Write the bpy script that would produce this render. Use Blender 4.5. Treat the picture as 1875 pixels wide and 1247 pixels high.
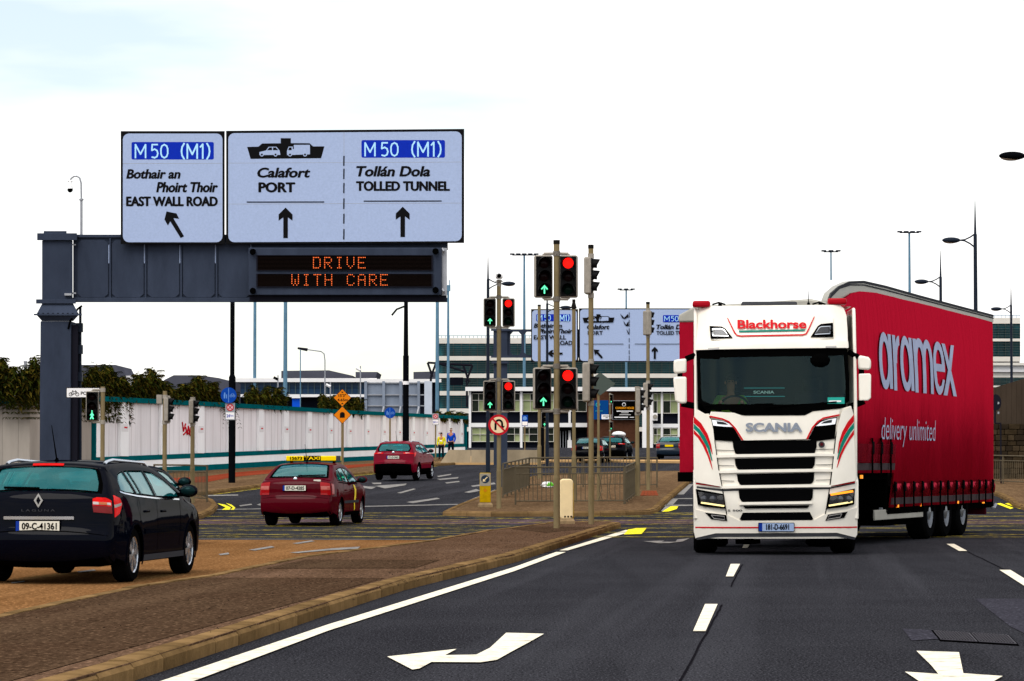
import bpy, math, random
import numpy as np
from mathutils import Vector, Matrix
from mathutils.geometry import delaunay_2d_cdt

for _o in list(bpy.data.objects): bpy.data.objects.remove(_o)
SC = bpy.context.scene
COL = SC.collection
R = math.radians

# ---------------------------------------------------------------- camera
F_PX, CX, CY, HOR = 5500.0, 937.5, 623.5, 850.0
CAM_H = 1.4
PITCH = math.atan((HOR - CY) / F_PX)
cam_d = bpy.data.cameras.new('camera'); cam = bpy.data.objects.new('camera', cam_d); COL.objects.link(cam)
cam_d.sensor_fit = 'HORIZONTAL'; cam_d.sensor_width = 36.0; cam_d.lens = 36.0 * F_PX / 1875.0
cam_d.clip_start = 0.5; cam_d.clip_end = 6000
cam.location = (0, 0, CAM_H); cam.rotation_euler = (math.pi / 2 + PITCH, 0, 0)
SC.camera = cam

# ---------------------------------------------------------------- sky and sun
SUN_EL, SUN_AZ = 50.0, 205.0       # azimuth clockwise from +Y: behind the camera, to the left
wd = bpy.data.worlds.new('World'); SC.world = wd; wd.use_nodes = True
nt = wd.node_tree; nt.nodes.clear()
N = nt.nodes.new; LK = nt.links.new
out = N('ShaderNodeOutputWorld')
sky = N('ShaderNodeTexSky'); sky.sky_type = 'NISHITA'; sky.sun_disc = False
sky.sun_elevation = R(SUN_EL); sky.sun_rotation = R(SUN_AZ); sky.dust_density = 0.0; sky.air_density = 1.6; sky.ozone_density = 3.0
bg1 = N('ShaderNodeBackground'); bg1.inputs[1].default_value = 0.075; tint = N('ShaderNodeMix'); tint.data_type = 'RGBA'; tint.blend_type = 'MULTIPLY'; tint.inputs[0].default_value = 1.0; tint.inputs[7].default_value = (.80, .93, 1.10, 1); LK(sky.outputs[0], tint.inputs[6]); LK(tint.outputs[2], bg1.inputs[0])
bg2 = N('ShaderNodeBackground'); bg2.inputs[0].default_value = (1.0, 0.985, 0.97, 1); bg2.inputs[1].default_value = 0.95
tc = N('ShaderNodeTexCoord'); mp = N('ShaderNodeMapping'); mp.inputs['Scale'].default_value = (3.2, 3.2, 15.0)
mp.inputs['Location'].default_value = (5.42, 1.3, -.05)
LK(tc.outputs['Generated'], mp.inputs[0])
no = N('ShaderNodeTexNoise'); no.inputs['Scale'].default_value = 1.5; no.inputs['Detail'].default_value = 5; no.inputs['Roughness'].default_value = 0.5
LK(mp.outputs[0], no.inputs['Vector'])
cr = N('ShaderNodeValToRGB'); cr.color_ramp.elements[0].position = 0.30; cr.color_ramp.elements[1].position = 0.60
cr.color_ramp.elements[0].color = (0.35, 0.35, 0.35, 1); cr.color_ramp.elements[1].color = (1, 1, 1, 1)
LK(no.outputs[0], cr.inputs[0])
mx = N('ShaderNodeMixShader'); LK(cr.outputs[0], mx.inputs[0]); LK(bg1.outputs[0], mx.inputs[1]); LK(bg2.outputs[0], mx.inputs[2])
LK(mx.outputs[0], out.inputs[0])

sd = bpy.data.lights.new('sun', 'SUN'); sd.energy = 1.5; sd.angle = R(38); sd.color = (1, 0.95, 0.87)
sun = bpy.data.objects.new('sun', sd); COL.objects.link(sun)
_a, _e = R(SUN_AZ), R(SUN_EL)
sun.rotation_euler = Vector((-math.sin(_a) * math.cos(_e), -math.cos(_a) * math.cos(_e), -math.sin(_e))).to_track_quat('-Z', 'Y').to_euler()

SC.view_settings.view_transform = 'Standard'; SC.view_settings.look = 'None'
SC.view_settings.exposure = 0.6; SC.view_settings.gamma = 1.0; SC.view_settings.use_curve_mapping = False

# ---------------------------------------------------------------- pixel helpers (a pixel gives a direction only)
FW = Vector((0, math.cos(PITCH), math.sin(PITCH))); UPV = Vector((0, -math.sin(PITCH), math.cos(PITCH)))
def ray(px, py): return FW + Vector(((px - CX) / F_PX, 0, 0)) + UPV * ((CY - py) / F_PX)
def at(px, py, Y):
    d = ray(px, py); return Vector((0, 0, CAM_H)) + d * (Y / d.y)
def g(Y):                        # the ground: level to the junction, then a gentle rise
    if Y < 68: return 0.0
    if Y < 82: return .0147 * (Y - 68) ** 2 / 28
    if Y < 265: return .0147 * (Y - 75)
    if Y < 285: return .0147 * 190 + .0147 * ((Y - 265) - (Y - 265) ** 2 / 40)
    return .0147 * 200
def gnd(px, py, lift=0.0):
    d = ray(px, py); Y = 8.0
    fz = lambda y: CAM_H + d.z / d.y * y - g(y) - lift
    while fz(Y) > 0 and Y < 900: Y += 1.0
    a, b = Y - 1, Y
    for _ in range(30):
        m = (a + b) / 2
        if fz(m) > 0: a = m
        else: b = m
    return at(px, py, a)
def S(Y): return F_PX / Y        # pixels per metre at that depth

# ---------------------------------------------------------------- materials
def lin(h):
    h = h.lstrip('#'); o = []
    for i in (0, 2, 4):
        v = int(h[i:i + 2], 16) / 255; o.append(v / 12.92 if v <= .04045 else ((v + .055) / 1.055) ** 2.4)
    return tuple(o)
MATS = {}
def mat(name, col, rough=.6, metal=0., var=0., scale=4., bump=0., bscale=60., spec=.05, emit=None, es=0., coat=0., stretch=None, col2=None, c2w=(.5, .65), rnd=0.):
    if isinstance(col, str): col = lin(col)
    m = bpy.data.materials.new(name); m.use_nodes = True; t = m.node_tree; b = t.nodes['Principled BSDF']
    b.inputs['Base Color'].default_value = (*col, 1); b.inputs['Roughness'].default_value = rough; b.inputs['Metallic'].default_value = metal
    b.inputs['Specular IOR Level'].default_value = spec if (rough < .5 or spec != .05) else 0.; b.inputs['Coat Weight'].default_value = coat; b.inputs['Coat Roughness'].default_value = .04
    if emit is not None:
        b.inputs['Emission Color'].default_value = (*emit, 1); b.inputs['Emission Strength'].default_value = es
    if var or bump or col2:
        co = t.nodes.new('ShaderNodeTexCoord'); mpn = t.nodes.new('ShaderNodeMapping'); t.links.new(co.outputs['Object'], mpn.inputs[0])
        if stretch: mpn.inputs['Scale'].default_value = stretch
    if var or col2:
        n = t.nodes.new('ShaderNodeTexNoise'); n.inputs['Scale'].default_value = scale; n.inputs['Detail'].default_value = 6; n.inputs['Roughness'].default_value = .62
        t.links.new(mpn.outputs[0], n.inputs['Vector'])
        r = t.nodes.new('ShaderNodeValToRGB')
        lo, hi = (c2w if col2 else (.28, .72))
        r.color_ramp.elements[0].position = lo; r.color_ramp.elements[1].position = hi
        if col2:
            if isinstance(col2, str): col2 = lin(col2)
            r.color_ramp.elements[0].color = (*col, 1); r.color_ramp.elements[1].color = (*col2, 1)
        else:
            r.color_ramp.elements[0].color = (*[c * (1 - var) for c in col], 1); r.color_ramp.elements[1].color = (*[min(1, c * (1 + var)) for c in col], 1)
        t.links.new(n.outputs[0], r.inputs[0]); t.links.new(r.outputs[0], b.inputs['Base Color'])
        if rnd:                      # each piece its own shade
            oi = t.nodes.new('ShaderNodeObjectInfo'); mr_ = t.nodes.new('ShaderNodeMapRange'); mr_.inputs[3].default_value = 1 - rnd; mr_.inputs[4].default_value = 1 + rnd
            hs_ = t.nodes.new('ShaderNodeHueSaturation'); t.links.new(oi.outputs['Random'], mr_.inputs[0]); t.links.new(mr_.outputs[0], hs_.inputs['Value']); t.links.new(r.outputs[0], hs_.inputs['Color']); t.links.new(hs_.outputs[0], b.inputs['Base Color'])
        if rough > .15:
            mr = t.nodes.new('ShaderNodeMapRange'); mr.inputs[3].default_value = max(0, rough - .1); mr.inputs[4].default_value = min(1, rough + .1)
            t.links.new(n.outputs[0], mr.inputs[0]); t.links.new(mr.outputs[0], b.inputs['Roughness'])
    if bump:
        n2 = t.nodes.new('ShaderNodeTexNoise'); n2.inputs['Scale'].default_value = bscale; n2.inputs['Detail'].default_value = 3
        t.links.new(mpn.outputs[0], n2.inputs['Vector'])
        bp = t.nodes.new('ShaderNodeBump'); bp.inputs['Strength'].default_value = bump; bp.inputs['Distance'].default_value = .02
        t.links.new(n2.outputs[0], bp.inputs['Height']); t.links.new(bp.outputs[0], b.inputs['Normal'])
    MATS[name] = m; return m
def asphalt(name, base, tint2, speck=.5, big=.25, sc=26.):
    """speckled aggregate with large-scale wear patches and tyre-worn streaks"""
    m = bpy.data.materials.new(name); m.use_nodes = True; t = m.node_tree; b = t.nodes['Principled BSDF']
    b.inputs['Roughness'].default_value = .9; b.inputs['Specular IOR Level'].default_value = .0
    co = t.nodes.new('ShaderNodeTexCoord')
    def noise(s, d=4, st=None, ro=.6, rot=0.):
        n = t.nodes.new('ShaderNodeTexNoise'); n.inputs['Scale'].default_value = s; n.inputs['Detail'].default_value = d; n.inputs['Roughness'].default_value = ro
        if st:
            q = t.nodes.new('ShaderNodeMapping'); q.inputs['Scale'].default_value = st
            q0 = t.nodes.new('ShaderNodeMapping'); q0.inputs['Rotation'].default_value = (0, 0, rot); t.links.new(co.outputs['Object'], q0.inputs[0]); t.links.new(q0.outputs[0], q.inputs[0]); t.links.new(q.outputs[0], n.inputs['Vector'])
        else: t.links.new(co.outputs['Object'], n.inputs['Vector'])
        return n
    def mixc(a, bb, fac):
        x = t.nodes.new('ShaderNodeMix'); x.data_type = 'RGBA'
        x.inputs[6].default_value = (*a, 1) if isinstance(a, tuple) else x.inputs[6].default_value
        if not isinstance(a, tuple): t.links.new(a, x.inputs[6])
        x.inputs[7].default_value = (*bb, 1); t.links.new(fac, x.inputs[0]); return x.outputs[2]
    def ramp(n, lo, hi, k=1.0):
        r = t.nodes.new('ShaderNodeMapRange'); r.inputs[1].default_value = lo; r.inputs[2].default_value = hi; r.inputs[4].default_value = k
        t.links.new(n.outputs[0], r.inputs[0]); return r.outputs[0]
    bs, t2 = lin(base), lin(tint2)
    c = mixc(bs, t2, ramp(noise(.35, 5), .35, .7, big * 2))
    c = mixc(c, tuple(x * .62 for x in bs), ramp(noise(1.0, 4, (1.6, .035, 1)), .50, .72, big * .9))
    c = mixc(c, tuple(min(1, x * 1.9) for x in t2), ramp(noise(.9, 3, (1.1, .02, 1), rot=.1), .50, .68, big * .8))
    c = mixc(c, tuple(x * .4 for x in bs), ramp(noise(1.7, 6, (1, .5, 1), .75), .60, .70, big))
    c = mixc(c, tuple(min(1, x * 3.2) for x in t2), ramp(noise(sc, 2, (1, .45, 1)), .54, .72, speck))
    c = mixc(c, tuple(x * .22 for x in bs), ramp(noise(sc * .83, 2, (1, .4, 1)), .53, .68, speck))
    t.links.new(c, b.inputs['Base Color'])
    n2 = noise(90, 3); bp = t.nodes.new('ShaderNodeBump'); bp.inputs['Strength'].default_value = .5; bp.inputs['Distance'].default_value = .012
    t.links.new(n2.outputs[0], bp.inputs['Height']); t.links.new(bp.outputs[0], b.inputs['Normal'])
    MATS[name] = m; return m
def paintmark(name, col, worn, wear=.5):
    m = bpy.data.materials.new(name); m.use_nodes = True; t = m.node_tree; b = t.nodes['Principled BSDF']
    b.inputs['Roughness'].default_value = .7; b.inputs['Specular IOR Level'].default_value = .05
    co = t.nodes.new('ShaderNodeTexCoord'); n = t.nodes.new('ShaderNodeTexNoise'); n.inputs['Scale'].default_value = 5.5; n.inputs['Detail'].default_value = 9; n.inputs['Roughness'].default_value = .72
    t.links.new(co.outputs['Object'], n.inputs['Vector'])
    r = t.nodes.new('ShaderNodeValToRGB'); r.color_ramp.elements[0].position = .32 + wear * .3; r.color_ramp.elements[1].position = .5 + wear * .3
    c = lin(col); r.color_ramp.elements[0].color = (*c, 1); r.color_ramp.elements[1].color = (*lin(worn), 1)
    e = r.color_ramp.elements.new(.2); e.color = (*[x * .82 for x in c], 1)
    t.links.new(n.outputs[0], r.inputs[0]); t.links.new(r.outputs[0], b.inputs['Base Color']); MATS[name] = m; return m
def glass(name, tint, trans=.5, gloss=(1, 1, 1), rough=.02, body=(0.0, .02, .022)):
    """clear tinted pane: tinted see-through, dark body colour, fresnel reflection"""
    m = bpy.data.materials.new(name); m.use_nodes = True; t = m.node_tree; t.nodes.clear()
    o = t.nodes.new('ShaderNodeOutputMaterial'); tr = t.nodes.new('ShaderNodeBsdfTransparent'); tr.inputs[0].default_value = (*tint, 1)
    df = t.nodes.new('ShaderNodeBsdfDiffuse'); df.inputs[0].default_value = (*body, 1)
    gl = t.nodes.new('ShaderNodeBsdfGlossy'); gl.inputs[0].default_value = (*gloss, 1); gl.inputs[1].default_value = rough
    m1 = t.nodes.new('ShaderNodeMixShader'); m1.inputs[0].default_value = trans; t.links.new(df.outputs[0], m1.inputs[1]); t.links.new(tr.outputs[0], m1.inputs[2])
    fr = t.nodes.new('ShaderNodeFresnel'); ge = t.nodes.new('ShaderNodeNewGeometry'); mr = t.nodes.new('ShaderNodeMapRange'); mr.inputs[3].default_value = 1.5; mr.inputs[4].default_value = 1 / 1.5
    t.links.new(ge.outputs['Backfacing'], mr.inputs[0]); t.links.new(mr.outputs[0], fr.inputs[0])
    m2 = t.nodes.new('ShaderNodeMixShader'); t.links.new(fr.outputs[0], m2.inputs[0]); t.links.new(m1.outputs[0], m2.inputs[1]); t.links.new(gl.outputs[0], m2.inputs[2])
    t.links.new(m2.outputs[0], o.inputs[0]); MATS[name] = m; return m

# ---------------------------------------------------------------- object helpers
def tag(o, label=None, cat=None, group=None, kind=None):
    if label: o['label'] = label
    if cat: o['category'] = cat
    if group: o['group'] = group
    if kind: o['kind'] = kind
    return o
def empty(name, loc=(0, 0, 0), rz=0., label=None, cat=None, group=None, parent=None):
    o = bpy.data.objects.new(name, None); COL.objects.link(o); o.location = loc; o.rotation_euler = (0, 0, rz); o.empty_display_size = .2
    if parent: o.parent = parent
    return tag(o, label, cat, group)
def place(name, me, parent=None, loc=(0, 0, 0), rz=0., scale=None, rot=None):
    o = bpy.data.objects.new(name, me); COL.objects.link(o)
    if parent: o.parent = parent
    o.location = loc; o.rotation_euler = rot or (0, 0, rz)
    if scale: o.scale = scale
    return o
def copy_tree(o, parent=None):
    c = o.copy(); COL.objects.link(c); c.parent = parent
    for ch in o.children: copy_tree(ch, c)
    return c

class MB:
    def __init__(s): s.v = []; s.f = []
    def add(s, vs, fs):
        b = len(s.v); s.v += [tuple(p) for p in vs]; s.f += [tuple(i + b for i in q) for q in fs]; return s
    def box(s, x0, x1, y0, y1, z0, z1, M=None):
        vs = [Vector((x, y, z)) for x in (x0, x1) for y in (y0, y1) for z in (z0, z1)]
        if M: vs = [M @ p for p in vs]
        return s.add(vs, [(0, 1, 3, 2), (4, 6, 7, 5), (0, 4, 5, 1), (2, 3, 7, 6), (0, 2, 6, 4), (1, 5, 7, 3)])
    def cyl(s, p0, p1, r0, r1=None, n=12, caps=True):
        p0, p1 = Vector(p0), Vector(p1); r1 = r0 if r1 is None else r1
        d = (p1 - p0).normalized(); a = d.cross(Vector((0, 0, 1)) if abs(d.z) < .9 else Vector((1, 0, 0))).normalized(); b = d.cross(a)
        vs = []
        for p, r in ((p0, r0), (p1, r1)):
            for i in range(n): t = 2 * math.pi * i / n; vs.append(p + a * (math.cos(t) * r) + b * (math.sin(t) * r))
        fs = [(i, (i + 1) % n, n + (i + 1) % n, n + i) for i in range(n)]
        if caps: fs += [tuple(range(n - 1, -1, -1)), tuple(range(n, 2 * n))]
        return s.add(vs, fs)
    def tube(s, pts, r, n=8):
        pts = [Vector(p) for p in pts]; rs = r if isinstance(r, (list, tuple)) else [r] * len(pts); vs = []; fs = []; a = None
        for i, p in enumerate(pts):
            d = (pts[min(i + 1, len(pts) - 1)] - pts[max(i - 1, 0)]).normalized()
            if a is None: a = d.cross(Vector((0, 0, 1)) if abs(d.z) < .9 else Vector((1, 0, 0))).normalized()
            a = (a - d * a.dot(d)).normalized(); b = d.cross(a)
            for k in range(n): t = 2 * math.pi * k / n; vs.append(p + a * (math.cos(t) * rs[i]) + b * (math.sin(t) * rs[i]))
        for i in range(len(pts) - 1):
            for k in range(n): fs.append((i * n + k, i * n + (k + 1) % n, (i + 1) * n + (k + 1) % n, (i + 1) * n + k))
        fs += [tuple(range(n - 1, -1, -1)), tuple(range((len(pts) - 1) * n, len(pts) * n))]
        return s.add(vs, fs)
    def lathe(s, prof, axis='x', n=28, c=(0, 0, 0)):     # prof: (along, radius)
        vs = []; m = len(prof)
        for i in range(n):
            t = 2 * math.pi * i / n
            for (a, r) in prof:
                p = {'x': (a, r * math.cos(t), r * math.sin(t)), 'z': (r * math.cos(t), r * math.sin(t), a), 'y': (r * math.cos(t), a, r * math.sin(t))}[axis]
                vs.append((p[0] + c[0], p[1] + c[1], p[2] + c[2]))
        fs = [(i * m + j, i * m + j + 1, ((i + 1) % n) * m + j + 1, ((i + 1) % n) * m + j) for i in range(n) for j in range(m - 1)]
        return s.add(vs, fs)
    def sphere(s, c, rx, ry=None, rz=None, nu=14, nv=8, z0=-1.0):
        ry = ry or rx; rz = rz or rx
        vs = []; fs = []
        for j in range(nv + 1):
            ph = -math.pi / 2 + math.pi * j / nv
            zz = max(math.sin(ph), z0)
            for i in range(nu):
                t = 2 * math.pi * i / nu; vs.append((c[0] + rx * math.cos(ph) * math.cos(t), c[1] + ry * math.cos(ph) * math.sin(t), c[2] + rz * zz))
        for j in range(nv):
            for i in range(nu): fs.append((j * nu + i, j * nu + (i + 1) % nu, (j + 1) * nu + (i + 1) % nu, (j + 1) * nu + i))
        return s.add(vs, fs)
    def ngon(s, pts): return s.add(pts, [tuple(range(len(pts)))])
    def prism(s, pts, d):          # polygon of 3-D points pushed along d
        pts = [Vector(p) for p in pts]; d = Vector(d); n = len(pts)
        return s.add(pts + [p + d for p in pts], [tuple(range(n)), tuple(range(2 * n - 1, n - 1, -1))] + [(i, n + i, n + (i + 1) % n, (i + 1) % n) for i in range(n)])
    def build(s, name, m, parent=None, world=None, smooth=True, bevel=0., ang=35., weld=False, seg=2):
        vs = s.v
        if world is not None: vs = [tuple(Vector(p) - Vector(world)) for p in vs]
        me = bpy.data.meshes.new(name); me.from_pydata(vs, [], s.f); me.validate()
        if weld or bevel:
            import bmesh
            bm = bmesh.new(); bm.from_mesh(me)
            if weld: bmesh.ops.remove_doubles(bm, verts=bm.verts, dist=.0008)
            bmesh.ops.recalc_face_normals(bm, faces=bm.faces); bm.to_mesh(me); bm.free()
        me.materials.append(m if not isinstance(m, str) else MATS[m])
        if smooth:
            me.polygons.foreach_set('use_smooth', [True] * len(me.polygons)); me.set_sharp_from_angle(angle=R(ang))
        o = place(name, me, parent)
        if bevel:
            bv = o.modifiers.new('bevel', 'BEVEL'); bv.width = bevel; bv.segments = seg; bv.limit_method = 'ANGLE'; bv.angle_limit = R(40)
        return o

# 2-D polygons filled by constrained Delaunay, then mapped onto a surface
def pip(P, poly):
    P = np.asarray(P); x, y = P[:, 0], P[:, 1]; r = np.zeros(len(P), bool); q = np.asarray(poly); j = len(q) - 1
    for i in range(len(q)):
        xi, yi = q[i]; xj, yj = q[j]
        c = (yi > y) != (yj > y)
        if c.any(): r ^= c & (x < (xj - xi) * (y - yi) / ((yj - yi) or 1e-12) + xi)
        j = i
    return r
def subdiv(poly, sx, sy):
    o = []
    for i in range(len(poly)):
        a, b = poly[i], poly[(i + 1) % len(poly)]
        k = max(1, int(math.ceil(max(abs(b[0] - a[0]) / sx, abs(b[1] - a[1]) / sy) - 1e-6)))
        o += [(a[0] + (b[0] - a[0]) * t / k, a[1] + (b[1] - a[1]) * t / k) for t in range(k)]
    return o
def cdt(poly, holes=(), sx=1., sy=1., us=None, vs=None):
    pl = subdiv(poly, sx, sy); hs = [subdiv(h, sx, sy) for h in holes]
    xs = [p[0] for p in pl]; ys = [p[1] for p in pl]
    thr = .08 if us is None else 2e-5
    us = us if us is not None else np.arange(min(xs) + sx * .5, max(xs), sx); vs = vs if vs is not None else np.arange(min(ys) + sy * .5, max(ys), sy)
    V = list(pl); E = [(i, (i + 1) % len(pl)) for i in range(len(pl))]
    for h in hs:
        b = len(V); V += h; E += [(b + i, b + (i + 1) % len(h)) for i in range(len(h))]
    if len(us) and len(vs):
        G = np.array([(u, w) for u in us for w in vs]); k = pip(G, pl)
        for h in hs: k &= ~pip(G, h)
        B = np.array(V); G = G[k]
        if len(G):
            d = np.min(((G[:, None, 0] - B[None, :, 0]) / sx) ** 2 + ((G[:, None, 1] - B[None, :, 1]) / sy) ** 2, axis=1); G = G[d > thr]
            V += [tuple(p) for p in G]
    res = delaunay_2d_cdt([Vector((p[0] / sx, p[1] / sy)) for p in V], E, [], 0, 1e-5)
    W = [(p.x * sx, p.y * sy) for p in res[0]]; T = [tuple(t) for t in res[2]]
    if not T: return W, []
    Cn = np.array([(sum(W[i][0] for i in t) / 3, sum(W[i][1] for i in t) / 3) for t in T]); k = pip(Cn, pl)
    for h in hs: k &= ~pip(Cn, h)
    return W, [t for t, q in zip(T, k) if q]
def panel(mb, poly, fn, off=0., thick=0., sx=.15, sy=.15, holes=(), us=None, vs=None):
    W, T = cdt(poly, holes, sx, sy, us, vs); n = len(W)
    V = [fn(u, w, off) for u, w in W]; Fs = list(T)
    if thick:
        cnt = {}
        for t in T:
            for i in range(3):
                a, b = t[i], t[(i + 1) % 3]; cnt[(min(a, b), max(a, b))] = cnt.get((min(a, b), max(a, b)), 0) + 1
        V += [fn(u, w, off - thick) for u, w in W]
        Fs += [(a, b, n + b, n + a) for (a, b), c in cnt.items() if c == 1]
    mb.add(V, Fs); return mb
_TX = {}
def text2d(s, bold=0., shear=0., sp=1.):
    k = (s, bold, shear, sp)
    if k in _TX: return _TX[k]
    cu = bpy.data.curves.new('lettering', 'FONT'); cu.body = s; cu.offset = bold; cu.shear = shear; cu.space_character = sp; cu.resolution_u = 4; cu.dimensions = '2D'; cu.fill_mode = 'BOTH'
    ob = bpy.data.objects.new('lettering', cu); me = ob.to_mesh()
    V = [(v.co.x, v.co.y) for v in me.vertices]; Fs = [tuple(p.vertices) for p in me.polygons]
    ob.to_mesh_clear(); bpy.data.objects.remove(ob); bpy.data.curves.remove(cu)
    x0, x1 = min(v[0] for v in V), max(v[0] for v in V); y0, y1 = min(v[1] for v in V), max(v[1] for v in V)
    r = ([((x - x0) / (x1 - x0), (y - y0) / (y1 - y0)) for x, y in V], Fs); _TX[k] = r; return r
def text(mb, s, x0, x1, yb, yt, fn, off=.004, bold=.02, shear=0., sp=1.):
    """boldness: a small outline offset plus side-shifted copies"""
    b0 = min(bold, .016); V, Fs = text2d(s, b0, shear, sp); ex = max(0, bold - b0) * abs(yt - yb) * 1.1 * (1 if x1 > x0 else -1)
    for k, (dx, dy) in enumerate(((0, 0), (ex, 0), (-ex, 0), (0, ex * .5), (0, -ex * .5))[:5 if ex else 1]):
        mb.add([fn(x0 + u * (x1 - x0) + dx, yb + w * (yt - yb) + dy, off + k * .0003) for u, w in V], Fs)
    return mb
def rrect(x0, x1, y0, y1, r, k=4):
    o = []
    for cx, cy, a in ((x1 - r, y1 - r, 0), (x0 + r, y1 - r, 90), (x0 + r, y0 + r, 180), (x1 - r, y0 + r, 270)):
        for i in range(k + 1): t = R(a + 90 * i / k); o.append((cx + r * math.cos(t), cy + r * math.sin(t)))
    return o
def stroke(pts, w):               # polyline to a ribbon polygon
    L, Rr = [], []
    for i, p in enumerate(pts):
        a, b = pts[max(i - 1, 0)], pts[min(i + 1, len(pts) - 1)]; dx, dy = b[0] - a[0], b[1] - a[1]; n = math.hypot(dx, dy) or 1
        ww = w[i] if isinstance(w, (list, tuple)) else w
        L.append((p[0] - dy / n * ww / 2, p[1] + dx / n * ww / 2)); Rr.append((p[0] + dy / n * ww / 2, p[1] - dx / n * ww / 2))
    return L + Rr[::-1]
def circ(cx, cy, r, n=24, ry=None): return [(cx + r * math.cos(2 * math.pi * i / n), cy + (ry or r) * math.sin(2 * math.pi * i / n)) for i in range(n)]
random.seed(7)

# palette ------------------------------------------------------------------
asphalt('asphalt_dark', '#29292d', '#323236', .95, .5, 62.)
asphalt('asphalt_far', '#30313a', '#383941', .3, .3, 12.)
asphalt('asphalt_tan', '#6d4b2c', '#7d5a39', .5, .5, 24.)
asphalt('footway_brown', '#4f3b2c', '#5c4738', .6, .5, 26.)
asphalt('footway_far', '#5a4532', '#6b563f', .35, .35, 10.)
asphalt('footway_shade', '#402f23', '#49392b', .6, .45, 26.)  # darker brown for the shadow bands painted on the median
asphalt('cycle_red', '#76301f', '#86402c', .2, .2, 10.)
asphalt('rail_setts', '#4a3d40', '#5b4b4e', .4, .4, 9.)
asphalt('patch_asphalt', '#35343b', '#3f3e46', .4, .3, 30.)
paintmark('mark_white', '#ece3cc', '#9a917f', .62); paintmark('mark_white_far', '#8d8983', '#5b5858', .35)
paintmark('mark_yellow', '#dcc000', '#3f3b2a', .22); paintmark('mark_yellow_fresh', '#f2e400', '#c9b800', .9)
mat('kerb_stone', '#735b3c', .9, rnd=.22, var=.35, scale=3, bump=.4, bscale=30)
mat('concrete', '#8f8069', .9, var=.32, scale=.9, bump=.3, bscale=18, stretch=(1, 1, .35))
mat('steel_pole', '#7b6d50', .55, .1, var=.22, scale=6, stretch=(1, 1, .25))
mat('pole_cap', '#1b1a18', .6); mat('pole_black', '#0a0b0e', .5); mat('pole_navy', '#1d2430', .45)
mat('rail_grey', '#5c5343', .55, .2, var=.25, scale=5)
mat('mast_blue', '#5d7f95', .5, .2, var=.12, scale=2)
mat('gantry_grey', '#343b4a', .5, .1, rnd=.08, var=.22, scale=1.8, stretch=(1, 1, .35), bump=.1, bscale=12); mat('gantry_dark', '#1c1c24', .5)
mat('sign_white', '#9fafd0', .45, var=.07, scale=18); mat('sign_black', '#0b0b0d', .4); mat('sign_blue', '#0a2aa8', .35, var=.06, scale=10); mat('sign_letter', '#aee0ff', .4)
mat('sign_edge', '#15130f', .5)
mat('led_amber', (.5, .08, .02), .5, emit=(1, .17, .04), es=.9); mat('louvre', '#1a1311', .6); mat('galv', '#9a9ca2', .45, .4, var=.15, scale=5)
mat('signal_black', '#0c0c0d', .45); mat('signal_grey', '#928b81', .55, var=.18, scale=8); mat('lens_dark', '#120708', .18); mat('lens_dkgreen', '#04150f', .18)
mat('lamp_red', (.8, .01, .005), .4, emit=(1, .006, .004), es=1.3); mat('lamp_green', (.1, .8, .4), .4, emit=(.14, 1, .5), es=.75)
mat('wall_panel', '#efebec', .85, rnd=.05, var=.12, scale=2.2, bump=.15, bscale=9, stretch=(1, 1, .12)); mat('wall_pier', '#fcfcfc', .8, var=.06, scale=2, stretch=(1, 1, .3)); mat('wall_teal', '#045a60', .6, var=.15, scale=2)
mat('wall_shaded', '#a39a90', .9, var=.2, scale=.8, stretch=(1, 1, .25), bump=.2, bscale=8); mat('tag_red', '#c0202c', .6); mat('notice_white', '#e8e6e6', .6); mat('notice_red', '#d02030', .6)
mat('black', '#040404', .5); mat('rubber', '#0d0d0e', .75, bump=.2, bscale=40); mat('dark_plastic', '#121214', .5); mat('underbody', '#050505', .9)
mat('chrome', '#c8ccd2', .12, 1.); mat('alloy', '#b9bfc8', .25, .9); mat('grey_plastic', '#3d3e42', .5)
mat('paint_navy', '#03050f', .3, .0, coat=.12, spec=.0); mat('paint_maroon', '#4a0310', .3, .0, coat=.16, spec=.0); mat('paint_cherry', '#6e031d', .3, .0, coat=.18, spec=.0); mat('paint_black', '#04050a', .3, coat=.12, spec=.0); mat('paint_steel', '#16222f', .3, coat=.4, spec=.15); mat('paint_silver', '#a7aab0', .25, .6, coat=.5)
mat('lens_red', (.30, .004, .006), .2, coat=.4, var=.12, scale=40); mat('lens_red_lit', (.42, .005, .005), .2, emit=(1, .01, .008), es=.16, var=.35, scale=14); mat('lens_clear', '#b8b4b0', .1, .2, coat=1.); mat('lens_amber_lit', (.8, .25, .02), .2, emit=(1, .3, .02), es=.8); mat('lens_orange', '#b05a20', .15, coat=1.)
mat('plate_white', '#d5d2c4', .4); mat('plate_blue', '#15348f', .4); mat('taxi_yellow', '#efcd00', .4)
glass('car_glass', (.14, .68, .70), .70, (.8, 1, 1), .02, (0, .24, .26)); glass('truck_glass', (.6, .75, .75), .9, (.35, .5, .5), .015, (0, .012, .014)); glass('lamp_glass', (.8, .8, .85), .8, (1, 1, 1), .03, (.05, .05, .05))
mat('seat_cloth', '#15181a', .9); mat('skin', '#b07a5c', .6); mat('hair_dark', '#1c120c', .8); mat('hair_grey', '#6a5548', .8)
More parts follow.
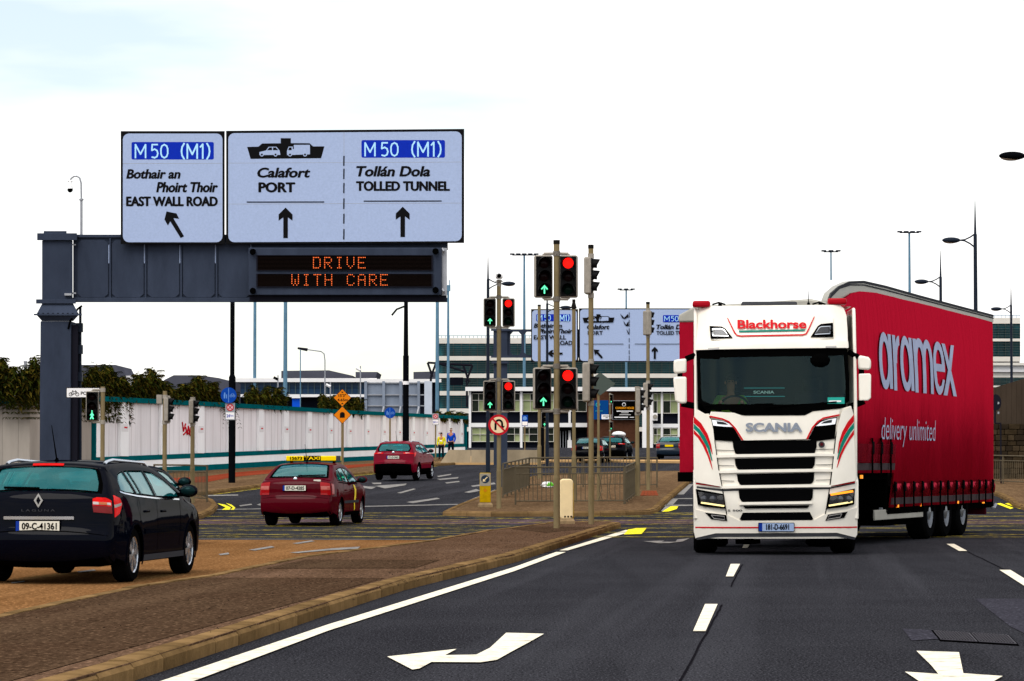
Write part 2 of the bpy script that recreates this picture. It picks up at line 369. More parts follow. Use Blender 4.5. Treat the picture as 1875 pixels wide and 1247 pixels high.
# ================================================================ GROUND
YB = [-60, 0, 30, 60] + list(range(66, 88, 2)) + list(range(92, 265, 12)) + [265, 270, 275, 280, 285, 320, 500, 1200, 4500]
mb = MB(); XS = [-3000, -60, -20, 0, 20, 60, 3000]
mb.add([(x, y, g(y)) for y in YB for x in XS], [(j * 7 + i, j * 7 + i + 1, (j + 1) * 7 + i + 1, (j + 1) * 7 + i) for j in range(len(YB) - 1) for i in range(6)])
road = tag(mb.build('road', 'asphalt_dark'), kind='structure')
GF = lambda x, y, off: Vector((x, y, g(y) + off))
VSY = [y for y in YB if 60 < y < 300]
def sheet(name, poly, lift, m, thick=0., kind='structure', parent=None):
    b = MB(); panel(b, poly, GF, lift, thick, 60, 60, us=np.arange(-30, 40, 6.), vs=np.array(VSY + [20., 40.]))
    o = b.build(name, m, parent)
    if kind and not parent: tag(o, kind=kind)
    return o
def W2(px, py, lift=0.): p = gnd(px, py, lift); return (p.x, p.y)
def pxs(pts, lift=0.): return [W2(a, b, lift) for a, b in pts]
ks = MB(); h = .13
prof = [(-.02, -.06), (-.02, h - .045), (.012, h - .008), (.03, h), (.15, h), (.15, -.06)]
ks.add([(x, 0, z) for x, z in prof] + [(x, 1, z) for x, z in prof], [tuple(range(5, -1, -1)), tuple(range(6, 12))] + [(i, (i + 1) % 6, 6 + (i + 1) % 6, 6 + i) for i in range(6)])
_k = ks.build('kerb_stone', 'kerb_stone', smooth=False); KERB = _k.data; bpy.data.objects.remove(_k)
def kerb_run(pts, parent, inside=1, step=.915):
    """stones laid along a line; inside=1: island on the left of travel"""
    Vs = [Vector((x, y, g(y))) for x, y in pts]
    for a, b in zip(Vs, Vs[1:]):
        L = (b - a).length; n = max(1, round(L / step)); l = L / n; d = (b - a) / L
        sx = Vector((-d.y, d.x, 0)).normalized() * inside; up = sx.cross(d) if inside < 0 else d.cross(sx) * -1
        up = Vector((0, 0, 1))
        for i in range(n):
            p = a + d * (l * i + .004); j = random.uniform(-.006, .006)
            Mx = Matrix(((sx.x, d.x * (l - .02), up.x, p.x + sx.x * j), (sx.y, d.y * (l - .02), up.y, p.y + sx.y * j), (sx.z, d.z * (l - .02), up.z, p.z + random.uniform(-.004, .005)), (0, 0, 0, 1)))
            o = place('kerb_stone', KERB, parent); o.matrix_local = Mx
# near median -------------------------------------------------------------
right = [(-3.7, 8.0), (-3.05, 14.)] + pxs([(239, 1247), (600, 1125), (736, 1081), (941, 1030), (1100, 978), (1129, 968)]) + [(2.38, 66.3), (2.22, 67.0), (1.9, 67.2)]
left = [(.9, 66.6)] + pxs([(951, 963), (890, 970), (781, 989), (546, 1018), (372, 1053), (249, 1070), (0, 1122)], .13) + [(-4.9, 15), (-5.2, 8)]
med = sheet('median_island', right + left, .118, 'footway_brown', .17)
kerb_run(right + left[:1], med, 1); kerb_run(left, med, 1)
sheet('footway_shade', pxs([(3, 1127), (249, 1076), (380, 1057.5), (705, 1058), (560, 1098), (330, 1160), (5, 1250)], .123) + [(-3.45, 9), (-4.4, 9)], .123, 'footway_shade', parent=med)  # darker sheets paint bands of shadow across the median
sheet('footway_shade', pxs([(486, 1040.5), (560, 1024.5), (806, 1025), (760, 1040)], .123), .123, 'footway_shade', parent=med)
sheet('footway_shade', pxs([(935, 968), (960, 963.5), (1110, 964.5), (1000, 975)], .123), .123, 'footway_shade', parent=med)
# loose grit on the median
gm = MB()
for i in range(900):
    t = random.random(); y = 22 + 44 * t ** .8; xr = -2.2 + (y - 19.4) * .102; xl = -4.3 + (y - 26) * .123
    x = random.uniform(xl, xr - .25)
    if random.random() < .5: x = xr - random.random() ** 2 * 1.2 - .2
    r = random.uniform(.004, .013); a = random.random() * 6.28
    gm.add([(x + r * math.cos(a + k * 2.1), y + r * 1.4 * math.sin(a + k * 2.1), .125) for k in range(3)] + [(x, y, .125 + r * .8)], [(0, 1, 3), (1, 2, 3), (2, 0, 3)])
o = gm.build('grit', mat('grit', '#2d241d', .9), med); tag(o, kind='stuff')
# left carriageway: warm worn surfacing up to the stop line
tl = left[1:]
sheet('left_carriageway', [(-26, 8), (-5.25, 8)] + [(x - .06, y) for x, y in reversed(tl)] + [(-.9, 55.4), (-26, 56.5)], .004, 'asphalt_tan', parent=road)
# old rail crossing and its grooves
sheet('rail_strip', [(-24, 70.2), (30, 69.8), (30, 74.6), (-24, 75.0)], .004, 'rail_setts', parent=road)
for y in (70.3, 71.7, 73.5, 74.9):
    sheet('rail_groove', [(-24, y + .4), (30, y), (30, y + .09), (-24, y + .49)], .008, 'black', parent=road)
# islands beyond the junction
fi = pxs([(812, 936), (838, 924), (880, 908), (925, 890), (975, 872), (1120, 864), (1285, 862), (1262, 880), (1228, 908), (1203, 930), (1190, 934), (1100, 937), (900, 938)], .12)[::-1]
far_i = sheet('far_island', fi, .118, 'footway_far', .17); kerb_run(fi + fi[:1], far_i, 1)
WALL = [(-60, 116), (75, 117), (170, 126), (430, 148), (640, 173), (851, 200)]
wx = lambda p, Y: ((p - CX) * Y / F_PX, Y)
la = pxs([(300, 905), (377, 900.5), (440, 892), (501, 884), (628, 868), (700, 861), (790, 850), (850, 846)], .12)
fa = sheet('left_footway', la + [wx(851, 200), wx(640, 173), wx(430, 148), wx(170, 126), wx(75, 117)], .118, 'footway_far', .17); kerb_run(la, fa, 1)
sheet('cycle_path', pxs([(300, 884), (377, 883), (430, 873), (504, 866), (628, 858.5), (697, 851), (780, 844), (780, 841.5), (697, 847.5), (628, 852), (504, 859), (430, 865), (377, 872), (300, 876)], .123), .123, 'cycle_red', parent=fa)
lb = pxs([(-60, 962), (120, 958), (300, 950), (368, 941), (390, 932), (398, 923), (390, 914), (362, 906), (250, 905), (-60, 914)], .12)
fb = sheet('corner_island', lb, .118, 'footway_far', .17); kerb_run(lb[:9], fb, 1)
ra = pxs([(2200, 965), (1990, 945), (1890, 930), (1856, 921), (1846, 912), (1828, 903), (1790, 893)], .12)
fr_ = sheet('right_footway', ra + [(14.6, 122), (40, 122)], .118, 'footway_far', .17); kerb_run(ra, fr_, -1)
fc = sheet('far_footway', [wx(760, 168), wx(985, 168), wx(1010, 178), wx(1110, 178), wx(1300, 172), (40, 172), (40, 174.5), wx(1110, 181), wx(990, 181), wx(850, 201)], .118, mat('footway_pale', '#c09a6a', .9, var=.15, scale=2), .17)
# cross road beyond the islands
# dark joints between asphalt lanes
def seam(pts, w=.035): 
    b = MB(); panel(b, stroke(pts, w), GF, .006, 0, 50, 50, us=np.array([]), vs=np.array([])); b.build('asphalt_joint', MATS.get('joint_tar') or mat('joint_tar', '#17161a', .9, var=.3, scale=9), road, smooth=False)
def jit(q): return [(x + random.uniform(-.008, .008), y) for a, b_ in zip(q, q[1:]) for k in range(8) for x, y in [(a[0] + (b_[0] - a[0]) * k / 8, a[1] + (b_[1] - a[1]) * k / 8)]] + [q[-1]]
seam(jit(pxs([(1236, 1262), (1300, 1150), (1322, 1108)])), .018); seam(jit(pxs([(1338, 1075), (1360, 1034)])), .018); seam(jit(pxs([(1770, 1010), (1850, 1048)])), .022); seam(jit(pxs([(1060, 1004), (1015, 1011), (1000, 1012.5)])), .05)
# painted markings --------------------------------------------------------
def mark(name, pts, m='mark_white', lift=.012, world=False):
    b = MB(); q = pts if world else pxs(pts)
    panel(b, q, GF, lift, 0, 50, 50, us=np.array([]), vs=np.array([]))
    return b.build(name, m, road, smooth=False)
def strip(name, pts, w, m, lift=.012):     # world polyline
    return mark(name, stroke(pts, w), m, lift, True)
e0 = [W2(304, 1247), W2(600, 1146), W2(941, 1040), W2(1018, 1012)]; e1 = [W2(363, 1247), W2(600, 1157.5), W2(941, 1047.5), W2(1036, 1012)]
mark('edge_line', [(e0[0][0] - .95, 9.5)] + e0 + [(e1[3][0], e0[3][1])] + e1[2::-1] + [(e1[0][0] - .95, 9.5)], world=True)
a, b = W2(1024, 1009), W2(1040, 1009); c, d = W2(1145, 971.5), W2(1165, 971.5)
mark('edge_line', [a, b, d, c], world=True)
mark('box_corner', [(1150, 971), (1168, 968), (1184, 968), (1175, 979), (1142, 980)], 'mark_yellow_fresh', .016)
for q in ([(1291, 1108), (1314, 1108), (1292, 1158), (1269, 1158)], [(1338, 1034), (1355, 1034), (1343, 1057), (1329, 1057)], [(1365, 992), (1376.5, 992), (1369, 1004), (1359, 1004)],
          [(1733, 997), (1747, 997), (1771, 1010), (1756, 1010)], [(1830, 1045), (1850, 1045), (1900, 1076), (1878, 1076)], [(1975, 1118), (2010, 1118), (2120, 1190), (2078, 1190)], [(1215, 1262), (1252, 1262), (1200, 1345), (1150, 1345)]): mark('lane_dash', q)
mark('turn_arrow', [(709, 1205), (836, 1191), (815, 1202.5), (872, 1201.5), (897, 1189), (927, 1161), (996, 1163), (968, 1179), (940, 1194), (910, 1211), (880, 1215.5), (790, 1215), (768, 1227), (755, 1229)])
mark('straight_arrow', [(1678, 1194.5), (1756, 1197), (1764, 1236), (1836, 1241), (1800, 1262), (1752, 1285), (1700, 1262), (1657, 1233), (1718, 1237), (1705, 1221)])
mark('turn_arrow', [(1178, 992), (1216, 991), (1212, 993), (1237, 993), (1240, 989), (1263, 986.5), (1250, 992.5), (1224, 995.5), (1208, 996)], 'mark_white_far')
# far markings on the left road
for q in ([(530, 1013), (610, 1005), (660, 1002), (655, 1006), (600, 1009), (545, 1014)], [(455, 1008), (497, 1001), (503, 1003), (468, 1009)], [(535, 996), (570, 990.5), (577, 992), (545, 997)], [(400, 1016), (418, 1013), (420, 1016), (404, 1018)], [(20, 1068), (45, 1065), (45, 1067), (22, 1070)], [(140, 1048), (172, 1044), (176, 1046), (146, 1050)],
          [(670, 892), (700, 889), (745, 886), (742, 889), (705, 895), (690, 891)], [(646, 894), (655, 889), (688, 893), (680, 896), (664, 894)], [(727, 903), (757, 895), (762, 896), (734, 904)], [(680, 884.5), (698, 884), (698, 887), (684, 887)], [(800, 872), (826, 868), (826, 870), (803, 874)], [(800, 877.5), (840, 874), (838, 876.5), (806, 879.5)],
          [(815, 884), (840, 881), (842, 883), (818, 886)], [(862, 890), (905, 884), (908, 887), (866, 892)], [(850, 902), (872, 896), (880, 899), (860, 903)], [(744, 920), (800, 912), (806, 914), (756, 922)], [(438, 926), (460, 923), (462, 925), (440, 928)], [(470, 925), (486, 919), (490, 921), (478, 927)], [(840, 924), (906, 897), (910, 898), (846, 925)], [(660, 927.3), (838, 923.4), (838, 925), (660, 929)], [(380, 907), (436, 906), (436, 908), (380, 909)], [(380, 933.2), (488, 931.6), (488, 933.0), (380, 934.6)],
          [(1262, 887), (1270, 887), (1252, 906), (1240, 906)], [(1231, 913), (1243, 913), (1222, 936), (1210, 937)], [(1224, 913), (1268, 912.7), (1268, 914.2), (1224, 914.5)], [(1217, 925), (1268, 924.6), (1268, 927), (1216, 927.4)], [(1290, 868), (1296, 868), (1276, 884), (1270, 884)]): mark('road_marking', q, 'mark_white_far')
mark('box_corner', [(1228, 928), (1242, 928), (1239, 933), (1224, 937.5), (1212, 938)], 'mark_yellow_fresh', .016)
strip('stop_line', [(-16, 56.4), (-1.2, 55.6)], .2, 'mark_white_far', .014)
# yellow box junction
BX0, BX1, BY0, BY1 = -12.5, 15.5, 57.4, 80.6
for q in ([(BX0, BY0), (BX1, BY0)], [(BX0, BY1), (BX1, BY1)], [(BX0, BY0), (BX0, BY1)], [(BX1, BY0), (BX1, BY1)]): strip('box_line', [(q[0][0] + (q[1][0] - q[0][0]) * t / 6, q[0][1] + (q[1][1] - q[0][1]) * t / 6) for t in range(7)], .17, 'mark_yellow', .014)
for sgn in (1, -1):
    for k in range(-9, 18):
        c0 = BX0 + k * 5.0; pts = []
        for t in range(0, 13):
            y = BY0 + (BY1 - BY0) * t / 12; x = c0 + sgn * (y - BY0) * 1.25
            if BX0 <= x <= BX1: pts.append((x, y))
        if len(pts) > 1: strip('box_line', pts, .13, 'mark_yellow', .012 if sgn > 0 else .016)
# double yellow kerb lines
yl = pxs([(378, 906), (440, 898), (504, 890), (628, 873.5), (700, 865.5), (790, 854)]); strip('kerb_line', yl, .14, 'mark_yellow', .014)
strip('kerb_line', [(x + .28, y - .12) for x, y in yl], .12, 'mark_yellow', .014)
for q in ([(398, 922.5), (412, 925), (423, 930), (420, 934.5), (406, 934.5), (413, 930), (404, 926)], [(414, 922), (424, 925), (431, 930.5), (428, 934.5), (422.5, 934.5), (426, 930), (418, 925)], [(1824, 923), (1832, 922), (1856, 931), (1850, 933)], [(1840, 923), (1846, 922), (1872, 930), (1868, 933)]): mark('kerb_line', q, 'mark_yellow_fresh', .016)
# service cover and reinstated patch in the near lane
sheet('asphalt_patch', pxs([(1785, 1097), (2060, 1097), (2200, 1155), (1875, 1160), (1850, 1148)]), .005, 'patch_asphalt', parent=road)
mc = tag(empty('service_cover', gnd(1770, 1168), 0, 'long iron service cover set flush in the dark asphalt lane', 'cover'))
b = MB(); mp = pxs([(1652, 1152), (1708, 1155), (1720, 1171), (1669, 1174)]); b.ngon([(x, y, .006) for x, y in mp]); b.build('surround', 'patch_asphalt', mc, world=mc.location)
cv = mat('cover_iron', '#2c2930', .5, .5, var=.3, scale=8)
cq = [gnd(1705, 1155.5), gnd(1848, 1164.5), gnd(1866, 1183), gnd(1721, 1174.5)]
def cbil(u, v, z): return (cq[0] * (1 - u) + cq[1] * u) * (1 - v) + (cq[3] * (1 - u) + cq[2] * u) * v + Vector((0, 0, z))
def cquad(u0, u1, v0, v1, z): return [cbil(u0, v0, z), cbil(u1, v0, z), cbil(u1, v1, z), cbil(u0, v1, z)]
b = MB(); b.prism(cquad(0, 1, 0, 1, .002), (0, 0, .006)); b.build('frame', 'black', mc, world=mc.location)
for i in range(2):
    b = MB(); b.prism(cquad(.02 + .49 * i, .49 + .49 * i, .1, .95, .009), (0, 0, .005)); lid = b.build('lid', cv, mc, world=mc.location); b = MB()
    for a_ in range(12):
        for c_ in range(7): u0 = .035 + .49 * i + .037 * a_; v0 = .14 + .115 * c_; b.prism(cquad(u0, u0 + .022, v0, v0 + .06, .0145), (0, 0, .006))
    tag(b.build('tread_studs', cv, lid, world=mc.location), kind='stuff')
# ================================================================ GANTRIES AND DIRECTION SIGNS
def plane_map(px0, Y0, px1, Y1):
    k = (1 / Y1 - 1 / Y0) / (px1 - px0)
    return lambda px: 1 / (1 / Y0 + k * (px - px0))
def mapper(Yf, dY=0.):
    return lambda px, py, off=0.: at(px, py, Yf(px) + dY - off)
def flat(name, polys, fn, off, m, parent, thick=0.):
    b = MB()
    for p in polys:
        ho = ()
        if isinstance(p, tuple) and len(p) == 2 and isinstance(p[1], list) and p[1] and isinstance(p[1][0], list): p, ho = p
        panel(b, p, fn, off, thick, 1e4, 1e4, holes=ho, us=np.array([]), vs=np.array([]))
    return b.build(name, m, parent, world=parent_root(parent).location, smooth=False)
def parent_root(o):
    while o.parent: o = o.parent
    return o
def letters(name, items, fn, m, parent, off=.012):
    for it in items:
        b = MB()
        if name == 'route_number': glyphs(b, it[0], *it[1:5], fn, off)
        else: text(b, it[0], *it[1:5], fn, off, *it[5:])
        b.build(name, m, parent, world=parent_root(parent).location, smooth=False)
GLY = {'M': (1., [[(0, 0), (0, 1), (.5, .28), (1, 1), (1, 0)]]), '5': (.72, [[(.92, 1), (.14, 1), (.08, .56), (.5, .66), (.85, .55), (.98, .33), (.85, .1), (.5, 0), (.1, .06)]]), '0': (.72, [[(.5, 0), (.15, .1), (0, .32), (0, .68), (.15, .9), (.5, 1), (.85, .9), (1, .68), (1, .32), (.85, .1), (.5, 0)]]), '1': (.35, [[(.0, .8), (.7, 1), (.7, 0)]]), '(': (.3, [[(1, -.05), (.3, .2), (.1, .5), (.3, .8), (1, 1.05)]]), ')': (.3, [[(0, -.05), (.7, .2), (.9, .5), (.7, .8), (0, 1.05)]])}
def glyphs(b, s_, x0, x1, yb, yt, fn, off):
    """thin-stroke route numerals"""
    tot = sum(GLY[c][0] for c in s_) + .32 * (len(s_) - 1); k = (x1 - x0) / tot; x = x0; w = abs(yt - yb) * .115
    for c in s_:
        gw, st = GLY[c]
        for pl in st:
            q = [(x + u * gw * k, yb + v * (yt - yb)) for u, v in pl]
            for a_, c_ in zip(q, q[1:]):
                d = math.hypot(c_[0] - a_[0], c_[1] - a_[1]); e_ = w * .3 / d
                r_ = stroke([(a_[0] - (c_[0] - a_[0]) * e_, a_[1] - (c_[1] - a_[1]) * e_), (c_[0] + (c_[0] - a_[0]) * e_, c_[1] + (c_[1] - a_[1]) * e_)], w); off += .0002; b.ngon([fn(u, v, off) for u, v in r_])
        x += (gw + .32) * k
def up_arrow(cx, tip, bot, hw=12.7, sw=4.2, notch=.32, ob=.43):
    H = bot - tip; return [(cx, tip), (cx + hw, tip + hw * 1.0), (cx + hw, tip + H * ob), (cx + sw, tip + H * notch), (cx + sw, bot), (cx - sw, bot), (cx - sw, tip + H * notch), (cx - hw, tip + H * ob), (cx - hw, tip + hw * 1.0)]
def bx3(mb, fn, x0, x1, y0, y1, d0, d1):    # px rectangle pushed from depth offset d0 to d1 (offset towards camera)
    vs = [fn(x, y, d) for x in (x0, x1) for d in (d0, d1) for y in (y0, y1)]
    mb.add(vs, [(0, 1, 3, 2), (4, 6, 7, 5), (0, 4, 5, 1), (2, 3, 7, 6), (0, 2, 6, 4), (1, 5, 7, 3)]); return mb

GY = plane_map(130, 80.3, 820, 79.65); G = mapper(GY)
ga = tag(empty('sign_gantry', gnd(105, 945)), 'dark grey steel cantilever gantry carrying motorway signs and message board', 'gantry')
ga.location = Vector((at(105, 900, 80.3).x, 80.3, g(80.3)))
GL = ga.location
b = MB(); bx3(b, G, 77, 133, 440, 549, -.45, .35); b.build('post_head', 'gantry_grey', ga, GL, bevel=.02)
b = MB(); bx3(b, G, 68, 141, 427, 440, -.55, .45); bx3(b, G, 80, 122, 423, 427.2, -.3, .3); b.build('post_cap', 'gantry_grey', ga, GL, bevel=.01)
b = MB(); bx3(b, G, 66, 139, 548, 556, -.55, .47); b.build('flange', 'gantry_grey', ga, GL, bevel=.01)
b = MB()
for (y0, y1, a0, a1) in ((556, 575, 0, 10), (577, 588, 10, 0)):
    q = [(77 - a0, y0), (134 + a0, y0), (134 + a1, y1), (77 - a1, y1)]
    f0 = [G(x, y, .40 + (a0 if y == y0 else a1) * .012) for x, y in q]; f1 = [G(x, y, -.5 - (a0 if y == y0 else a1) * .012) for x, y in q]
    b.add(f0 + f1, [(0, 1, 2, 3), (7, 6, 5, 4), (0, 4, 5, 1), (1, 5, 6, 2), (2, 6, 7, 3), (3, 7, 4, 0)])
bx3(b, G, 62, 150, 574.5, 577.5, -.7, .58); b.build('collar', 'gantry_grey', ga, GL)
for x in range(70, 146, 9): b = MB(); b.cyl(G(x, 578, .52), G(x, 573, .52), .025, n=6); b.build('bolt', 'gantry_dark', ga, GL)
p0, p1 = at(74, 588, 79.9), at(130, 588, 79.9)
b = MB(); b.box(p0.x, p1.x, 79.9, 80.9, GL.z - .1, p0.z); b.build('post', 'gantry_grey', ga, GL, bevel=.02)
b = MB(); b.box(p1.x, p1.x + .17, 80.0, 80.7, GL.z - .1, p0.z - .1); b.build('post_web', 'gantry_dark', ga, GL)
b = MB(); b.cyl((p1.x + .24, 80.2, GL.z), at(147, 562, 80.2), .035, n=8)
for yy in (600, 640, 690): q = at(147, yy, 80.2); b.box(p1.x + .1, p1.x + .27, 80.1, 80.3, q.z - .12, q.z + .12)
b.build('conduit', 'pole_navy', ga, GL)
b = MB(); b.tube([G(125, 602, .42), G(128, 590, .45), G(142, 566, .4), G(150, 560, .35)], .03, 6); b.build('cable', 'black', ga, GL)
b = MB(); bx3(b, G, 134, 818, 433, 545, -.25, .16); b.build('beam', 'gantry_grey', ga, GL)
for y0, y1 in ((429.5, 435), (545, 553.5)): b = MB(); bx3(b, G, 131, 819, y0, y1, -.32, .24); b.build('beam_flange', 'gantry_grey', ga, GL, bevel=.01)
xp = [139, 202, 267, 332, 397, 462]
for i in range(5):
    x0, x1 = xp[i] + 3, xp[i + 1] - 4; c = 7; q = [(x0 + c, 439), (x1 - c, 439), (x1, 446), (x1, 538), (x1 - c, 544.3), (x0 + c, 544.3), (x0, 538), (x0, 446)]
    flat('panel', [q], G, .20, 'gantry_grey', ga, .06)
    b = MB(); bx3(b, G, x1 + .6, x1 + 2, 448, 482, .17, .19); b.build('panel_gap', 'sign_white', ga, GL)
    b = MB(); bx3(b, G, x1 + 2.3, x1 + 5, 436, 545, .15, .235); b.build('stiffener', 'gantry_grey', ga, GL)
for q in ((118, 131, 537, 541, .35, .5), (131, 139, 447, 449, .2, .28), (131, 139, 535.5, 538, .2, .28)): b = MB(); bx3(b, G, *q); b.build('bracket', 'galv', ga, GL)
for i, x in enumerate((478, 544, 610, 676, 745, 808)):
    b = MB(); bx3(b, G, x, x + 7, 430, 458, -.2, .0); bx3(b, G, x + 9.5, x + 12, 430, 458, -.2, -.05); b.build('sign_support', 'gantry_dark', ga, GL)
# camera on a swan-neck above the gantry
cc = tag(empty('security_camera', G(149, 430, -.1)), 'white dome camera hanging from a thin swan-neck pole on top of the gantry', 'camera')
b = MB(); b.tube([G(149, 431, -.1), G(149, 364, -.1)], .035); b.tube([G(149, 365, -.1), G(148.5, 335, -.1), G(146, 326, -.1), G(141, 322.5, -.1), G(135, 323, -.1), G(130, 327, -.1), G(128.5, 333, -.1)], .024); b.cyl(G(149, 367, -.1), G(149, 364, -.1), .06); b.build('pole', 'galv', cc, cc.location)
b = MB(); q = G(128.5, 340, -.1); b.cyl(q, q + Vector((0, 0, .12)), .06, .03); b.cyl(q - Vector((0, 0, .08)), q, .075, .06); b.cyl(q + Vector((-.07, 0, .13)), q + Vector((.06, 0, .13)), .03); b.build('housing', 'wall_pier', cc, cc.location)
b = MB(); b.sphere(q - Vector((0, 0, .11)), .075, nu=12); b.build('dome', 'black', cc, cc.location)

def ship(T):
    hull = [(452.5, 269), (473, 268.5), (480, 262.7), (514, 262.3), (514, 253), (532.5, 253), (532.5, 262), (567, 262.3), (573, 268), (594, 268), (588, 289.7), (458.8, 290.8)]
    car = [(475, 284), (475, 278.5), (487, 275.5), (492, 268.8), (506, 268.8), (512, 275.5), (513.3, 283.5)]
    van = [(525.5, 284), (525.5, 276), (528.5, 268.5), (536, 268.5), (536, 273), (538, 273), (538, 265.3), (567.5, 265.3), (567.5, 282.5)]
    wheels = [(479.5, 283), (504.5, 283), (531, 283), (558.5, 283)]
    t = lambda q: [T(x, y) for x, y in q]
    return t(hull), [t(car), t(van)], [t(circ(x, y, 3.6, 14)) for x, y in wheels], [t(circ(x, y, 1.9, 12)) for x, y in wheels], [t([(489, 275), (493, 270), (498, 270), (498, 275)]), t([(500, 275), (500, 270), (505, 270), (509.5, 275)]), t([(527.5, 275), (529.5, 270), (534, 270), (534, 275)])]
def signboard(name, label, fn, out, face, Yc, dark='sign_black', r=11):
    c = fn((out[0] + out[1]) / 2, out[3], 0); s = tag(empty(name, c), label, 'sign')
    x0, x1, y0, y1 = out[:4]; tl = out[4] if len(out) > 4 else 0; bl = out[5] if len(out) > 5 else 0
    flat('backboard', [[(x0, y0 + tl), (x1, y0), (x1, y1), (x0, y1 + bl)]], fn, .0, dark, s, .06)
    rr = rrect(*face, r); k = lambda x: (x1 - x) / (x1 - x0)
    flat('face', [[(x, y + (tl if y < (y0 + y1) / 2 else bl) * k(x)) for x, y in rr]], fn, .006, 'sign_white', s)
    return s
GS = mapper(GY, -.45)
s1 = signboard('direction_sign', 'black bordered route sign reading EAST WALL ROAD with slanted arrow', GS, (221, 411.5, 240, 447), (225, 407.4, 244.5, 443.5), 80)
flat('route_patch', [rrect(240.8, 391.5, 260, 292, 3)], GS, .009, 'sign_blue', s1)
letters('route_number', [('M', 248, 266.5, 289, 264.8, .005), ('50', 277, 307, 289, 264.8, .005), ('(M1)', 331.8, 384.3, 290, 264, .005)], GS, 'sign_letter', s1)
letters('lettering', [('Bothair an', 231.7, 330, 327, 310, .05, .2), ('Phoirt Thoir', 286.6, 398.5, 352, 333.5, .05, .2), ('EAST WALL ROAD', 231.7, 398, 377.4, 360, .062)], GS, 'sign_black', s1)
P1 = lambda q: [(200 + x / 5.197, 220 + y / 5.197) for x, y in q]
flat('arrow', [P1([(545, 868), (640, 888), (665, 938), (610, 932), (712, 1105), (680, 1122), (580, 962), (558, 1002), (525, 945)])], GS, .012, 'sign_black', s1)
flat('panel_joint', [[(225, 299.2), (407, 298.6), (407, 299.3), (225, 299.9)], [(225, 373.6), (407, 373.2), (407, 373.8), (225, 374.2)]], GS, .0075, 'galv', s1)
s2 = signboard('direction_sign', 'wide black bordered route sign with ferry pictogram reading PORT and TOLLED TUNNEL', GS, (414, 850, 236, 445, 3.5, 2), (418, 845.5, 240.5, 441.5), 80)
flat('route_patch', [rrect(661.8, 814.8, 256.5, 288.7, 3)], GS, .009, 'sign_blue', s2)
letters('route_number', [('M', 668.5, 686.5, 285.5, 261.5, .005), ('50', 698, 728.4, 285.5, 261.5, .005), ('(M1)', 753.8, 807.7, 286, 260.5, .005)], GS, 'sign_letter', s2)
letters('lettering', [('Calafort', 471.7, 567.7, 325, 307, .05, .2), ('PORT', 474, 539.8, 352, 334, .062), ('Tollán Dola', 652.8, 787, 323, 304.3, .05, .2), ('TOLLED TUNNEL', 652.8, 823, 349.3, 332, .062)], GS, 'sign_black', s2)
hull, wh, ring, hub, win = ship(lambda x, y: (x, y))
fs_ = flat('ferry_symbol', [hull], GS, .010, 'sign_black', s2); [flat('symbol_vehicle', [q], GS, .013, 'sign_white', s2) for q in wh]; [flat('symbol_wheel', [q], GS, .0145, 'sign_white', s2) for q in ring]; [flat('symbol_detail', [q], GS, .016, 'sign_black', s2) for q in hub + win]
for a in (up_arrow(522.9, 380, 436), up_arrow(737.4, 378.4, 434)): flat('arrow', [a], GS, .012, 'sign_black', s2)
for q in ([(451.7, 369), (593.7, 368.8), (593.7, 370.8), (451.7, 371)], [(666, 367.3), (808.6, 367), (808.6, 369), (666, 369.3)]): flat('rule', [q], GS, .012, 'sign_black', s2)
for y0, y1 in ((340, 435), (462, 560), (598, 695), (745, 845), (890, 985), (1037, 1135)): flat('lane_divider', [[(628.6, 220 + y0 / 5.197), (631, 220 + y0 / 5.197), (630.7, 220 + y1 / 5.197), (628.3, 220 + y1 / 5.197)]], GS, .012, 'sign_black', s2)
flat('panel_joint', [[(418, 298.4), (845, 296.4), (845, 297), (418, 299)], [(418, 373.4), (845, 371.5), (845, 372.1), (418, 374)], [(629.6, 242), (630.2, 242), (630.2, 441), (629.6, 441)]], GS, .0075, 'galv', s2)
# variable message sign
GV = mapper(GY, -.55); vm = tag(empty('message_sign', GV(632, 540)), 'dark electronic message sign lit amber with DRIVE WITH CARE under the big sign', 'message sign')
VL = vm.location
b = MB(); bx3(b, GV, 455, 809, 453.5, 540.5, -.6, .0); b.build('housing', 'gantry_grey', vm, VL, bevel=.02)
for y0, y1 in ((468, 494.5), (502, 524.5)):
    flat('display', [[(471, y0), (791, y0), (791, y1), (471, y1)]], GV, .004, 'black', vm)
    b = MB(); n = 11
    for i in range(n): yy = y0 + (y1 - y0) * (i + .5) / n; bx3(b, GV, 471.5, 790.5, yy - .55, yy + .25, .005, .035)
    tag(b.build('louvres', 'louvre', vm, VL), kind='stuff')
    b = MB()
    for i in range(4): bx3(b, GV, [470, 791, 470, 470][i] - .8, [471, 792, 792, 792][i] + .6, [y0, y0, y0 - 1, y1][i], [y1, y1, y0, y1 + 1][i], 0, .05)
    b.build('display_frame', 'gantry_dark', vm, VL)
for x, y in ((463, 461), (463, 532.5), (797.5, 460), (797.5, 531)): b = MB(); b.cyl(GV(x, y, 0), GV(x, y, .14), .085, .07); b.build('beacon', 'black', vm, VL)
b = MB(); bx3(b, GV, 809, 818.5, 454, 541, -.55, -.1); b.build('end_cover', 'galv', vm, VL)
for y in (459, 533): b = MB(); b.tube([GV(810, y - 4, -.05), GV(813, y, .0), GV(811, y + 4, -.05)], .03, 6); b.build('latch', 'galv', vm, VL)
b = MB(); bx3(b, GV, 457, 816, 540.5, 552, -.6, -.15); b.build('sill', 'gantry_dark', vm, VL)
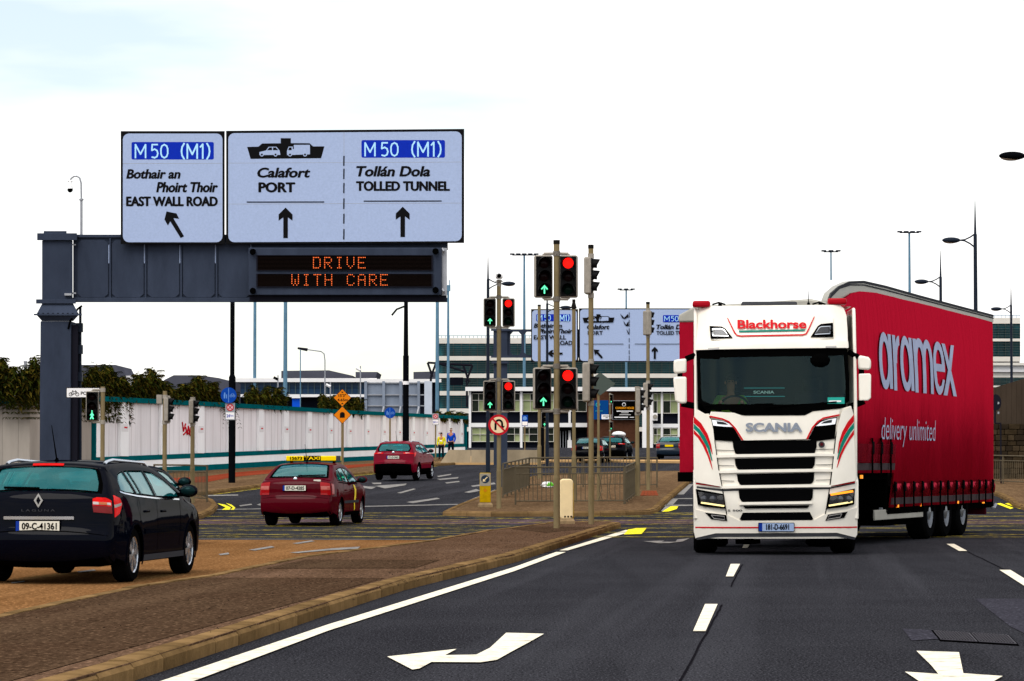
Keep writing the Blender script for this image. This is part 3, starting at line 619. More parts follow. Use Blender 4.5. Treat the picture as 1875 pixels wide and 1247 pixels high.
F57 = {'D': '11110 10001 10001 10001 10001 10001 11110', 'R': '11110 10001 10001 11110 10100 10010 10001', 'I': '01110 00100 00100 00100 00100 00100 01110', 'V': '10001 10001 10001 10001 10001 01010 00100', 'E': '11111 10000 10000 11110 10000 10000 11111',
       'W': '10001 10001 10001 10101 10101 10101 01010', 'T': '11111 00100 00100 00100 00100 00100 00100', 'H': '10001 10001 10001 11111 10001 10001 10001', 'C': '01110 10001 10000 10000 10000 10001 01110', 'A': '01110 10001 10001 11111 10001 10001 10001'}
for wd_, x0, x1, y0, y1 in (('DRIVE', 574, 668.5, 471.5, 490.5), ('WITH CARE', 534.5, 709, 503, 522)):
    n = len(wd_); dx = (x1 - x0) / (n * 6 - 1 - 1 + (n - 1) * 0); dx = (x1 - x0) / (n * 6 - 2 + (n - 1) * .8); dy = (y1 - y0) / 6; b = MB(); x = x0
    for ch in wd_:
        if ch != ' ':
            for j, row in enumerate(F57[ch].split()):
                for i, c in enumerate(row):
                    if c == '1': q = GV(x + i * dx, y0 + j * dy, .04); b.cyl(q, q + Vector((0, -.012, 0)), .0125, n=6)
        x += dx * 6.8
    tag(b.build('led_dots', 'led_amber', vm, VL, smooth=False), kind='stuff')

# ---------------------------------------------------------------- far gantry
HY = 166.; Hm = lambda px, py, off=0.: at(px, py, HY - off)
gb = tag(empty('sign_gantry', Vector((at(917, 800, HY).x, HY, g(HY)))), 'mid grey portal gantry with octagonal openings standing before the white framed offices', 'gantry'); BL = gb.location
b = MB(); q0, q1 = Hm(904, 655), Hm(929, 655); b.box(q0.x, q1.x, HY - .2, HY + .5, BL.z - .1, q0.z - .2); b.build('post', 'gantry_grey', gb, BL)
b = MB(); bx3(b, Hm, 903.5, 929, 606, 654, -.4, .3); b.build('post_head', 'gantry_grey', gb, BL)
for q in ((899, 935, 602, 606), (899, 935, 651, 655), (900, 932, 662, 665.5)): b = MB(); bx3(b, Hm, *q, -.5, .4); b.build('flange', 'gantry_grey', gb, BL)
b = MB(); holes = []
for i in range(12):
    x0 = 934.5 + i * 25.2; x1 = x0 + 20; holes.append([(x0 + 5, 607.5), (x1 - 5, 607.5), (x1, 613), (x1, 645), (x1 - 5, 650.5), (x0 + 5, 650.5), (x0, 645), (x0, 613)])
panel(b, [(929, 603), (1240, 603), (1240, 655), (929, 655)], Hm, .1, .5, 1e4, 1e4, holes=holes, us=np.array([]), vs=np.array([])); b.build('beam', 'gantry_grey', gb, BL)
HS = lambda px, py, off=0.: at(px, py, HY - .5 - off)
C7 = lambda x, y: (780 + x / 3.898, 420 + y / 3.898)
def c7t(s, x0, x1, y0, y1, *a): p, q = C7(x0, y1), C7(x1, y0); return (s, p[0], q[0], p[1], q[1], *a)
c7 = lambda q: [C7(*p) for p in q]
s3 = signboard('direction_sign', 'far route sign reading EAST WALL ROAD over two lines with left arrow', HS, (972.4, 1058.5, 566, 663.5), (974.3, 1056.5, 568, 661.5), HY, r=6)
flat('route_patch', [rrect(982, 1044.5, 575.3, 588, 1.5)], HS, .03, 'sign_blue', s3)
letters('route_number', [c7t('M', 797, 828, 612, 650, .01), c7t('50', 845, 888, 612, 650, .01), c7t('(M1)', 940, 1022, 610, 655, .01)], HS, 'sign_letter', s3, .05)
letters('lettering', [c7t('Bothair an', 770, 970, 672, 702, .05, .2), c7t('Phoirt Thoir', 805, 1045, 710, 742, .05, .2), c7t('EAST WALL', 770, 1000, 755, 785, .035), c7t('ROAD', 935, 1045, 795, 826, .035)], HS, 'sign_black', s3, .05)
flat('arrow', [c7([(868, 885), (893, 862), (912, 862), (898, 879), (975, 879), (975, 893), (898, 893), (912, 908), (893, 908)])], HS, .05, 'sign_black', s3)
s4 = signboard('direction_sign', 'far wide route sign with ferry pictogram and merge chevrons partly behind the lorry', HS, (1060, 1284, 564.5, 663), (1062, 1282, 566.5, 661), HY, r=6)
sc_ = 58.2 / 141.5; hull, wh, ring, hub, win = ship(lambda x, y: (1066.8 + (x - 452.5) * sc_, 575.2 + (y - 253) * sc_))
flat('ferry_symbol', [hull], HS, .05, 'sign_black', s4); [flat('symbol_vehicle', [q], HS, .08, 'sign_white', s4) for q in wh]; [flat('symbol_detail', [q], HS, .11, 'sign_black', s4) for q in hub + win]
letters('lettering', [c7t('Calafort', 1150, 1308, 680, 712, .05, .2), c7t('PORT', 1155, 1262, 725, 752, .035), c7t('Tollán Dola', 1645, 1880, 680, 712, .05, .2), c7t('TOLLED TUNNEL', 1645, 1915, 725, 752, .035)], HS, 'sign_black', s4, .05)
flat('route_patch', [rrect(*[C7(1692, 0)[0], C7(1930, 0)[0], C7(0, 612)[1], C7(0, 662)[1]], 1.5)], HS, .03, 'sign_blue', s4)
letters('route_number', [c7t('M', 1703, 1737, 620, 655, .01), c7t('50', 1750, 1800, 620, 655, .01), c7t('(M1)', 1835, 1915, 618, 658, .01)], HS, 'sign_letter', s4, .05)
for q in ([(1128, 816), (1410, 816), (1410, 820), (1128, 820)], [(1490, 816), (1870, 816), (1870, 820), (1490, 820)]): flat('rule', [c7(q)], HS, .05, 'sign_black', s4)
flat('arrow', [c7([(1197, 857), (1240, 860), (1228, 873), (1263, 912), (1253, 922), (1216, 884), (1206, 898)])], HS, .05, 'sign_black', s4)
p = C7(1633, 838); q = C7(0, 925); flat('arrow', [up_arrow(p[0], p[1], q[1], 5.6, 2.0)], HS, .05, 'sign_black', s4)
for y0, y1 in ((590, 630), (645, 692), (705, 750), (775, 805), (818, 850), (862, 892), (900, 935)): flat('lane_divider', [c7([(1448, y0), (1452.5, y0), (1452.5, y1), (1448, y1)])], HS, .05, 'sign_black', s4)
for q in ([(1385, 600), (1415, 630), (1442, 602), (1445, 625), (1418, 640), (1400, 632)], [(1408, 650), (1428, 680), (1445, 655), (1446, 690), (1430, 690), (1418, 680)], [(1430, 708), (1446, 735), (1447, 752), (1440, 742)]): flat('chevron', [c7(q)], HS, .05, 'sign_black', s4)

# ================================================================ TRAFFIC SIGNALS
def signal_head(parent, c, hgt, rz, lit=None, grey=True, loc0=None, arrow=True):
    """three-aspect head; local front is -Y; c world centre"""
    w = hgt * .43; d = hgt * .2
    b = MB(); b.box(-w / 2, w / 2, 0, d, -hgt / 2, hgt / 2)
    hd = b.build('signal_head', 'signal_grey', parent, bevel=hgt * .05, seg=3); hd.location = Vector(c) - Vector(loc0); hd.rotation_euler = (0, 0, rz)
    b = MB(); b.box(-w * .44, w * .44, -.015, .01, -hgt * .47, hgt * .47); b.build('face', 'signal_black', hd, bevel=.01)
    r = hgt * .125
    for i, z in enumerate((hgt * .31, 0, -hgt * .31)):
        on = (lit == 'red' and i == 0) or (lit == 'green' and i == 2)
        b = MB(); b.lathe([(-.02, r), (-.045, r * .7), (-.055, 0)], 'y', 18, (0, 0, z))
        m = 'lamp_red' if on and i == 0 else ('lens_dkgreen' if i == 2 else 'lens_dark')
        b.build('lens', m, hd)
        if on and i == 2:
            b = MB(); a = r * .82
            b.prism([Vector((x * a, -.07, z + y * a)) for x, y in ((0, 1), (.8, .12), (.62, -.12), (.15, .38), (.15, -1), (-.15, -1), (-.15, .38), (-.62, -.12), (-.8, .12))], (0, .012, 0)); b.build('green_arrow', 'lamp_green', hd, smooth=False)
        b = MB(); n = 14; L = hgt * .2; vs = []                      # hood: open-bottom cowl
        for k in range(n + 1):
            t = R(-35 + 250 * k / n); vs += [(r * 1.16 * math.cos(t), -.01, z + r * 1.16 * math.sin(t)), (r * 1.12 * math.cos(t), -.01 - L * (.55 + .45 * max(0, math.sin(t))), z + r * 1.12 * math.sin(t) - .01)]
        b.add(vs, [(2 * k, 2 * k + 2, 2 * k + 3, 2 * k + 1) for k in range(n)])
        vs2 = [(x * 1.06, y, z + (zz - z) * 1.06) for x, y, zz in vs]; b.add(vs2, [(2 * k + 1, 2 * k + 3, 2 * k + 2, 2 * k) for k in range(n)])
        b.build('hood', 'signal_black', hd)
    return hd
def signal_post(label, px, pyb, pyt, heads, lift=.12, wpx=12, cap=True, group=None, name='traffic_light', Y=None, sleeve=True):
    base = gnd(px, pyb, lift) if Y is None else Vector((at(px, pyb, Y).x, Y, at(px, pyb, Y).z)); Y = base.y; s = S(Y)
    t = tag(empty(name, base), label, 'traffic light', group); top = at(px, pyt, Y).z - base.z; r = wpx / s / 2
    b = MB(); b.cyl((0, 0, -.05), (0, 0, 1.0 if sleeve else top), r * (1.12 if sleeve else 1), n=14)
    if sleeve: b.cyl((0, 0, 1.0), (0, 0, 1.05), r * 1.12, r, n=14); b.cyl((0, 0, 1.05), (0, 0, top), r, n=14)
    b.build('pole', 'steel_pole', t)
    if cap: b = MB(); b.cyl((0, 0, top), (0, 0, top + .08), r * 1.12, n=14); b.build('cap', 'pole_cap', t)
    b = MB(); b.box(-r * .35, r * .35, -r * 1.16, -r * .8, .45, .72); b.build('access_door', 'steel_pole', t)
    for (hx, y0, y1, rz, lit) in heads:
        c = at(hx, (y0 + y1) / 2, Y); hh = (y1 - y0) / s; x = c.x - base.x; z = c.z - base.z
        signal_head(t, Vector((c.x, Y - .02 - (.0 if abs(rz) < 1 else 0), c.z)), hh, rz, lit, loc0=base)
        for zz in (z + hh * .535, z - hh * .535):
            b = MB(); b.cyl((0, 0, zz), (x, .05, zz), .028, n=8); b.cyl((x, .05, zz), (x, .05, z + (zz - z) * .9), .032, n=8); b.cyl((0, 0, zz - .05), (0, 0, zz + .05), r * 1.2, n=14); b.build('bracket', 'signal_grey', t)
    return t
TL1 = signal_post('tall signal post on median tip with two red and two green arrow heads', 1019.5, 967, 447, [(996, 467, 545, R(8), 'green'), (1040.5, 467, 545, R(-6), 'red'), (994, 673, 750, R(10), 'green'), (1040, 673, 751, R(-6), 'red')], .125, 11)
TL2 = signal_post('tall signal post on median tip with heads turned side-on beside the bollard', 1082.5, 959.5, 455, [(1084, 471, 539, R(82), None), (1082, 664, 736, R(82), None)], .125, 9.5)
TL3 = signal_post('signal post with camera on top and round no U-turn sign below its heads', 913.5, 931, 524, [(897, 546, 598, R(4), 'green'), (931, 546, 598, R(-4), 'red'), (897, 697, 752, R(4), 'green'), (931, 697, 752, R(-4), 'red')], .12, 8, cap=False)
TL4 = signal_post('signal post on railed island with one high head and one low side-on head', 1187, 897, 557, [(1189, 569, 614, R(115), None), (1187, 701, 746, R(84), None)], .12, 6.5)
TL5 = signal_post('thick short signal post at railing corner with a low black side-on head', 1167, 908, 714, [(1173, 712, 756, R(84), None)], .12, 7.5)
# camera and prohibition disc on TL3
b0 = TL3.location; Y3 = b0.y
cm = tag(empty('traffic_camera', at(914, 524, Y3)), 'small white traffic camera on top of the signal post with no U-turn sign', 'camera'); q = at(914, 524, Y3)
b = MB(); b.cyl((0, 0, -.01), (0, 0, .12), .06); b.cyl((0, 0, .12), (0, 0, .18), .11, .05); b.build('mount', 'signal_grey', cm)
b = MB(); b.box(-.1, .1, -.2, .12, .2, .36); b.build('housing', 'wall_pier', cm, bevel=.05, seg=3)
b = MB(); b.cyl((0, -.2, .27), (0, -.24, .27), .06); b.build('lens', 'black', cm)
def disc_sign(name, label, px, py, r_px, Y, parts, cat='sign', square=False):
    c = at(px, py, Y); t = tag(empty(name, c), label, cat); r = r_px / S(Y)
    b = MB(); b.cyl((0, .02, 0), (0, 0, 0), r, n=32); b.build('disc', parts[0], t)
    return t, r
nu, r = disc_sign('prohibition_sign', 'round red bordered no U-turn sign with black arrow and slash', 913, 778, 19, Y3 - .12, ['lens_red_sign' if False else mat('sign_red', '#b51824', .4)])
LF = lambda x, z, off: Vector((x, -off, z))
def loc_flat(name, polys, off, m, parent, thick=0.):
    b = MB()
    for p in polys: panel(b, p, LF, off, thick, 1e4, 1e4, us=np.array([]), vs=np.array([]))
    return b.build(name, m, parent, smooth=False)
loc_flat('face', [circ(0, 0, r * .78, 32)], .004, mat('sign_cream', '#e3c9a0', .5), nu)
u_ = [(-.42, -.5), (-.42, .1)] + [(-.0 + .29 * math.cos(t) * 1.0 - .13 + .13, .1 + .33 * math.sin(t)) for t in [R(180 - 18 * i) for i in range(1, 10)]]
arc = [(-.3, -.5)] + [(.02 + .32 * math.cos(R(180 - 20 * i)), .12 + .34 * math.sin(R(180 - 20 * i))) for i in range(10)] + [(.34, -.1)]
loc_flat('arrow', [[(x * r, z * r) for x, z in stroke(arc, .2)], [(x * r, z * r) for x, z in ((.34 - .26, -.1), (.34 + .26, -.1), (.34, -.48))]], .008, 'sign_black', nu)
loc_flat('slash', [[(x * r, z * r) for x, z in stroke([(-.6, .6), (.6, -.6)], .16)]], .012, 'sign_red', nu)
# plain poles on the far island
for px, yb, yt, w, lab in ((987.5, 876, 561, 5.6, 'slim bare steel pole standing behind the railed island'), (1051, 921, 566, 6.6, 'bare steel pole with sleeve and bell top inside the railings'), (1096, 917, 690, 4.6, 'thin pole carrying the back of a diamond sign inside the railings')):
    base = gnd(px, yb, .12); s = S(base.y); t = tag(empty('steel_pole', base), lab, 'pole'); top = at(px, yt, base.y).z - base.z; r = w / 2 / s
    b = MB(); b.cyl((0, 0, -.05), (0, 0, 1.3), r * 1.35, n=12); b.cyl((0, 0, 1.3), (0, 0, 1.38), r * 1.35, r, n=12); b.cyl((0, 0, 1.38), (0, 0, top), r, n=12); b.build('pole', 'steel_pole', t)
    b = MB(); b.cyl((0, 0, top), (0, 0, top + .07), r * 1.1, n=12)
    if px == 1051: b.cyl((0, 0, top + .02), (0, 0, top + .2), r * 1.7, r * .8, n=12); b.cyl((0, 0, top + .2), (0, 0, top + .28), r * .9, n=12)
    b.build('cap', 'pole_cap', t)
    if px == 1096:
        zz = at(1107, 703, base.y).z - base.z; a = 28 / s
        b = MB(); b.prism([Vector((x + .05, -.08, zz + z)) for x, z in ((-a, 0), (0, -a * .75), (a, 0), (0, a * .75))], (0, .03, 0)); b.build('sign_back', mat('sign_back_grey', '#4c5550', .5), t)
# small far signals
for px, yb, yt, hs, lab in ((998, 842, 752, [(997, 754, 783)], 'little far signal with green arrow on a thin pole by the black post'), (1117, 840, 720, [(1119, 722, 739), (1119, 772, 788)], 'little far signal with two green lamps before the brick wall')):
    Yk = 172.; signal_post(lab, px, yb, yt, [(h0, y0, y1, 0, 'green') for h0, y0, y1 in hs], wpx=3, Y=Yk, sleeve=False, cap=False)
# left corner signals
SL1 = signal_post('signal post by gantry showing green man arrow beside bicycle finger sign', 187, 945, 708, [(169, 716, 771, R(2), None)], .12, 8, cap=False)
Y1 = SL1.location.y; q = at(168.5, 760.5, Y1 - .1) - SL1.location
hd = [c for c in SL1.children if c.name.startswith('signal_head')][0]
b = MB(); a = 7.5 / S(Y1); q2 = at(168.5, 760.5, Y1 - .1) - at(169, 743.5, Y1 - .02)
b.prism([Vector((q2.x + x * a, -.1, q2.z + z * a)) for x, z in ((-.12, .75), (.12, .75), (.2, .45), (.5, 0), (.36, -.1), (.16, .15), (.2, -.2), (.45, -.95), (.2, -.95), (0, -.4), (-.25, -.95), (-.5, -.9), (-.2, -.2), (-.16, .15), (-.4, -.08), (-.5, .05), (-.2, .45))], (0, .01, 0))
b.sphere((q2.x, -.095, q2.z + a * .98), a * .2, nu=8, nv=6); b.build('green_man', 'lamp_green', hd, smooth=False)
SL2 = signal_post('plain signal post on corner island with black head turned sideways by grey box', 301, 933, 716, [(310, 728, 772, R(84), None)], .12, 8, cap=False)
SL3 = signal_post('signal post at corner railing with black head turned sideways past red graffiti', 352, 921, 727, [(356, 732, 776, R(84), None)], .12, 7.5, cap=False)
b = MB(); q = at(291, 731, SL2.location.y) - SL2.location; b.box(q.x - .06, q.x + .08, -.05, .12, q.z - .12, q.z + .12); b.build('control_box', 'signal_grey', SL2)
# bicycle finger sign on the gantry side
Yb = 79.2; q = at(152, 719, Yb); fs = tag(empty('finger_sign', q), 'white finger sign with bicycle symbol reading PORT fixed to the gantry post', 'sign'); s = S(Yb)
w0, w1, hh = (121 - 152) / s, (183 - 152) / s, 9.5 / s
loc_flat('board', [[(w0, -hh), (w1, -hh), (w1, hh), (w0, hh)]], .0, 'sign_black', fs, .02); loc_flat('face', [[(w0 + .02, -hh + .018), (w1 - .02, -hh + .018), (w1 - .02, hh - .018), (w0 + .02, hh - .018)]], .004, 'notice_white', fs)
B = lambda x, y: ((x - 152) / s, (719 - y) / s)
bb = MB()
for cx in (129.5, 141.5):
    panel(bb, circ(*B(cx, 722), 3.6 / s, 20), LF, .008, 0, 9, 9, holes=[circ(*B(cx, 722), 2.5 / s, 20)], us=np.array([]), vs=np.array([]))
for st in ([(129.5, 722), (133, 716.5), (139.5, 716.5), (135.5, 722), (129.5, 722)], [(133, 716.5), (135.5, 722)], [(141.5, 722), (139.2, 715.5), (138, 714.6)], [(132, 715.5), (134.5, 715.5)]):
    for a_, b_ in zip(st, st[1:]): panel(bb, stroke([B(*a_), B(*b_)], .013), LF, .009, 0, 9, 9, us=np.array([]), vs=np.array([]))
bb.build('bicycle_symbol', 'sign_black', fs, smooth=False)
bb = MB(); text(bb, 'PORT', *[B(148, 0)[0], B(170, 0)[0]], B(0, 723)[1], B(0, 717)[1], LF, .008, .03); bb.build('lettering', 'sign_black', fs, smooth=False)

# keep-left bollards
def bollard(label, px, yb, yt, w, front):
    base = gnd(px, yb, .12); s = S(base.y); t = tag(empty('traffic_bollard', base), label, 'bollard'); H = (yb - yt) / s; hw = w / s / 2
    b = MB(); b.box(-hw * 1.25, hw * 1.25, -hw * .9, hw * .9, -.02, H * .06); b.add([(-hw * 1.25, -hw * .9, H * .06), (hw * 1.25, -hw * .9, H * .06), (hw * 1.25, hw * .9, H * .06), (-hw * 1.25, hw * .9, H * .06), (-hw, -hw * .6, H * .12), (hw, -hw * .6, H * .12), (hw, hw * .6, H * .12), (-hw, hw * .6, H * .12)], [(0, 1, 5, 4), (1, 2, 6, 5), (2, 3, 7, 6), (3, 0, 4, 7), (4, 5, 6, 7)])
    b.build('base', mat('bollard_base', '#8a7558', .8, var=.3, scale=6) if front else 'bollard_base', t)
    yel = MATS.get('bollard_yellow') or mat('bollard_yellow', '#b8930c', .55, var=.25, scale=5); cr_ = MATS.get('bollard_cream') or mat('bollard_cream', '#e8d2a4', .45, var=.08, scale=5)
    if front:
        b = MB(); b.box(-hw * .92, hw * .92, -hw * .55, hw * .5, H * .12, H * .97); b.build('body', yel, t, bevel=.02)
        loc_flat('face', [rrect(-hw * .88, hw * .88, H * .60, H * .955, hw * .15)], hw * .55 + .006, mat('bollard_grey', '#9c9484', .5), t)
        c = [(x, z) for x, z in circ(0, H * .79, hw * .68, 24)]; loc_flat('disc', [c], hw * .55 + .010, mat('bollard_blue', '#233447', .4), t)
        loc_flat('arrow', [[(x * hw, H * .79 + z * hw) for x, z in ((-.42, -.42), (.08, -.36), (-.08, -.2), (.42, .3), (.3, .42), (-.2, -.08), (-.36, .08))]], hw * .55 + .014, cr_, t)
        loc_flat('emblem', [circ(0, H * .47, hw * .3, 8)], hw * .55 + .006, mat('bollard_orange', '#c07c18', .5), t)
    else:
        b = MB(); q = rrect(-hw, hw, H * .1, H, hw * .55); b.prism([Vector((x, -hw * .45, z)) for x, z in q], (0, hw * .55, 0)); b.build('shell', cr_, t, bevel=.03, seg=3)
        b = MB(); q = rrect(-hw * .95, hw * 1.12, H * .1, H * .93, hw * .3); b.prism([Vector((x, hw * .12, z)) for x, z in q], (0, hw * .4, 0)); b.build('body', yel, t)
        b = MB(); [b.cyl((x * hw, -hw * .46, H * .16), (x * hw, -hw * .5, H * .16), .02) for x in (-.2, .25, .7)]; b.build('fixing', 'black', t)
bollard('yellow keep-left bollard with dark blue arrow disc at far island nose', 888.5, 928, 864, 22, True)
bollard('cream rear-shell bollard on median tip behind the tall signal post', 1037, 959, 877, 25, False)

# ---------------------------------------------------------------- pole signs by the wall
def pole_sign(label, px, yb, yt, w, m='steel_pole', lift=.12, Y=None):
    base = gnd(px, yb, lift) if Y is None else Vector((at(px, yb, Y).x, Y, g(Y) + .1)); s = S(base.y)
    t = tag(empty('sign_post', base), label, 'sign'); top = at(px, yt, base.y).z - base.z
    b = MB(); b.cyl((0, 0, -.05), (0, 0, top), w / 2 / s, n=10); b.build('pole', m, t)
    return t, base, s
def nostop(t, base, s, px, py, r):
    q = at(px, py, base.y) - base; c = lambda k, n=24: [(q.x + x, q.z + z) for x, z in circ(0, 0, r * k / s, n)]
    R0 = r / s; loc_flat('plate', [[(q.x - R0 * 1.3, q.z - R0 * 3.4), (q.x + R0 * 1.3, q.z - R0 * 3.4), (q.x + R0 * 1.3, q.z + R0 * 1.2), (q.x - R0 * 1.3, q.z + R0 * 1.2)]], .14, mat('plate_grey', '#8e9298', .5) if 'plate_grey' not in MATS else 'plate_grey', t, .02)
    loc_flat('border', [c(1)], .146, 'sign_red', t); loc_flat('field', [c(.74)], .150, mat('sign_pink', '#d2a9ae', .5) if 'sign_pink' not in MATS else 'sign_pink', t)
    loc_flat('cross', [[(q.x + x * R0, q.z + z * R0) for x, z in stroke([(-.55, -.55), (.55, .55)], .2)], [(q.x + x * R0, q.z + z * R0) for x, z in stroke([(-.55, .55), (.55, -.55)], .2)]], .153, 'sign_red', t)
    loc_flat('hours_plate', [[(q.x - R0 * 1.15, q.z - R0 * 3.2), (q.x + R0 * 1.15, q.z - R0 * 3.2), (q.x + R0 * 1.15, q.z - R0 * 1.35), (q.x - R0 * 1.15, q.z - R0 * 1.35)]], .147, 'notice_white', t)
    b = MB(); text(b, '24', q.x - R0 * .95, q.x - R0 * .05, q.z - R0 * 2.7, q.z - R0 * 1.85, LF, .152, .03); text(b, 'hrs', q.x + R0 * .1, q.x + R0 * .9, q.z - R0 * 2.5, q.z - R0 * 1.9, LF, .152, .01); b.build('lettering', 'sign_blue', t, smooth=False)
def bluedisc(t, base, s, px, py, r, off=.14):
    q = at(px, py, base.y) - base; r /= s
    loc_flat('disc', [[(q.x + x, q.z + z) for x, z in circ(0, 0, r, 28)]], off, mat('cycle_blue', '#0a3f9a', .4) if 'cycle_blue' not in MATS else 'cycle_blue', t, .02)
    pl = mat('cycle_pale', '#5f8ac8', .4) if 'cycle_pale' not in MATS else 'cycle_pale'
    f = lambda pts: [(q.x + x * r, q.z + z * r) for x, z in pts]
    loc_flat('divider', [f([(-.04, -.9), (.04, -.9), (.04, .9), (-.04, .9)])], off + .004, pl, t)
    loc_flat('walkers', [f([(-.6, -.4), (-.45, -.4), (-.4, 0), (-.42, .35), (-.55, .35), (-.62, 0)]), f([(-.32, -.4), (-.2, -.4), (-.2, .1), (-.32, .1)])], off + .004, pl, t)
    b = MB()
    for cx in (.3, .66): panel(b, f(circ(cx, -.08, .17, 16)), LF, off + .004, 0, 9, 9, holes=[f(circ(cx, -.08, .11, 16))], us=np.array([]), vs=np.array([]))
    panel(b, f(stroke([(.3, -.08), (.4, .2), (.6, .2), (.66, -.08)], .06)), LF, off + .005, 0, 9, 9, us=np.array([]), vs=np.array([])); b.build('cycle_symbol', pl, t, smooth=False)
BP = []
bp, base, s = pole_sign('black lamp column carrying round blue cycle sign and no stopping plate', 424.5, 884, 300, 8.5, 'pole_black'); bp.name = 'lamp_column'; bp['category'] = 'lamp post'
b = MB(); b.cyl((0, 0, -.05), (0, 0, 4.0), 6.3 / s, n=14); b.cyl((0, 0, 4.0), (0, 0, 4.1), 6.3 / s, 4.2 / s, n=14); b.build('column_base', 'pole_black', bp)
bluedisc(bp, base, s, 419.5, 724, 14.5, .2); nostop(bp, base, s, 422, 746, 6.8)
t, base, s = pole_sign('two orange diamond signs reading 4.65m height limit and tunnel on one post', 627, 852, 716, 5.0)
q = at(627, 728.5, base.y) - base; a = 16.5 / s; org = mat('sign_orange', '#d97a10', .45)
for py in (728.5, 760):
    q = at(627, py, base.y) - base; dd = lambda k: [(q.x - a * k, q.z), (q.x, q.z - a * k), (q.x + a * k, q.z), (q.x, q.z + a * k)]
    loc_flat('diamond', [dd(1)], .10, 'sign_black', t, .02); loc_flat('diamond_face', [dd(.94)], .104, org, t)
    if py < 740:
        b = MB(); text(b, "15'3\"", q.x - a * .42, q.x + a * .42, q.z + a * .1, q.z + a * .42, LF, .11, .03); text(b, '4.65m', q.x - a * .55, q.x + a * .62, q.z - a * .38, q.z - a * .08, LF, .11, .03); b.build('lettering', 'sign_black', t, smooth=False)
        loc_flat('arrowhead', [[(q.x - a * .16, q.z + a * .68), (q.x + a * .16, q.z + a * .68), (q.x, q.z + a * .52)], [(q.x - a * .16, q.z - a * .7), (q.x + a * .16, q.z - a * .7), (q.x, q.z - a * .54)]], .11, 'sign_black', t)
    else: loc_flat('tunnel_symbol', [[(q.x - a * .27, q.z - a * .3), (q.x + a * .27, q.z - a * .3), (q.x + a * .27, q.z + a * .12)] + [(q.x + a * .27 * math.cos(R(k)), q.z + a * .12 + a * .22 * math.sin(R(k))) for k in (30, 60, 90, 120, 150)] + [(q.x - a * .27, q.z + a * .12)]], .11, 'sign_black', t)
t, base, s = pole_sign('round blue shared path sign on its own slim post', 714, 846, 746, 3.2); bluedisc(t, base, s, 714, 756, 10, .06)
t, base, s = pole_sign('small no stopping sign on a slim post near the wall end', 797.5, 843, 758, 2.8); nostop(t, base, s, 797.5, 762.5, 4.6)
t, base, s = pole_sign('blue parking sign with white plate in front of the white framed offices', 961, 824, 760, 2.2, Y=182.)
q = at(961, 770, 182.) - base; loc_flat('board', [[(q.x - 5.5 / s, q.z - 10 / s), (q.x + 5.5 / s, q.z - 10 / s), (q.x + 5.5 / s, q.z + 10 / s), (q.x - 5.5 / s, q.z + 10 / s)]], .05, 'cycle_blue', t, .02)
loc_flat('plate', [[(q.x - 4.8 / s, q.z - 9 / s), (q.x + 4.8 / s, q.z - 9 / s), (q.x + 4.8 / s, q.z - 2 / s), (q.x - 4.8 / s, q.z - 2 / s)]], .056, 'notice_white', t); loc_flat('roundel', [[(q.x + x, q.z + 4 / s + z) for x, z in circ(0, 0, 3.8 / s, 16)]], .056, 'cycle_pale', t)
b = tag(empty('lamp_column', Vector((at(743, 850, 150.).x, 150., g(150) + .12))), 'tall black lamp column rising behind the red crossover by the wall', 'lamp post'); s = S(150.)
m_ = MB(); m_.cyl((0, 0, -.1), (0, 0, 2.6), 6 / s, n=12); m_.cyl((0, 0, 2.6), (0, 0, 5.6), 5.4 / s, n=12); m_.cyl((0, 0, 5.6), (0, 0, 12.), 4.4 / s, 2.6 / s, n=12); m_.build('pole', 'pole_black', b)
m_ = MB(); m_.cyl((0, 0, 4.15), (0, 0, 4.32), 5.8 / s, n=12); m_.build('band', 'notice_white', b)
m_ = MB(); m_.tube([(-.1, -.1, 8.05), (-.45, -.3, 7.9), (-.7, -.3, 7.6)], .05, 6); m_.build('arm', 'pole_black', b)
b = tag(empty('lamp_column', Vector((at(908.5, 850, 176.).x, 176., g(176) + .1))), 'black post rising at the far traffic island behind the no U-turn sign', 'lamp post'); s = S(176.); b.location.x = at(993, 800, 176.).x; b['label'] = 'short black post behind the tall signal post before the white framed offices'
m_ = MB(); m_.cyl((0, 0, -.1), (0, 0, 3.4), 4.6 / s, n=12); m_.cyl((0, 0, 3.4), (0, 0, 4.2), 2.6 / s, n=10); m_.build('pole', 'pole_black', b)
# ================================================================ BOUNDARY WALL
def wpt(i): return wx(*WALL[i])
wallo = tag(empty('boundary_wall', (*wx(430, 148), g(148))), 'long white panelled wall with teal coping and base stripes', 'wall'); WL = wallo.location
old = tag(empty('boundary_wall', (*wx(40, 117), g(117))), 'stained wall section coloured greyer for its shade with teal coping left of the gantry post', 'wall'); OL = old.location  # old: left wall section, its shade put into the grey colour
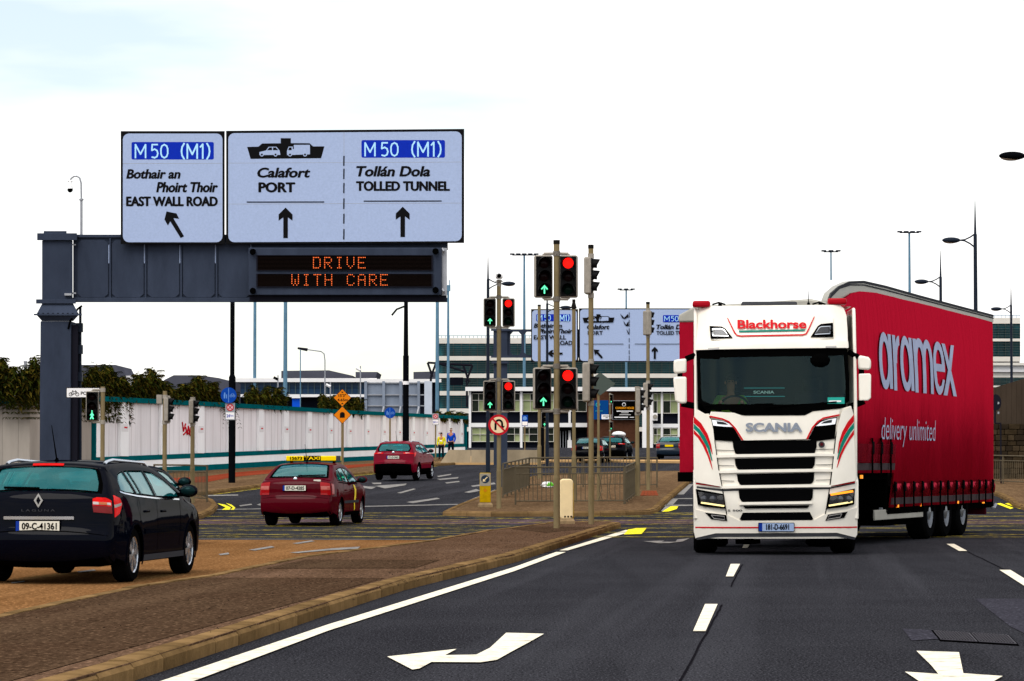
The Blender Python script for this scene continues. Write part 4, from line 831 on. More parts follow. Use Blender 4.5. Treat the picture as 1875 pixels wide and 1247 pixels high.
# panel boundaries traced along the wall
TOPE = lambda px: {True: 0}.get(False) or (4.12 + (px - 190) / 660 * .33)
def wallY(px):
    for (p0, y0), (p1, y1) in zip(WALL, WALL[1:]):
        if px <= p1 or p1 == 851: return 1 / (1 / y0 + (1 / y1 - 1 / y0) * (px - p0) / (p1 - p0))
def wseg(px): Y = wallY(px); return Vector((*wx(px, Y), 0))
def wbox(mb, p0, p1, z0, z1, off, thick, z0b=None, z1b=None):
    a, b = wseg(p0), wseg(p1); d = (b - a).normalized(); n = Vector((d.y, -d.x, 0)); z0b = z0 if z0b is None else z0b; z1b = z1 if z1b is None else z1b
    A, Bb = a + n * off, b + n * off; A2, B2 = a + n * (off - thick), b + n * (off - thick)
    mb.add([(*A.xy, z0), (*Bb.xy, z0b), (*Bb.xy, z1b), (*A.xy, z1), (*A2.xy, z0), (*B2.xy, z0b), (*B2.xy, z1b), (*A2.xy, z1)], [(0, 1, 2, 3), (5, 4, 7, 6), (0, 4, 5, 1), (3, 2, 6, 7), (0, 3, 7, 4), (1, 5, 6, 2)])
GB = lambda px: g(wallY(px)) + .1
# piers (centre px, width px)
piers = [(176, 11), (223, 15), (293, 6), (363, 12), (417, 6), (474, 9), (520, 9), (563, 8), (602, 6.5), (637, 6.5), (670, 5.5), (700, 5), (728, 4.8), (754, 4.4), (778, 4), (800, 3.6), (820, 3.4), (842, 3.4)]
pairs = [(170 if i == 0 else piers[i - 1][0], piers[i][0]) for i in range(len(piers))] + [(842, 851)]
for p0, p1 in pairs:
    if p1 - p0 < 2: continue
    b = MB(); wbox(b, p0, p1, GB(p0) + .82, TOPE(p0) - .05, 0, .12, GB(p1) + .82, TOPE(p1) - .05); b.build('panel', 'wall_panel', wallo, WL, smooth=False)
    if p1 - p0 > 30:
        for k in range(1, 4):
            pj = p0 + (p1 - p0) * k / 4; b = MB(); wbox(b, pj, pj + .45, GB(pj) + .85, TOPE(pj) - .1, .004, .004); b.build('board_joint', mat('joint', '#b9adad', .9) if 'joint' not in MATS else 'joint', wallo, WL, smooth=False)
for c, w in piers:
    b = MB(); wbox(b, c - w / 2, c + w / 2, GB(c) + .84, TOPE(c) - .06, .14, .13); pr = b.build('pier', 'wall_pier', wallo, WL, smooth=False)
    if c > 200:
        b = MB(); zn = TOPE(c) - 1.0 - (.15 if c < 400 else .05); wbox(b, c - w * .42, c + w * .42, zn - .18, zn + .14, .146, .005); nt_ = b.build('notice', 'notice_white', pr, WL, smooth=False)
        b = MB(); wbox(b, c - w * .08, c + w * .30, zn - .03, zn + .035, .152, .003); b.build('notice_print', 'notice_red', pr, WL, smooth=False)
for p0, p1 in zip([170, 300, 430, 535, 640, 745], [300, 430, 535, 640, 745, 851]):
    b = MB(); wbox(b, p0, p1, TOPE(p0) - .06, TOPE(p0) + .15, .2, .42, TOPE(p1) - .06, TOPE(p1) + .15); b.build('coping', 'wall_teal', wallo, WL, smooth=False)
    b = MB(); wbox(b, p0, p1, GB(p0) + .62, GB(p0) + .84, .1, .3, GB(p1) + .62, GB(p1) + .84); b.build('upper_stripe', 'wall_teal', wallo, WL, smooth=False)
    b = MB(); wbox(b, p0, p1, GB(p0) + .28, GB(p0) + .62, .09, .3, GB(p1) + .28, GB(p1) + .62); b.build('plinth', 'wall_pier', wallo, WL, smooth=False)
    b = MB(); wbox(b, p0, p1, GB(p0) - .2, GB(p0) + .28, .12, .3, GB(p1) - .2, GB(p1) + .28); b.build('lower_stripe', 'wall_teal', wallo, WL, smooth=False)
b = MB(); wbox(b, 168.5, 170.5, GB(170), TOPE(170), .15, .3); b.build('teal_joint', 'wall_teal', wallo, WL, smooth=False)
b = MB(); wbox(b, 849.5, 851.3, GB(850), TOPE(850), .15, .4); b.build('end_strip', 'wall_teal', wallo, WL, smooth=False)
# graffiti scrawl
b = MB()
for st in ([(334, 773), (336, 790), (340, 776)], [(340, 782), (343, 796), (345, 780), (348, 794)], [(349, 783), (352, 792), (347, 788), (354, 784)], [(336, 796), (342, 790), (350, 798)]):
    for (x0, y0), (x1, y1) in zip(st, st[1:]):
        q0, q1 = wseg(x0), wseg(x1); Yw = wallY(x0); a_, b_ = at(x0, y0, wallY(x0) - .08), at(x1, y1, wallY(x1) - .08); b.tube([a_, b_], .035, 5)
b.build('graffiti', 'tag_red', wallo, WL)
# stained section left of the gantry, its shade put into the grey colour
for p0, p1 in ((-60, -25), (-25, 5), (5, 34), (34, 55), (55, 105), (105, 168)):
    b = MB(); wbox(b, p0, p1 - .4, GB(p0) - .2, 3.75, 0, .2, GB(p1) - .2, 3.75); b.build('panel', 'wall_shaded', old, OL, smooth=False)
for p0, p1 in ((-60, 20), (20, 168)):
    b = MB(); wbox(b, p0, p1, 3.75, 4.02, .15, .4); b.build('coping', 'wall_teal', old, OL, smooth=False)
# ---------------------------------------------------------------- overhanging shrubs
leafm = [mat('leaf_a', '#34380f', .7, var=.4, scale=3), mat('leaf_b', '#4c4216', .7, var=.4, scale=3), mat('leaf_c', '#22290f', .8, var=.3, scale=3)]
def shrub(label, px0, px1, dens, tops, droop, seed, zlow=3.6):
    rnd = random.Random(seed); pm = (px0 + px1) / 2; Ym = wallY(pm) if pm < 851 else 205
    t = tag(empty('climbing_shrub', Vector((*wx(pm, Ym + 1.5), g(Ym + 1.5)))), label, 'shrub', 'shrubs behind the boundary wall'); L = t.location
    b = MB()
    for k in range(7):
        px = rnd.uniform(px0, px1); Y = wallY(min(px, 850)) + rnd.uniform(.7, 2.2); x, y = wx(px, Y + 1.2); top = tops(px) + rnd.uniform(-.6, .0)
        b.tube([(x, y, g(Y)), (x + rnd.uniform(-.1, .1), y + .4, (g(Y) + top) / 2), (x + rnd.uniform(-.15, .15), y + .4, top)], [.05, .035, .012], 5)
    b.build('stem', mat('bark', '#3a2d20', .9) if 'bark' not in MATS else 'bark', t, L)
    for mi in range(3):
        b = MB()
        for i in range(dens):
            px = rnd.uniform(px0 - 4, px1 + 4); Y0 = wallY(min(px, 850)); tp = tops(px)
            z = zlow + (tp - zlow) * rnd.random() ** .75 * (1.08 if rnd.random() < .08 else 1); dY = rnd.uniform(.1, 2.4) if rnd.random() > .3 else rnd.uniform(-.35, .2)
            if dY < .25 and z < 4.3 and (droop(px) < .3 or rnd.random() > droop(px) * .8): continue
            x, y = wx(px, Y0 + dY); c = Vector((x, y, z)); az = rnd.uniform(0, 6.28); tilt = rnd.uniform(-1.2, .5); ln = rnd.uniform(.16, .34); w = ln * rnd.uniform(.16, .24)
            d = Vector((math.cos(az) * math.cos(tilt), math.sin(az) * math.cos(tilt), math.sin(tilt))); sdv = d.cross(Vector((rnd.uniform(-.4, .4), rnd.uniform(-.4, .4), 1))).normalized() * w
            tip = c + d * ln + Vector((0, 0, -ln * .25)); mid = c + d * ln * .5
            b.add([c, mid + sdv, tip, mid - sdv], [(0, 1, 2), (0, 2, 3)])
        # hanging and upright sprays
        for i in range(dens // 60):
            px = rnd.uniform(px0, px1); Y0 = wallY(min(px, 850)); upw = rnd.random() < .6
            x, y = wx(px, Y0 + (rnd.uniform(.2, 2) if upw else -.3)); z = tops(px) - .2 if upw else 4.1
            if not upw and (droop(px) < .3 or rnd.random() > droop(px)): continue
            dx = rnd.uniform(-.5, .5); n = 9
            for k in range(n):
                u = k / n; q = Vector((x + dx * u, y, z + (.75 * u - .5 * u * u if upw else -1.1 * u * u)))
                for sg in (-1, 1):
                    d = Vector((sg * .8, rnd.uniform(-.4, .4), -.35)).normalized(); ln = .24 * (1 - u * .5); sdv = Vector((0, 0, 1)).cross(d).normalized() * ln * .18
                    b.add([q, q + d * ln * .5 + sdv, q + d * ln + Vector((0, 0, -.06)), q + d * ln * .5 - sdv], [(0, 1, 2), (0, 2, 3)])
        tag(b.build('foliage', leafm[mi], t, L, smooth=False), kind='stuff')
tp1 = lambda px: 5.35 + .25 * math.sin(px * .09) + .18 * math.sin(px * .31 + 1)
tp2 = lambda px: 5.2 + .28 * math.sin(px * .07 + 1) + .2 * math.sin(px * .23) - .25 * (px > 300)
shrub('dark dense shrub rising above the greyer wall section left of the gantry post', -40, 76, 2600, lambda p: 5.15 + .25 * math.sin(p * .08 + 2) + .2 * math.sin(p * .33), lambda p: .8, 3)
shrub('dark shrub hanging low over the wall behind the bicycle finger sign', 140, 235, 2200, tp2, lambda p: .95 if p < 215 else .3, 4, 3.3)
shrub('brownish shrub along the wall top behind the plain corner signal', 230, 330, 2000, tp2, lambda p: .12, 5, 4.1)
shrub('spiky dark shrub on the wall top left of the black column', 325, 428, 2000, lambda p: tp2(p) + .15, lambda p: .1 + .5 * (p > 405), 6, 4.2)
for k, (a_, c_, tpz, lab) in enumerate(((455, 520, 5.45, 'olive bush above the white wall right of the black column'), (590, 660, 5.35, 'olive bush above the white wall behind the orange diamond signs'), (805, 850, 4.9, 'low dark bush at the far end of the white wall'))):
    shrub(lab, a_, c_, 700, lambda p, z=tpz: z - .3 + .25 * math.sin(p * .3), lambda p: 0, 20 + k, 4.3)

# ================================================================ BUILDINGS
bw = mat('build_white', '#e4e2e2', .7, var=.05, scale=.5); cream = mat('build_cream', '#d2cdc4', .7, var=.06, scale=.4); dkp = mat('panel_navy', '#14161f', .6); brick = mat('brick_brown', '#4a2f22', .9, var=.25, scale=3, bump=.3, bscale=15)
gg = mat('glass_green', '#0f5660', .3, spec=.2, var=.6, scale=.22); gb_ = mat('glass_blue', '#0b2c48', .3, spec=.2, var=.4, scale=.2); blind = mat('window_blind', '#8f9870', .6, var=.25, scale=.8); wdark = mat('window_dark', '#20261f', .2, var=.4, scale=.5); lou = mat('louvre_grey', '#5c6b68', .5); rf = mat('roof_grey', '#4b4c56', .7, var=.1, scale=.3)
def A(Y): return lambda px, py, off=0.: at(px, py, Y - off)
def pbox(name, Y, x0, x1, y0, y1, m, parent, d0=0., d1=.0, root=None, **kw):
    b = MB(); bx3(b, A(Y), x0, x1, y0, y1, d0, d1); return b.build(name, m, parent, (root or parent).location, **kw)
GZ = g(400.)
def base_at(px, Y): return Vector((at(px, 800, Y).x, Y, GZ))
# white framed two-storey offices
Yc = 300.; ho = tag(empty('office_building', base_at(1010, Yc)), 'two storey office with white frame and dark spandrel panels behind concrete barrier', 'building')
pbox('wall', Yc, 859, 1110, 716, 832, dkp, ho, -9, -.3)
pbox('roof_fascia', Yc, 852, 1113, 708.5, 716, bw, ho, -10, .7); pbox('floor_band', Yc, 861, 1075, 774.5, 782, bw, ho, -.3, .15)
for x in (860.5, 954.5, 1043): pbox('column', Yc, x - 2.2, x + 2.2, 716, 832, bw, ho, -.3, .2)
def window(x0, x1, y0, y1, cols, transom, panes, parent, Y):
    b = MB(); t = .7
    bx3(b, A(Y), x0, x1, y0, y0 + t, -.2, .05); bx3(b, A(Y), x0, x1, y1 - t * 1.3, y1, -.2, .07); bx3(b, A(Y), x0, x0 + t, y0, y1, -.2, .05); bx3(b, A(Y), x1 - t, x1, y0, y1, -.2, .05)
    xs = [x0] + cols + [x1]
    for c in cols: bx3(b, A(Y), c - t / 2, c + t / 2, y0, y1, -.2, .04)
    if transom: bx3(b, A(Y), x0, x1, transom - .35, transom + .35, -.2, .03)
    wn = b.build('window', cream, parent, parent.location, smooth=False)
    for i in range(len(xs) - 1):
        for j, (ya, yb) in enumerate(((y0, transom), (transom, y1)) if transom else ((y0, y1),)):
            k = panes[(i * 2 + j) % len(panes)]; b = MB(); bx3(b, A(Y), xs[i] + t / 2, xs[i + 1] - t / 2, ya + t / 2, yb - t / 2, -.16, -.12); b.build('pane', blind if k == 'b' else wdark, wn, parent.location, smooth=False)
for (x0, x1, cols, pn) in ((864, 893, [876.5], 'dddb'), (895, 922, [909], 'dbdb'), (924, 952, [942], 'dddb'), (957.5, 985, [971], 'bbdb'), (987, 1014, [1000], 'dbbb'), (1016, 1040, [1027], 'bdbb'), (1046, 1074, [1058], 'dddd')): window(x0, x1, 720.5, 754, cols, 733, pn, ho, Yc)
for (x0, x1, cols, pn) in ((864, 893, [879], 'bbbb'), (895, 922, [909], 'dbbb'), (924, 952, [942], 'dddb'), (957.5, 985, [969], 'dbdd'), (987, 1014, [1000], 'bbdd')): window(x0, x1, 783, 809, cols, 795, pn, ho, Yc)
pbox('canopy', Yc, 1016, 1075, 782, 788, 'black', ho, -.3, .9); dr = pbox('door', Yc, 1026, 1036, 789, 831, 'black', ho, -.3, .05)
b = MB(); [bx3(b, A(Yc), x, x + .9, 789, 831, .05, .12) for x in (1025.5, 1030.6, 1035.6)]; b.build('door_frame', 'galv', dr, ho.location)
pbox('door_leaf', Yc, 1039, 1047, 806, 834, bw, ho, -.1, .3)
hb = tag(empty('brick_building', base_at(1140, Yc - 2)), 'brown brick block with signboards between the white framed offices', 'building')
pbox('wall', Yc - 2, 1075, 1166, 716, 832, brick, hb, -8, 0)
pbox('roof_fascia', Yc - 2, 1112, 1170, 709, 716, bw, hb, -8, .8)
hc = tag(empty('office_building', base_at(1215, Yc - 3)), 'white framed office wing with tall divided windows next to the lorry trailer', 'building')
pbox('wall', Yc - 3, 1194, 1290, 716, 832, dkp, hc, -8, -.3); pbox('roof_fascia', Yc - 3, 1168, 1295, 709.5, 717, bw, hc, -9, .8); pbox('side_wall', Yc - 3, 1176, 1194, 717, 832, bw, hc, -8, -.1); pbox('floor_band', Yc - 3, 1194, 1290, 776, 783, bw, hc, -.3, .1)
for x in (1194, 1212, 1243, 1275): pbox('column', Yc - 3, x - 1.6, x + 1.6, 717, 832, bw, hc, -.3, .15)
for x0, x1 in ((1196.5, 1210), (1214, 1241), (1245, 1273)):
    window(x0, x1, 720, 757, [(x0 + x1) / 2], 734, 'bdbb', hc, Yc - 3); window(x0, x1, 784, 813, [(x0 + x1) / 2], 796, 'dbbb', hc, Yc - 3)
ac = pbox('air_conditioner', Yc - 3, 1194, 1204, 756, 770, 'notice_white', hc, .1, .8); b = MB(); q = A(Yc - 3.9)(1199.5, 763); b.cyl(q, q + Vector((0, -.05, 0)), .22, n=14); b.build('fan_grille', 'signal_grey', ac, hc.location)
s = S(Yc - 2.4)
bl = tag(empty('notice_board', A(Yc - 2.4)(1100, 768)), 'blue signboard with pale ring emblem on the brown brick wall', 'sign'); pbox('board', Yc - 2.4, 1087, 1114, 733, 768, mat('board_blue', '#0c3f7c', .5), bl, -.1, .0)
b = MB(); panel(b, circ(1095, 741, 4.2, 20), A(Yc - 2.45), .02, 0, 99, 99, holes=[circ(1095, 741, 2.8, 20)], us=np.array([]), vs=np.array([])); b.build('emblem', mat('emblem_teal', '#3aa0a0', .5), bl, bl.location, smooth=False)
flat('print_line', [[(1090, 752), (1104, 752), (1104, 753), (1090, 753)]], A(Yc - 2.45), .02, 'emblem_teal', bl)
bk = tag(empty('notice_board', A(Yc - 2.5)(1143, 768)), 'black signboard with orange heading CONWAY HOUSE on the brown brick wall', 'sign'); pbox('frame', Yc - 2.4, 1121.3, 1164, 733.3, 768.6, 'galv', bk, -.1, .0); pbox('board', Yc - 2.42, 1122.2, 1163.2, 734.2, 767.7, 'black', bk, -.1, .03)
letters('heading', [('CONWAY HOUSE', 1127, 1161, 749, 745, .03)], A(Yc - 2.5), mat('board_orange', '#e09018', .5), bk, .02)
flat('print_line', [[(1129, 752), (1159, 752), (1159, 753.6), (1129, 753.6)], [(1137, 755.5), (1151, 755.5), (1151, 756.3), (1137, 756.3)], [(1134, 759), (1155, 759), (1155, 759.8), (1134, 759.8)], [(1125, 763), (1150, 763), (1150, 765), (1125, 765)], [(1153, 763.5), (1161, 763.5), (1161, 764.7), (1153, 764.7)]], A(Yc - 2.5), .02, 'notice_white', bk)
b = MB(); panel(b, circ(1142.5, 740.5, 3.4, 16), A(Yc - 2.5), .02, 0, 99, 99, holes=[circ(1142.5, 740.8, 2.6, 16)], us=np.array([]), vs=np.array([])); b.build('emblem', 'notice_white', bk, bk.location, smooth=False)
wb = tag(empty('notice_board', A(Yc - 3.4)(1109, 768)), 'small white plate below the blue signboard', 'sign'); pbox('board', Yc - 3.4, 1101.5, 1119, 759, 767.5, 'notice_white', wb, -.05, 0); flat('print_line', [[(1104, 761), (1117, 761), (1117, 762), (1104, 762)], [(1109, 764), (1113, 764), (1113, 765), (1109, 765)]], A(Yc - 3.45), .01, 'sign_black', wb)
# big glazed office block
def glazed(label, x0, x1, floors, parapet, Y, nb, gm, right_end=None, depth=20):
    o = tag(empty('glass_office_block', base_at((x0 + x1) / 2, Y)), label, 'building')
    pbox('core', Y, x0 + 1, x1 - 1, parapet[0] + 1, 830, dkp, o, -depth, -1.5)
    pbox('parapet', Y, x0, x1, *parapet, cream, o, -depth, .3)
    b = MB()
    for i in range(nb * 2 + 1): x = x0 + (x1 - x0) * i / nb / 2; b.cyl(A(Y)(x, parapet[0]), A(Y)(x, parapet[0] - 4.5), .05, n=5)
    b.tube([A(Y)(x0, parapet[0] - 4.3), A(Y)(x1, parapet[0] - 4.3)], .06, 5); b.build('roof_rail', 'mast_blue', o, o.location)
    me = None
    for (y0, y1, y2) in floors:     # glass from y0 to y1, white band to y2
        pbox('floor_band', Y, x0 - .5, x1 + .5, y1, y2, cream, o, -1.5, .9)
        for i in range(nb):
            xa, xb = x0 + (x1 - x0) * i / nb, x0 + (x1 - x0) * (i + 1) / nb
            pbox('window', Y, xa + .35, xb - .35, y0, y1, gm, o, -1, -.4)
        b = MB()
        for i in range(nb + 1): xa = x0 + (x1 - x0) * i / nb; bx3(b, A(Y), xa - .3, xa + .3, y0, y1, -.5, .25)
        b.build('mullions', lou, o, o.location, smooth=False)
        b = MB(); n = 6
        for k in range(1, n): yy = y0 + (y1 - y0) * k / n; bx3(b, A(Y), x0 + 6, x1, yy - .22, yy + .22, .1, .6)
        tag(b.build('louvres', lou, o, o.location, smooth=False), kind='stuff')
    return o
glazed('large office block with green glass floors and cream bands behind the far gantry', 801, 1300, [(629, 652, 660), (660, 684, 692), (692, 716, 724), (724, 748, 757), (757, 782, 790)], (619, 629), 600., 34, gg)
glazed('cream and glass office block above the stone wall right of the trailer', 1760, 1868, [(592.5, 620, 625), (625, 653, 662), (664, 668, 676)], (582, 592.5), 560., 8, gg)
vd = tag(empty('viaduct', base_at(1850, 430.)), 'pale curved concrete deck crossing below the right glass block', 'viaduct'); b = MB()
pbox('deck', 430., 1780, 1990, 667, 681, bw, vd, -6, 0); pbox('parapet', 430., 1778, 1990, 664, 669, cream, vd, -6, .6); pbox('soffit', 430., 1780, 1990, 681, 690, cream, vd, -5, -.5)
for x in (1800, 1900, 1975): pbox('pier', 430., x, x + 9, 690, 830, bw, vd, -3, -1)
glazed('lower glass office floors showing below the pale viaduct', 1770, 1880, [(691, 706, 709), (709, 724, 728), (728, 744, 750)], (686, 691), 545., 9, gg, depth=8)
# long low glazed building left
lo = tag(empty('glazed_terminal', base_at(610, 420.)), 'long low terminal with blue glass strip and white roof edge above the wall', 'building'); Yl = 420.
pbox('core', Yl, 426, 805, 700, 815, dkp, lo, -20, -1.2); pbox('roof_edge', Yl, 424, 690, 692.5, 699.5, bw, lo, -20, .5); pbox('roof_edge', Yl, 676, 808, 694, 700, bw, lo, -20, .8); pbox('floor_band', Yl, 424, 700, 722, 727, bw, lo, -1.5, .6)
for r0, r1 in ((699.5, 710.5), (711, 722)):
    for i in range(24): xa = 426 + i * 11.5; pbox('window', Yl, xa + .3, xa + 11.2, r0, r1 - .3, gb_, lo, -1, -.2)
b = MB(); [bx3(b, A(Yl), 426 + i * 11.5 - .3, 426 + i * 11.5 + .3, 699.5, 722, -.3, .1) for i in range(25)]; b.build('mullions', lou, lo, lo.location, smooth=False)
def roofblock(label, Y, polys, m=rf, name='plant_room', d=14.):
    p0 = polys[0][0]; o = tag(empty(name, base_at(sum(p[0] for p in polys[0]) / len(polys[0]), Y)), label, 'building')
    for i, p in enumerate(polys):
        b = MB(); b.prism([A(Y)(x, y) for x, y in p], (0, d, 0)); b.build(['block', 'roof'][min(i, 1)], m, o, o.location, smooth=False)
    return o
roofblock('grey sloping roof block above the glazed terminal', 445., [[(515, 679), (602, 678), (646, 688), (648, 830), (515, 830)]])
roofblock('grey flared roof box right of the sloping roof block', 442., [[(651, 681), (691, 681), (686, 697), (686, 830), (652, 830)]])
roofblock('grey roof block behind the metal hoarding', 470., [[(757, 681), (800, 680), (800, 830), (757, 830)]])
roofblock('dark grey shed roof behind the shrubs right of the gantry post', 330., [[(66, 668), (211, 668), (220, 686), (220, 830), (66, 830)]])
roofblock('low grey roof behind the shrubs left of the black column', 340., [[(318, 687), (365, 687), (400, 692), (420, 697), (420, 830), (300, 830), (300, 696)]])
roofblock('white low roof strip glimpsed above the shrubs', 335., [[(170, 687.5), (268, 688), (268, 830), (170, 830)]], bw)
ch = tag(empty('chimney_flue', base_at(46, 325.)), 'pale round flue rising above the shrub at the far left', 'chimney'); b = MB(); b.cyl(A(325.)(46.5, 830), A(325.)(46.5, 663), .17, n=12); b.build('stack', 'galv', ch, ch.location); b = MB(); b.cyl(A(325.)(46.5, 664), A(325.)(46.5, 661), .21, n=12); b.build('rim', 'galv', ch, ch.location)
# metal hoarding seen from the back
mh = tag(empty('hoarding', Vector((at(728, 800, 240.).x, 240., g(240.)))), 'back of a large blue grey metal hoarding with ribs above the wall', 'hoarding'); Yh = 240.
hm = mat('hoarding_metal', '#7e8796', .5, .2, var=.2, scale=.8, stretch=(1, 1, .3))
xs = [667, 700, 731, 764, 777]
for i in range(3):
    for y0, y1 in ((702, 722), (724, 742), (744, 760)): pbox('panel', Yh, xs[i] + 4, xs[i + 1] + 1, y0, y1, hm, mh, -.25, -.05)
for x in xs[:4]: pbox('post', Yh, x, x + 5, 698, 830, hm, mh, -.2, .25)
pbox('end_panel', Yh, 777, 791, 698, 766, mat('hoarding_pale', '#b9c0cc', .6, var=.1, scale=1), mh, -.3, .1)
for y in (701, 723, 743): pbox('rail', Yh, 667, 777, y - 1, y + 1, 'galv', mh, -.1, .12)
for x in xs[1:4]: b = MB(); b.tube([A(Yh)(x + 3, 745, .2), A(Yh)(x - 4, 775, 1.2)], .08, 6); b.build('brace', 'galv', mh, mh.location)
# steel footbridge frame between hoarding and offices
fb_ = tag(empty('truss_bridge', base_at(830, 380.)), 'dark steel truss frame standing before the green glass office block', 'bridge'); b = MB(); Af = A(380.)
for p in ([(783, 664), (865, 669)], [(783, 664), (792, 690)], [(799, 663), (789, 690)], [(789, 690), (789, 745)], [(848, 668), (859, 700)], [(865, 669), (853, 700)], [(855, 700), (855, 745)], [(799, 664), (850, 680)]): b.tube([Af(*p[0]), Af(*p[1])], .16, 6)
b.build('truss', 'gantry_dark', fb_, fb_.location)
pbox('cabin', 382., 824, 848, 691, 705, dkp, fb_, -3, 0)

# ---------------------------------------------------------------- concrete barrier and right-hand wall
cb = tag(empty('concrete_barrier', Vector((at(900, 850, 168.).x, 168., g(168.)))), 'long weathered concrete barrier with sloped end on the far corner', 'barrier'); Yk = 168.5
for i, (x0, x1) in enumerate(((803, 862), (862.6, 924), (924.6, 986))):
    b = MB(); q = [(x0, 852), (x1, 850.5), (x1, 824), (x0 if i else 822, 823.5)] if i == 0 else [(x0, 851), (x1, 850.5), (x1, 824), (x0, 823.7)]
    f0 = [A(Yk)(x, y, .45 if y > 840 else .1) for x, y in q]; f1 = [A(Yk)(x, y, -.7) for x, y in q]; b.add(f0 + f1, [(0, 1, 2, 3), (7, 6, 5, 4), (0, 4, 5, 1), (1, 5, 6, 2), (2, 6, 7, 3), (3, 7, 4, 0)]); b.build('block', 'concrete', cb, cb.location, smooth=False)
stone = mat('stone_wall', '#2e2418', .95, var=.4, scale=2.2, bump=.8, bscale=6)
sw = tag(empty('stone_wall', Vector((17., 122., g(122.)))), 'brown stone wall topped by dark board fence right of the trailer', 'wall'); SWL = sw.location; Aw = A(122.)
pbox('backing', 122., 1790, 2100, 776, 882, stone, sw, -.6, -.1)
rnd = random.Random(9); st_m = [mat('stone_%s' % 'abc'[i], c, .95, var=.3, scale=4, bump=.5, bscale=12) for i, c in enumerate(('#332a1e', '#3d3326', '#29221a'))]
y = 776.
while y < 880:
    hgt = rnd.uniform(9, 12); x = 1792 + rnd.uniform(0, 12)
    while x < 1990:
        w = rnd.uniform(12, 24); pbox('stone', 122., x + .4, x + w - .4, y + .4, min(y + hgt - .4, 881), st_m[rnd.randrange(3)], sw, -.15, rnd.uniform(-.02, .03), bevel=.02); x += w
    y += hgt
fm = mat('fence_board', '#3c332b', .85, var=.2, scale=1.5, stretch=(1, 1, .3))
for i in range(22):
    x0 = 1795 + i * 9.5; tpy = 713 - (x0 - 1810) * .30 + (0 if x0 < 1875 else (x0 - 1875) * .3)
    b = MB(); b.prism([A(122.2)(x0, 776), A(122.2)(x0 + 9.2, 776), A(122.2)(x0 + 9.2, tpy - 2.8), A(122.2)(x0, tpy)], (0, .08, 0)); b.build('board', fm, sw, SWL, smooth=False)
sb_ = tag(empty('road_sign', gnd(1833, 885, .12)), 'back of a small road sign on a post against the dark fence', 'sign'); q = sb_.location; Aq = A(q.y)
b = MB(); b.cyl((0, 0, 0), (0, 0, Aq(1833, 775).z - q.z), .03, n=8); b.cyl((0, 0, Aq(1833, 775).z - q.z), Aq(1822, 775) - q, .025, n=8); b.cyl(Aq(1822, 775) - q, Aq(1822, 726) - q, .035, n=8); b.build('post', 'gantry_dark', sb_)
b = MB(); b.prism([Aq(x, y) - q + Vector((0, -.06, 0)) for x, y in circ(1823, 737, 10, 20, 15)], (0, .02, 0)); b.build('plate', 'gantry_dark', sb_, smooth=False)
b = MB(); [b.add([Aq(x, y) - q + Vector((0, -.09, 0)) for x, y in ((1826, yy), (1829, yy), (1829, yy + 4), (1826, yy + 4))], [(0, 1, 2, 3)]) for yy in (736, 754)]; b.build('clip', 'galv', sb_)
# ================================================================ LORRY: TRACTOR UNIT
white = mat('cab_white', '#ece6da', .3, coat=.5, var=.07, scale=2.5, stretch=(1, 1, .5)); red_d = mat('decal_red', '#c4101c', .3); grn_d = mat('decal_green', '#0a7a68', .3); silver = mat('badge_silver', '#8f96a3', .3, .5)
mesh_b = mat('grille_mesh', '#070708', .55, bump=.35, bscale=60, stretch=(.3, 1, 2.), spec=.0); hl_in = mat('lamp_inner', '#3a3c40', .2, .8)
KS = 119.; TX, TG = 1422., 1018.
TY = F_PX / KS
cab_c = Vector((at(TX, 1000, TY).x, TY, 0)); YAW = -R(3.2)
cab = tag(empty('lorry_tractor', cab_c, YAW), 'white articulated lorry cab with red and green stripes and Blackhorse lettering', 'lorry')
lx = lambda px: (px - TX) / KS
lz = lambda py: (TG - py) / KS
def Dp(x, z):                      # depth of the cab front (0 = foremost, + = backwards)
    d = .20 * min(1.3, abs(x) / 1.26) ** 5 + .05 * (x / 1.26) ** 2
    if z > 2.3: d += (z - 2.3) * .17
    if z > 3.25: d += (z - 3.25) * .30
    if z < .75: d += (.75 - z) * .22
    return d
FN = lambda x, z, off: Vector((x, Dp(x, z) - off, z))
def L1(q): return [(lx(1220 + x / 4.1575), lz(480 + y / 4.1575)) for x, y in q]
def L2(q): return [(lx(1220 + x / 4.1575), lz(740 + y / 4.1575)) for x, y in q]
def cp(name, poly, m, off=.0, thick=.04, parent=None, holes=(), st=.14):
    b = MB(); panel(b, poly, FN, off, thick, st, st, holes=holes); return b.build(name, m, parent or cab, ang=50)
# shell: sides, roof, floor
H0, H1 = .52, 3.86; SX = 1.255
b = MB()
prof = [(.95, 0), (.95, .25)]
def side(x): return [Vector((x, y, z)) for y, z in ((.28, .95), (.22, 2.3), (.38, 3.25), (.52, 3.72), (.62, 3.84), (2.15, 3.86), (2.2, .95))]
for sgn in (-1, 1):
    s0 = side(sgn * SX); b.prism(s0, (-sgn * .05, 0, 0))
b.box(-SX + .05, SX - .05, 2.12, 2.18, .95, 3.8); b.add([(-SX + .06, .66, 3.86), (SX - .06, .66, 3.86), (SX - .06, 2.15, 3.88), (-SX + .06, 2.15, 3.88)], [(0, 1, 2, 3)])
b.build('cab_shell', white, cab, bevel=.03)
b = MB(); b.box(-SX + .06, SX - .06, .3, 2.1, 1.35, 1.42); b.build('cab_floor', 'dark_plastic', cab)
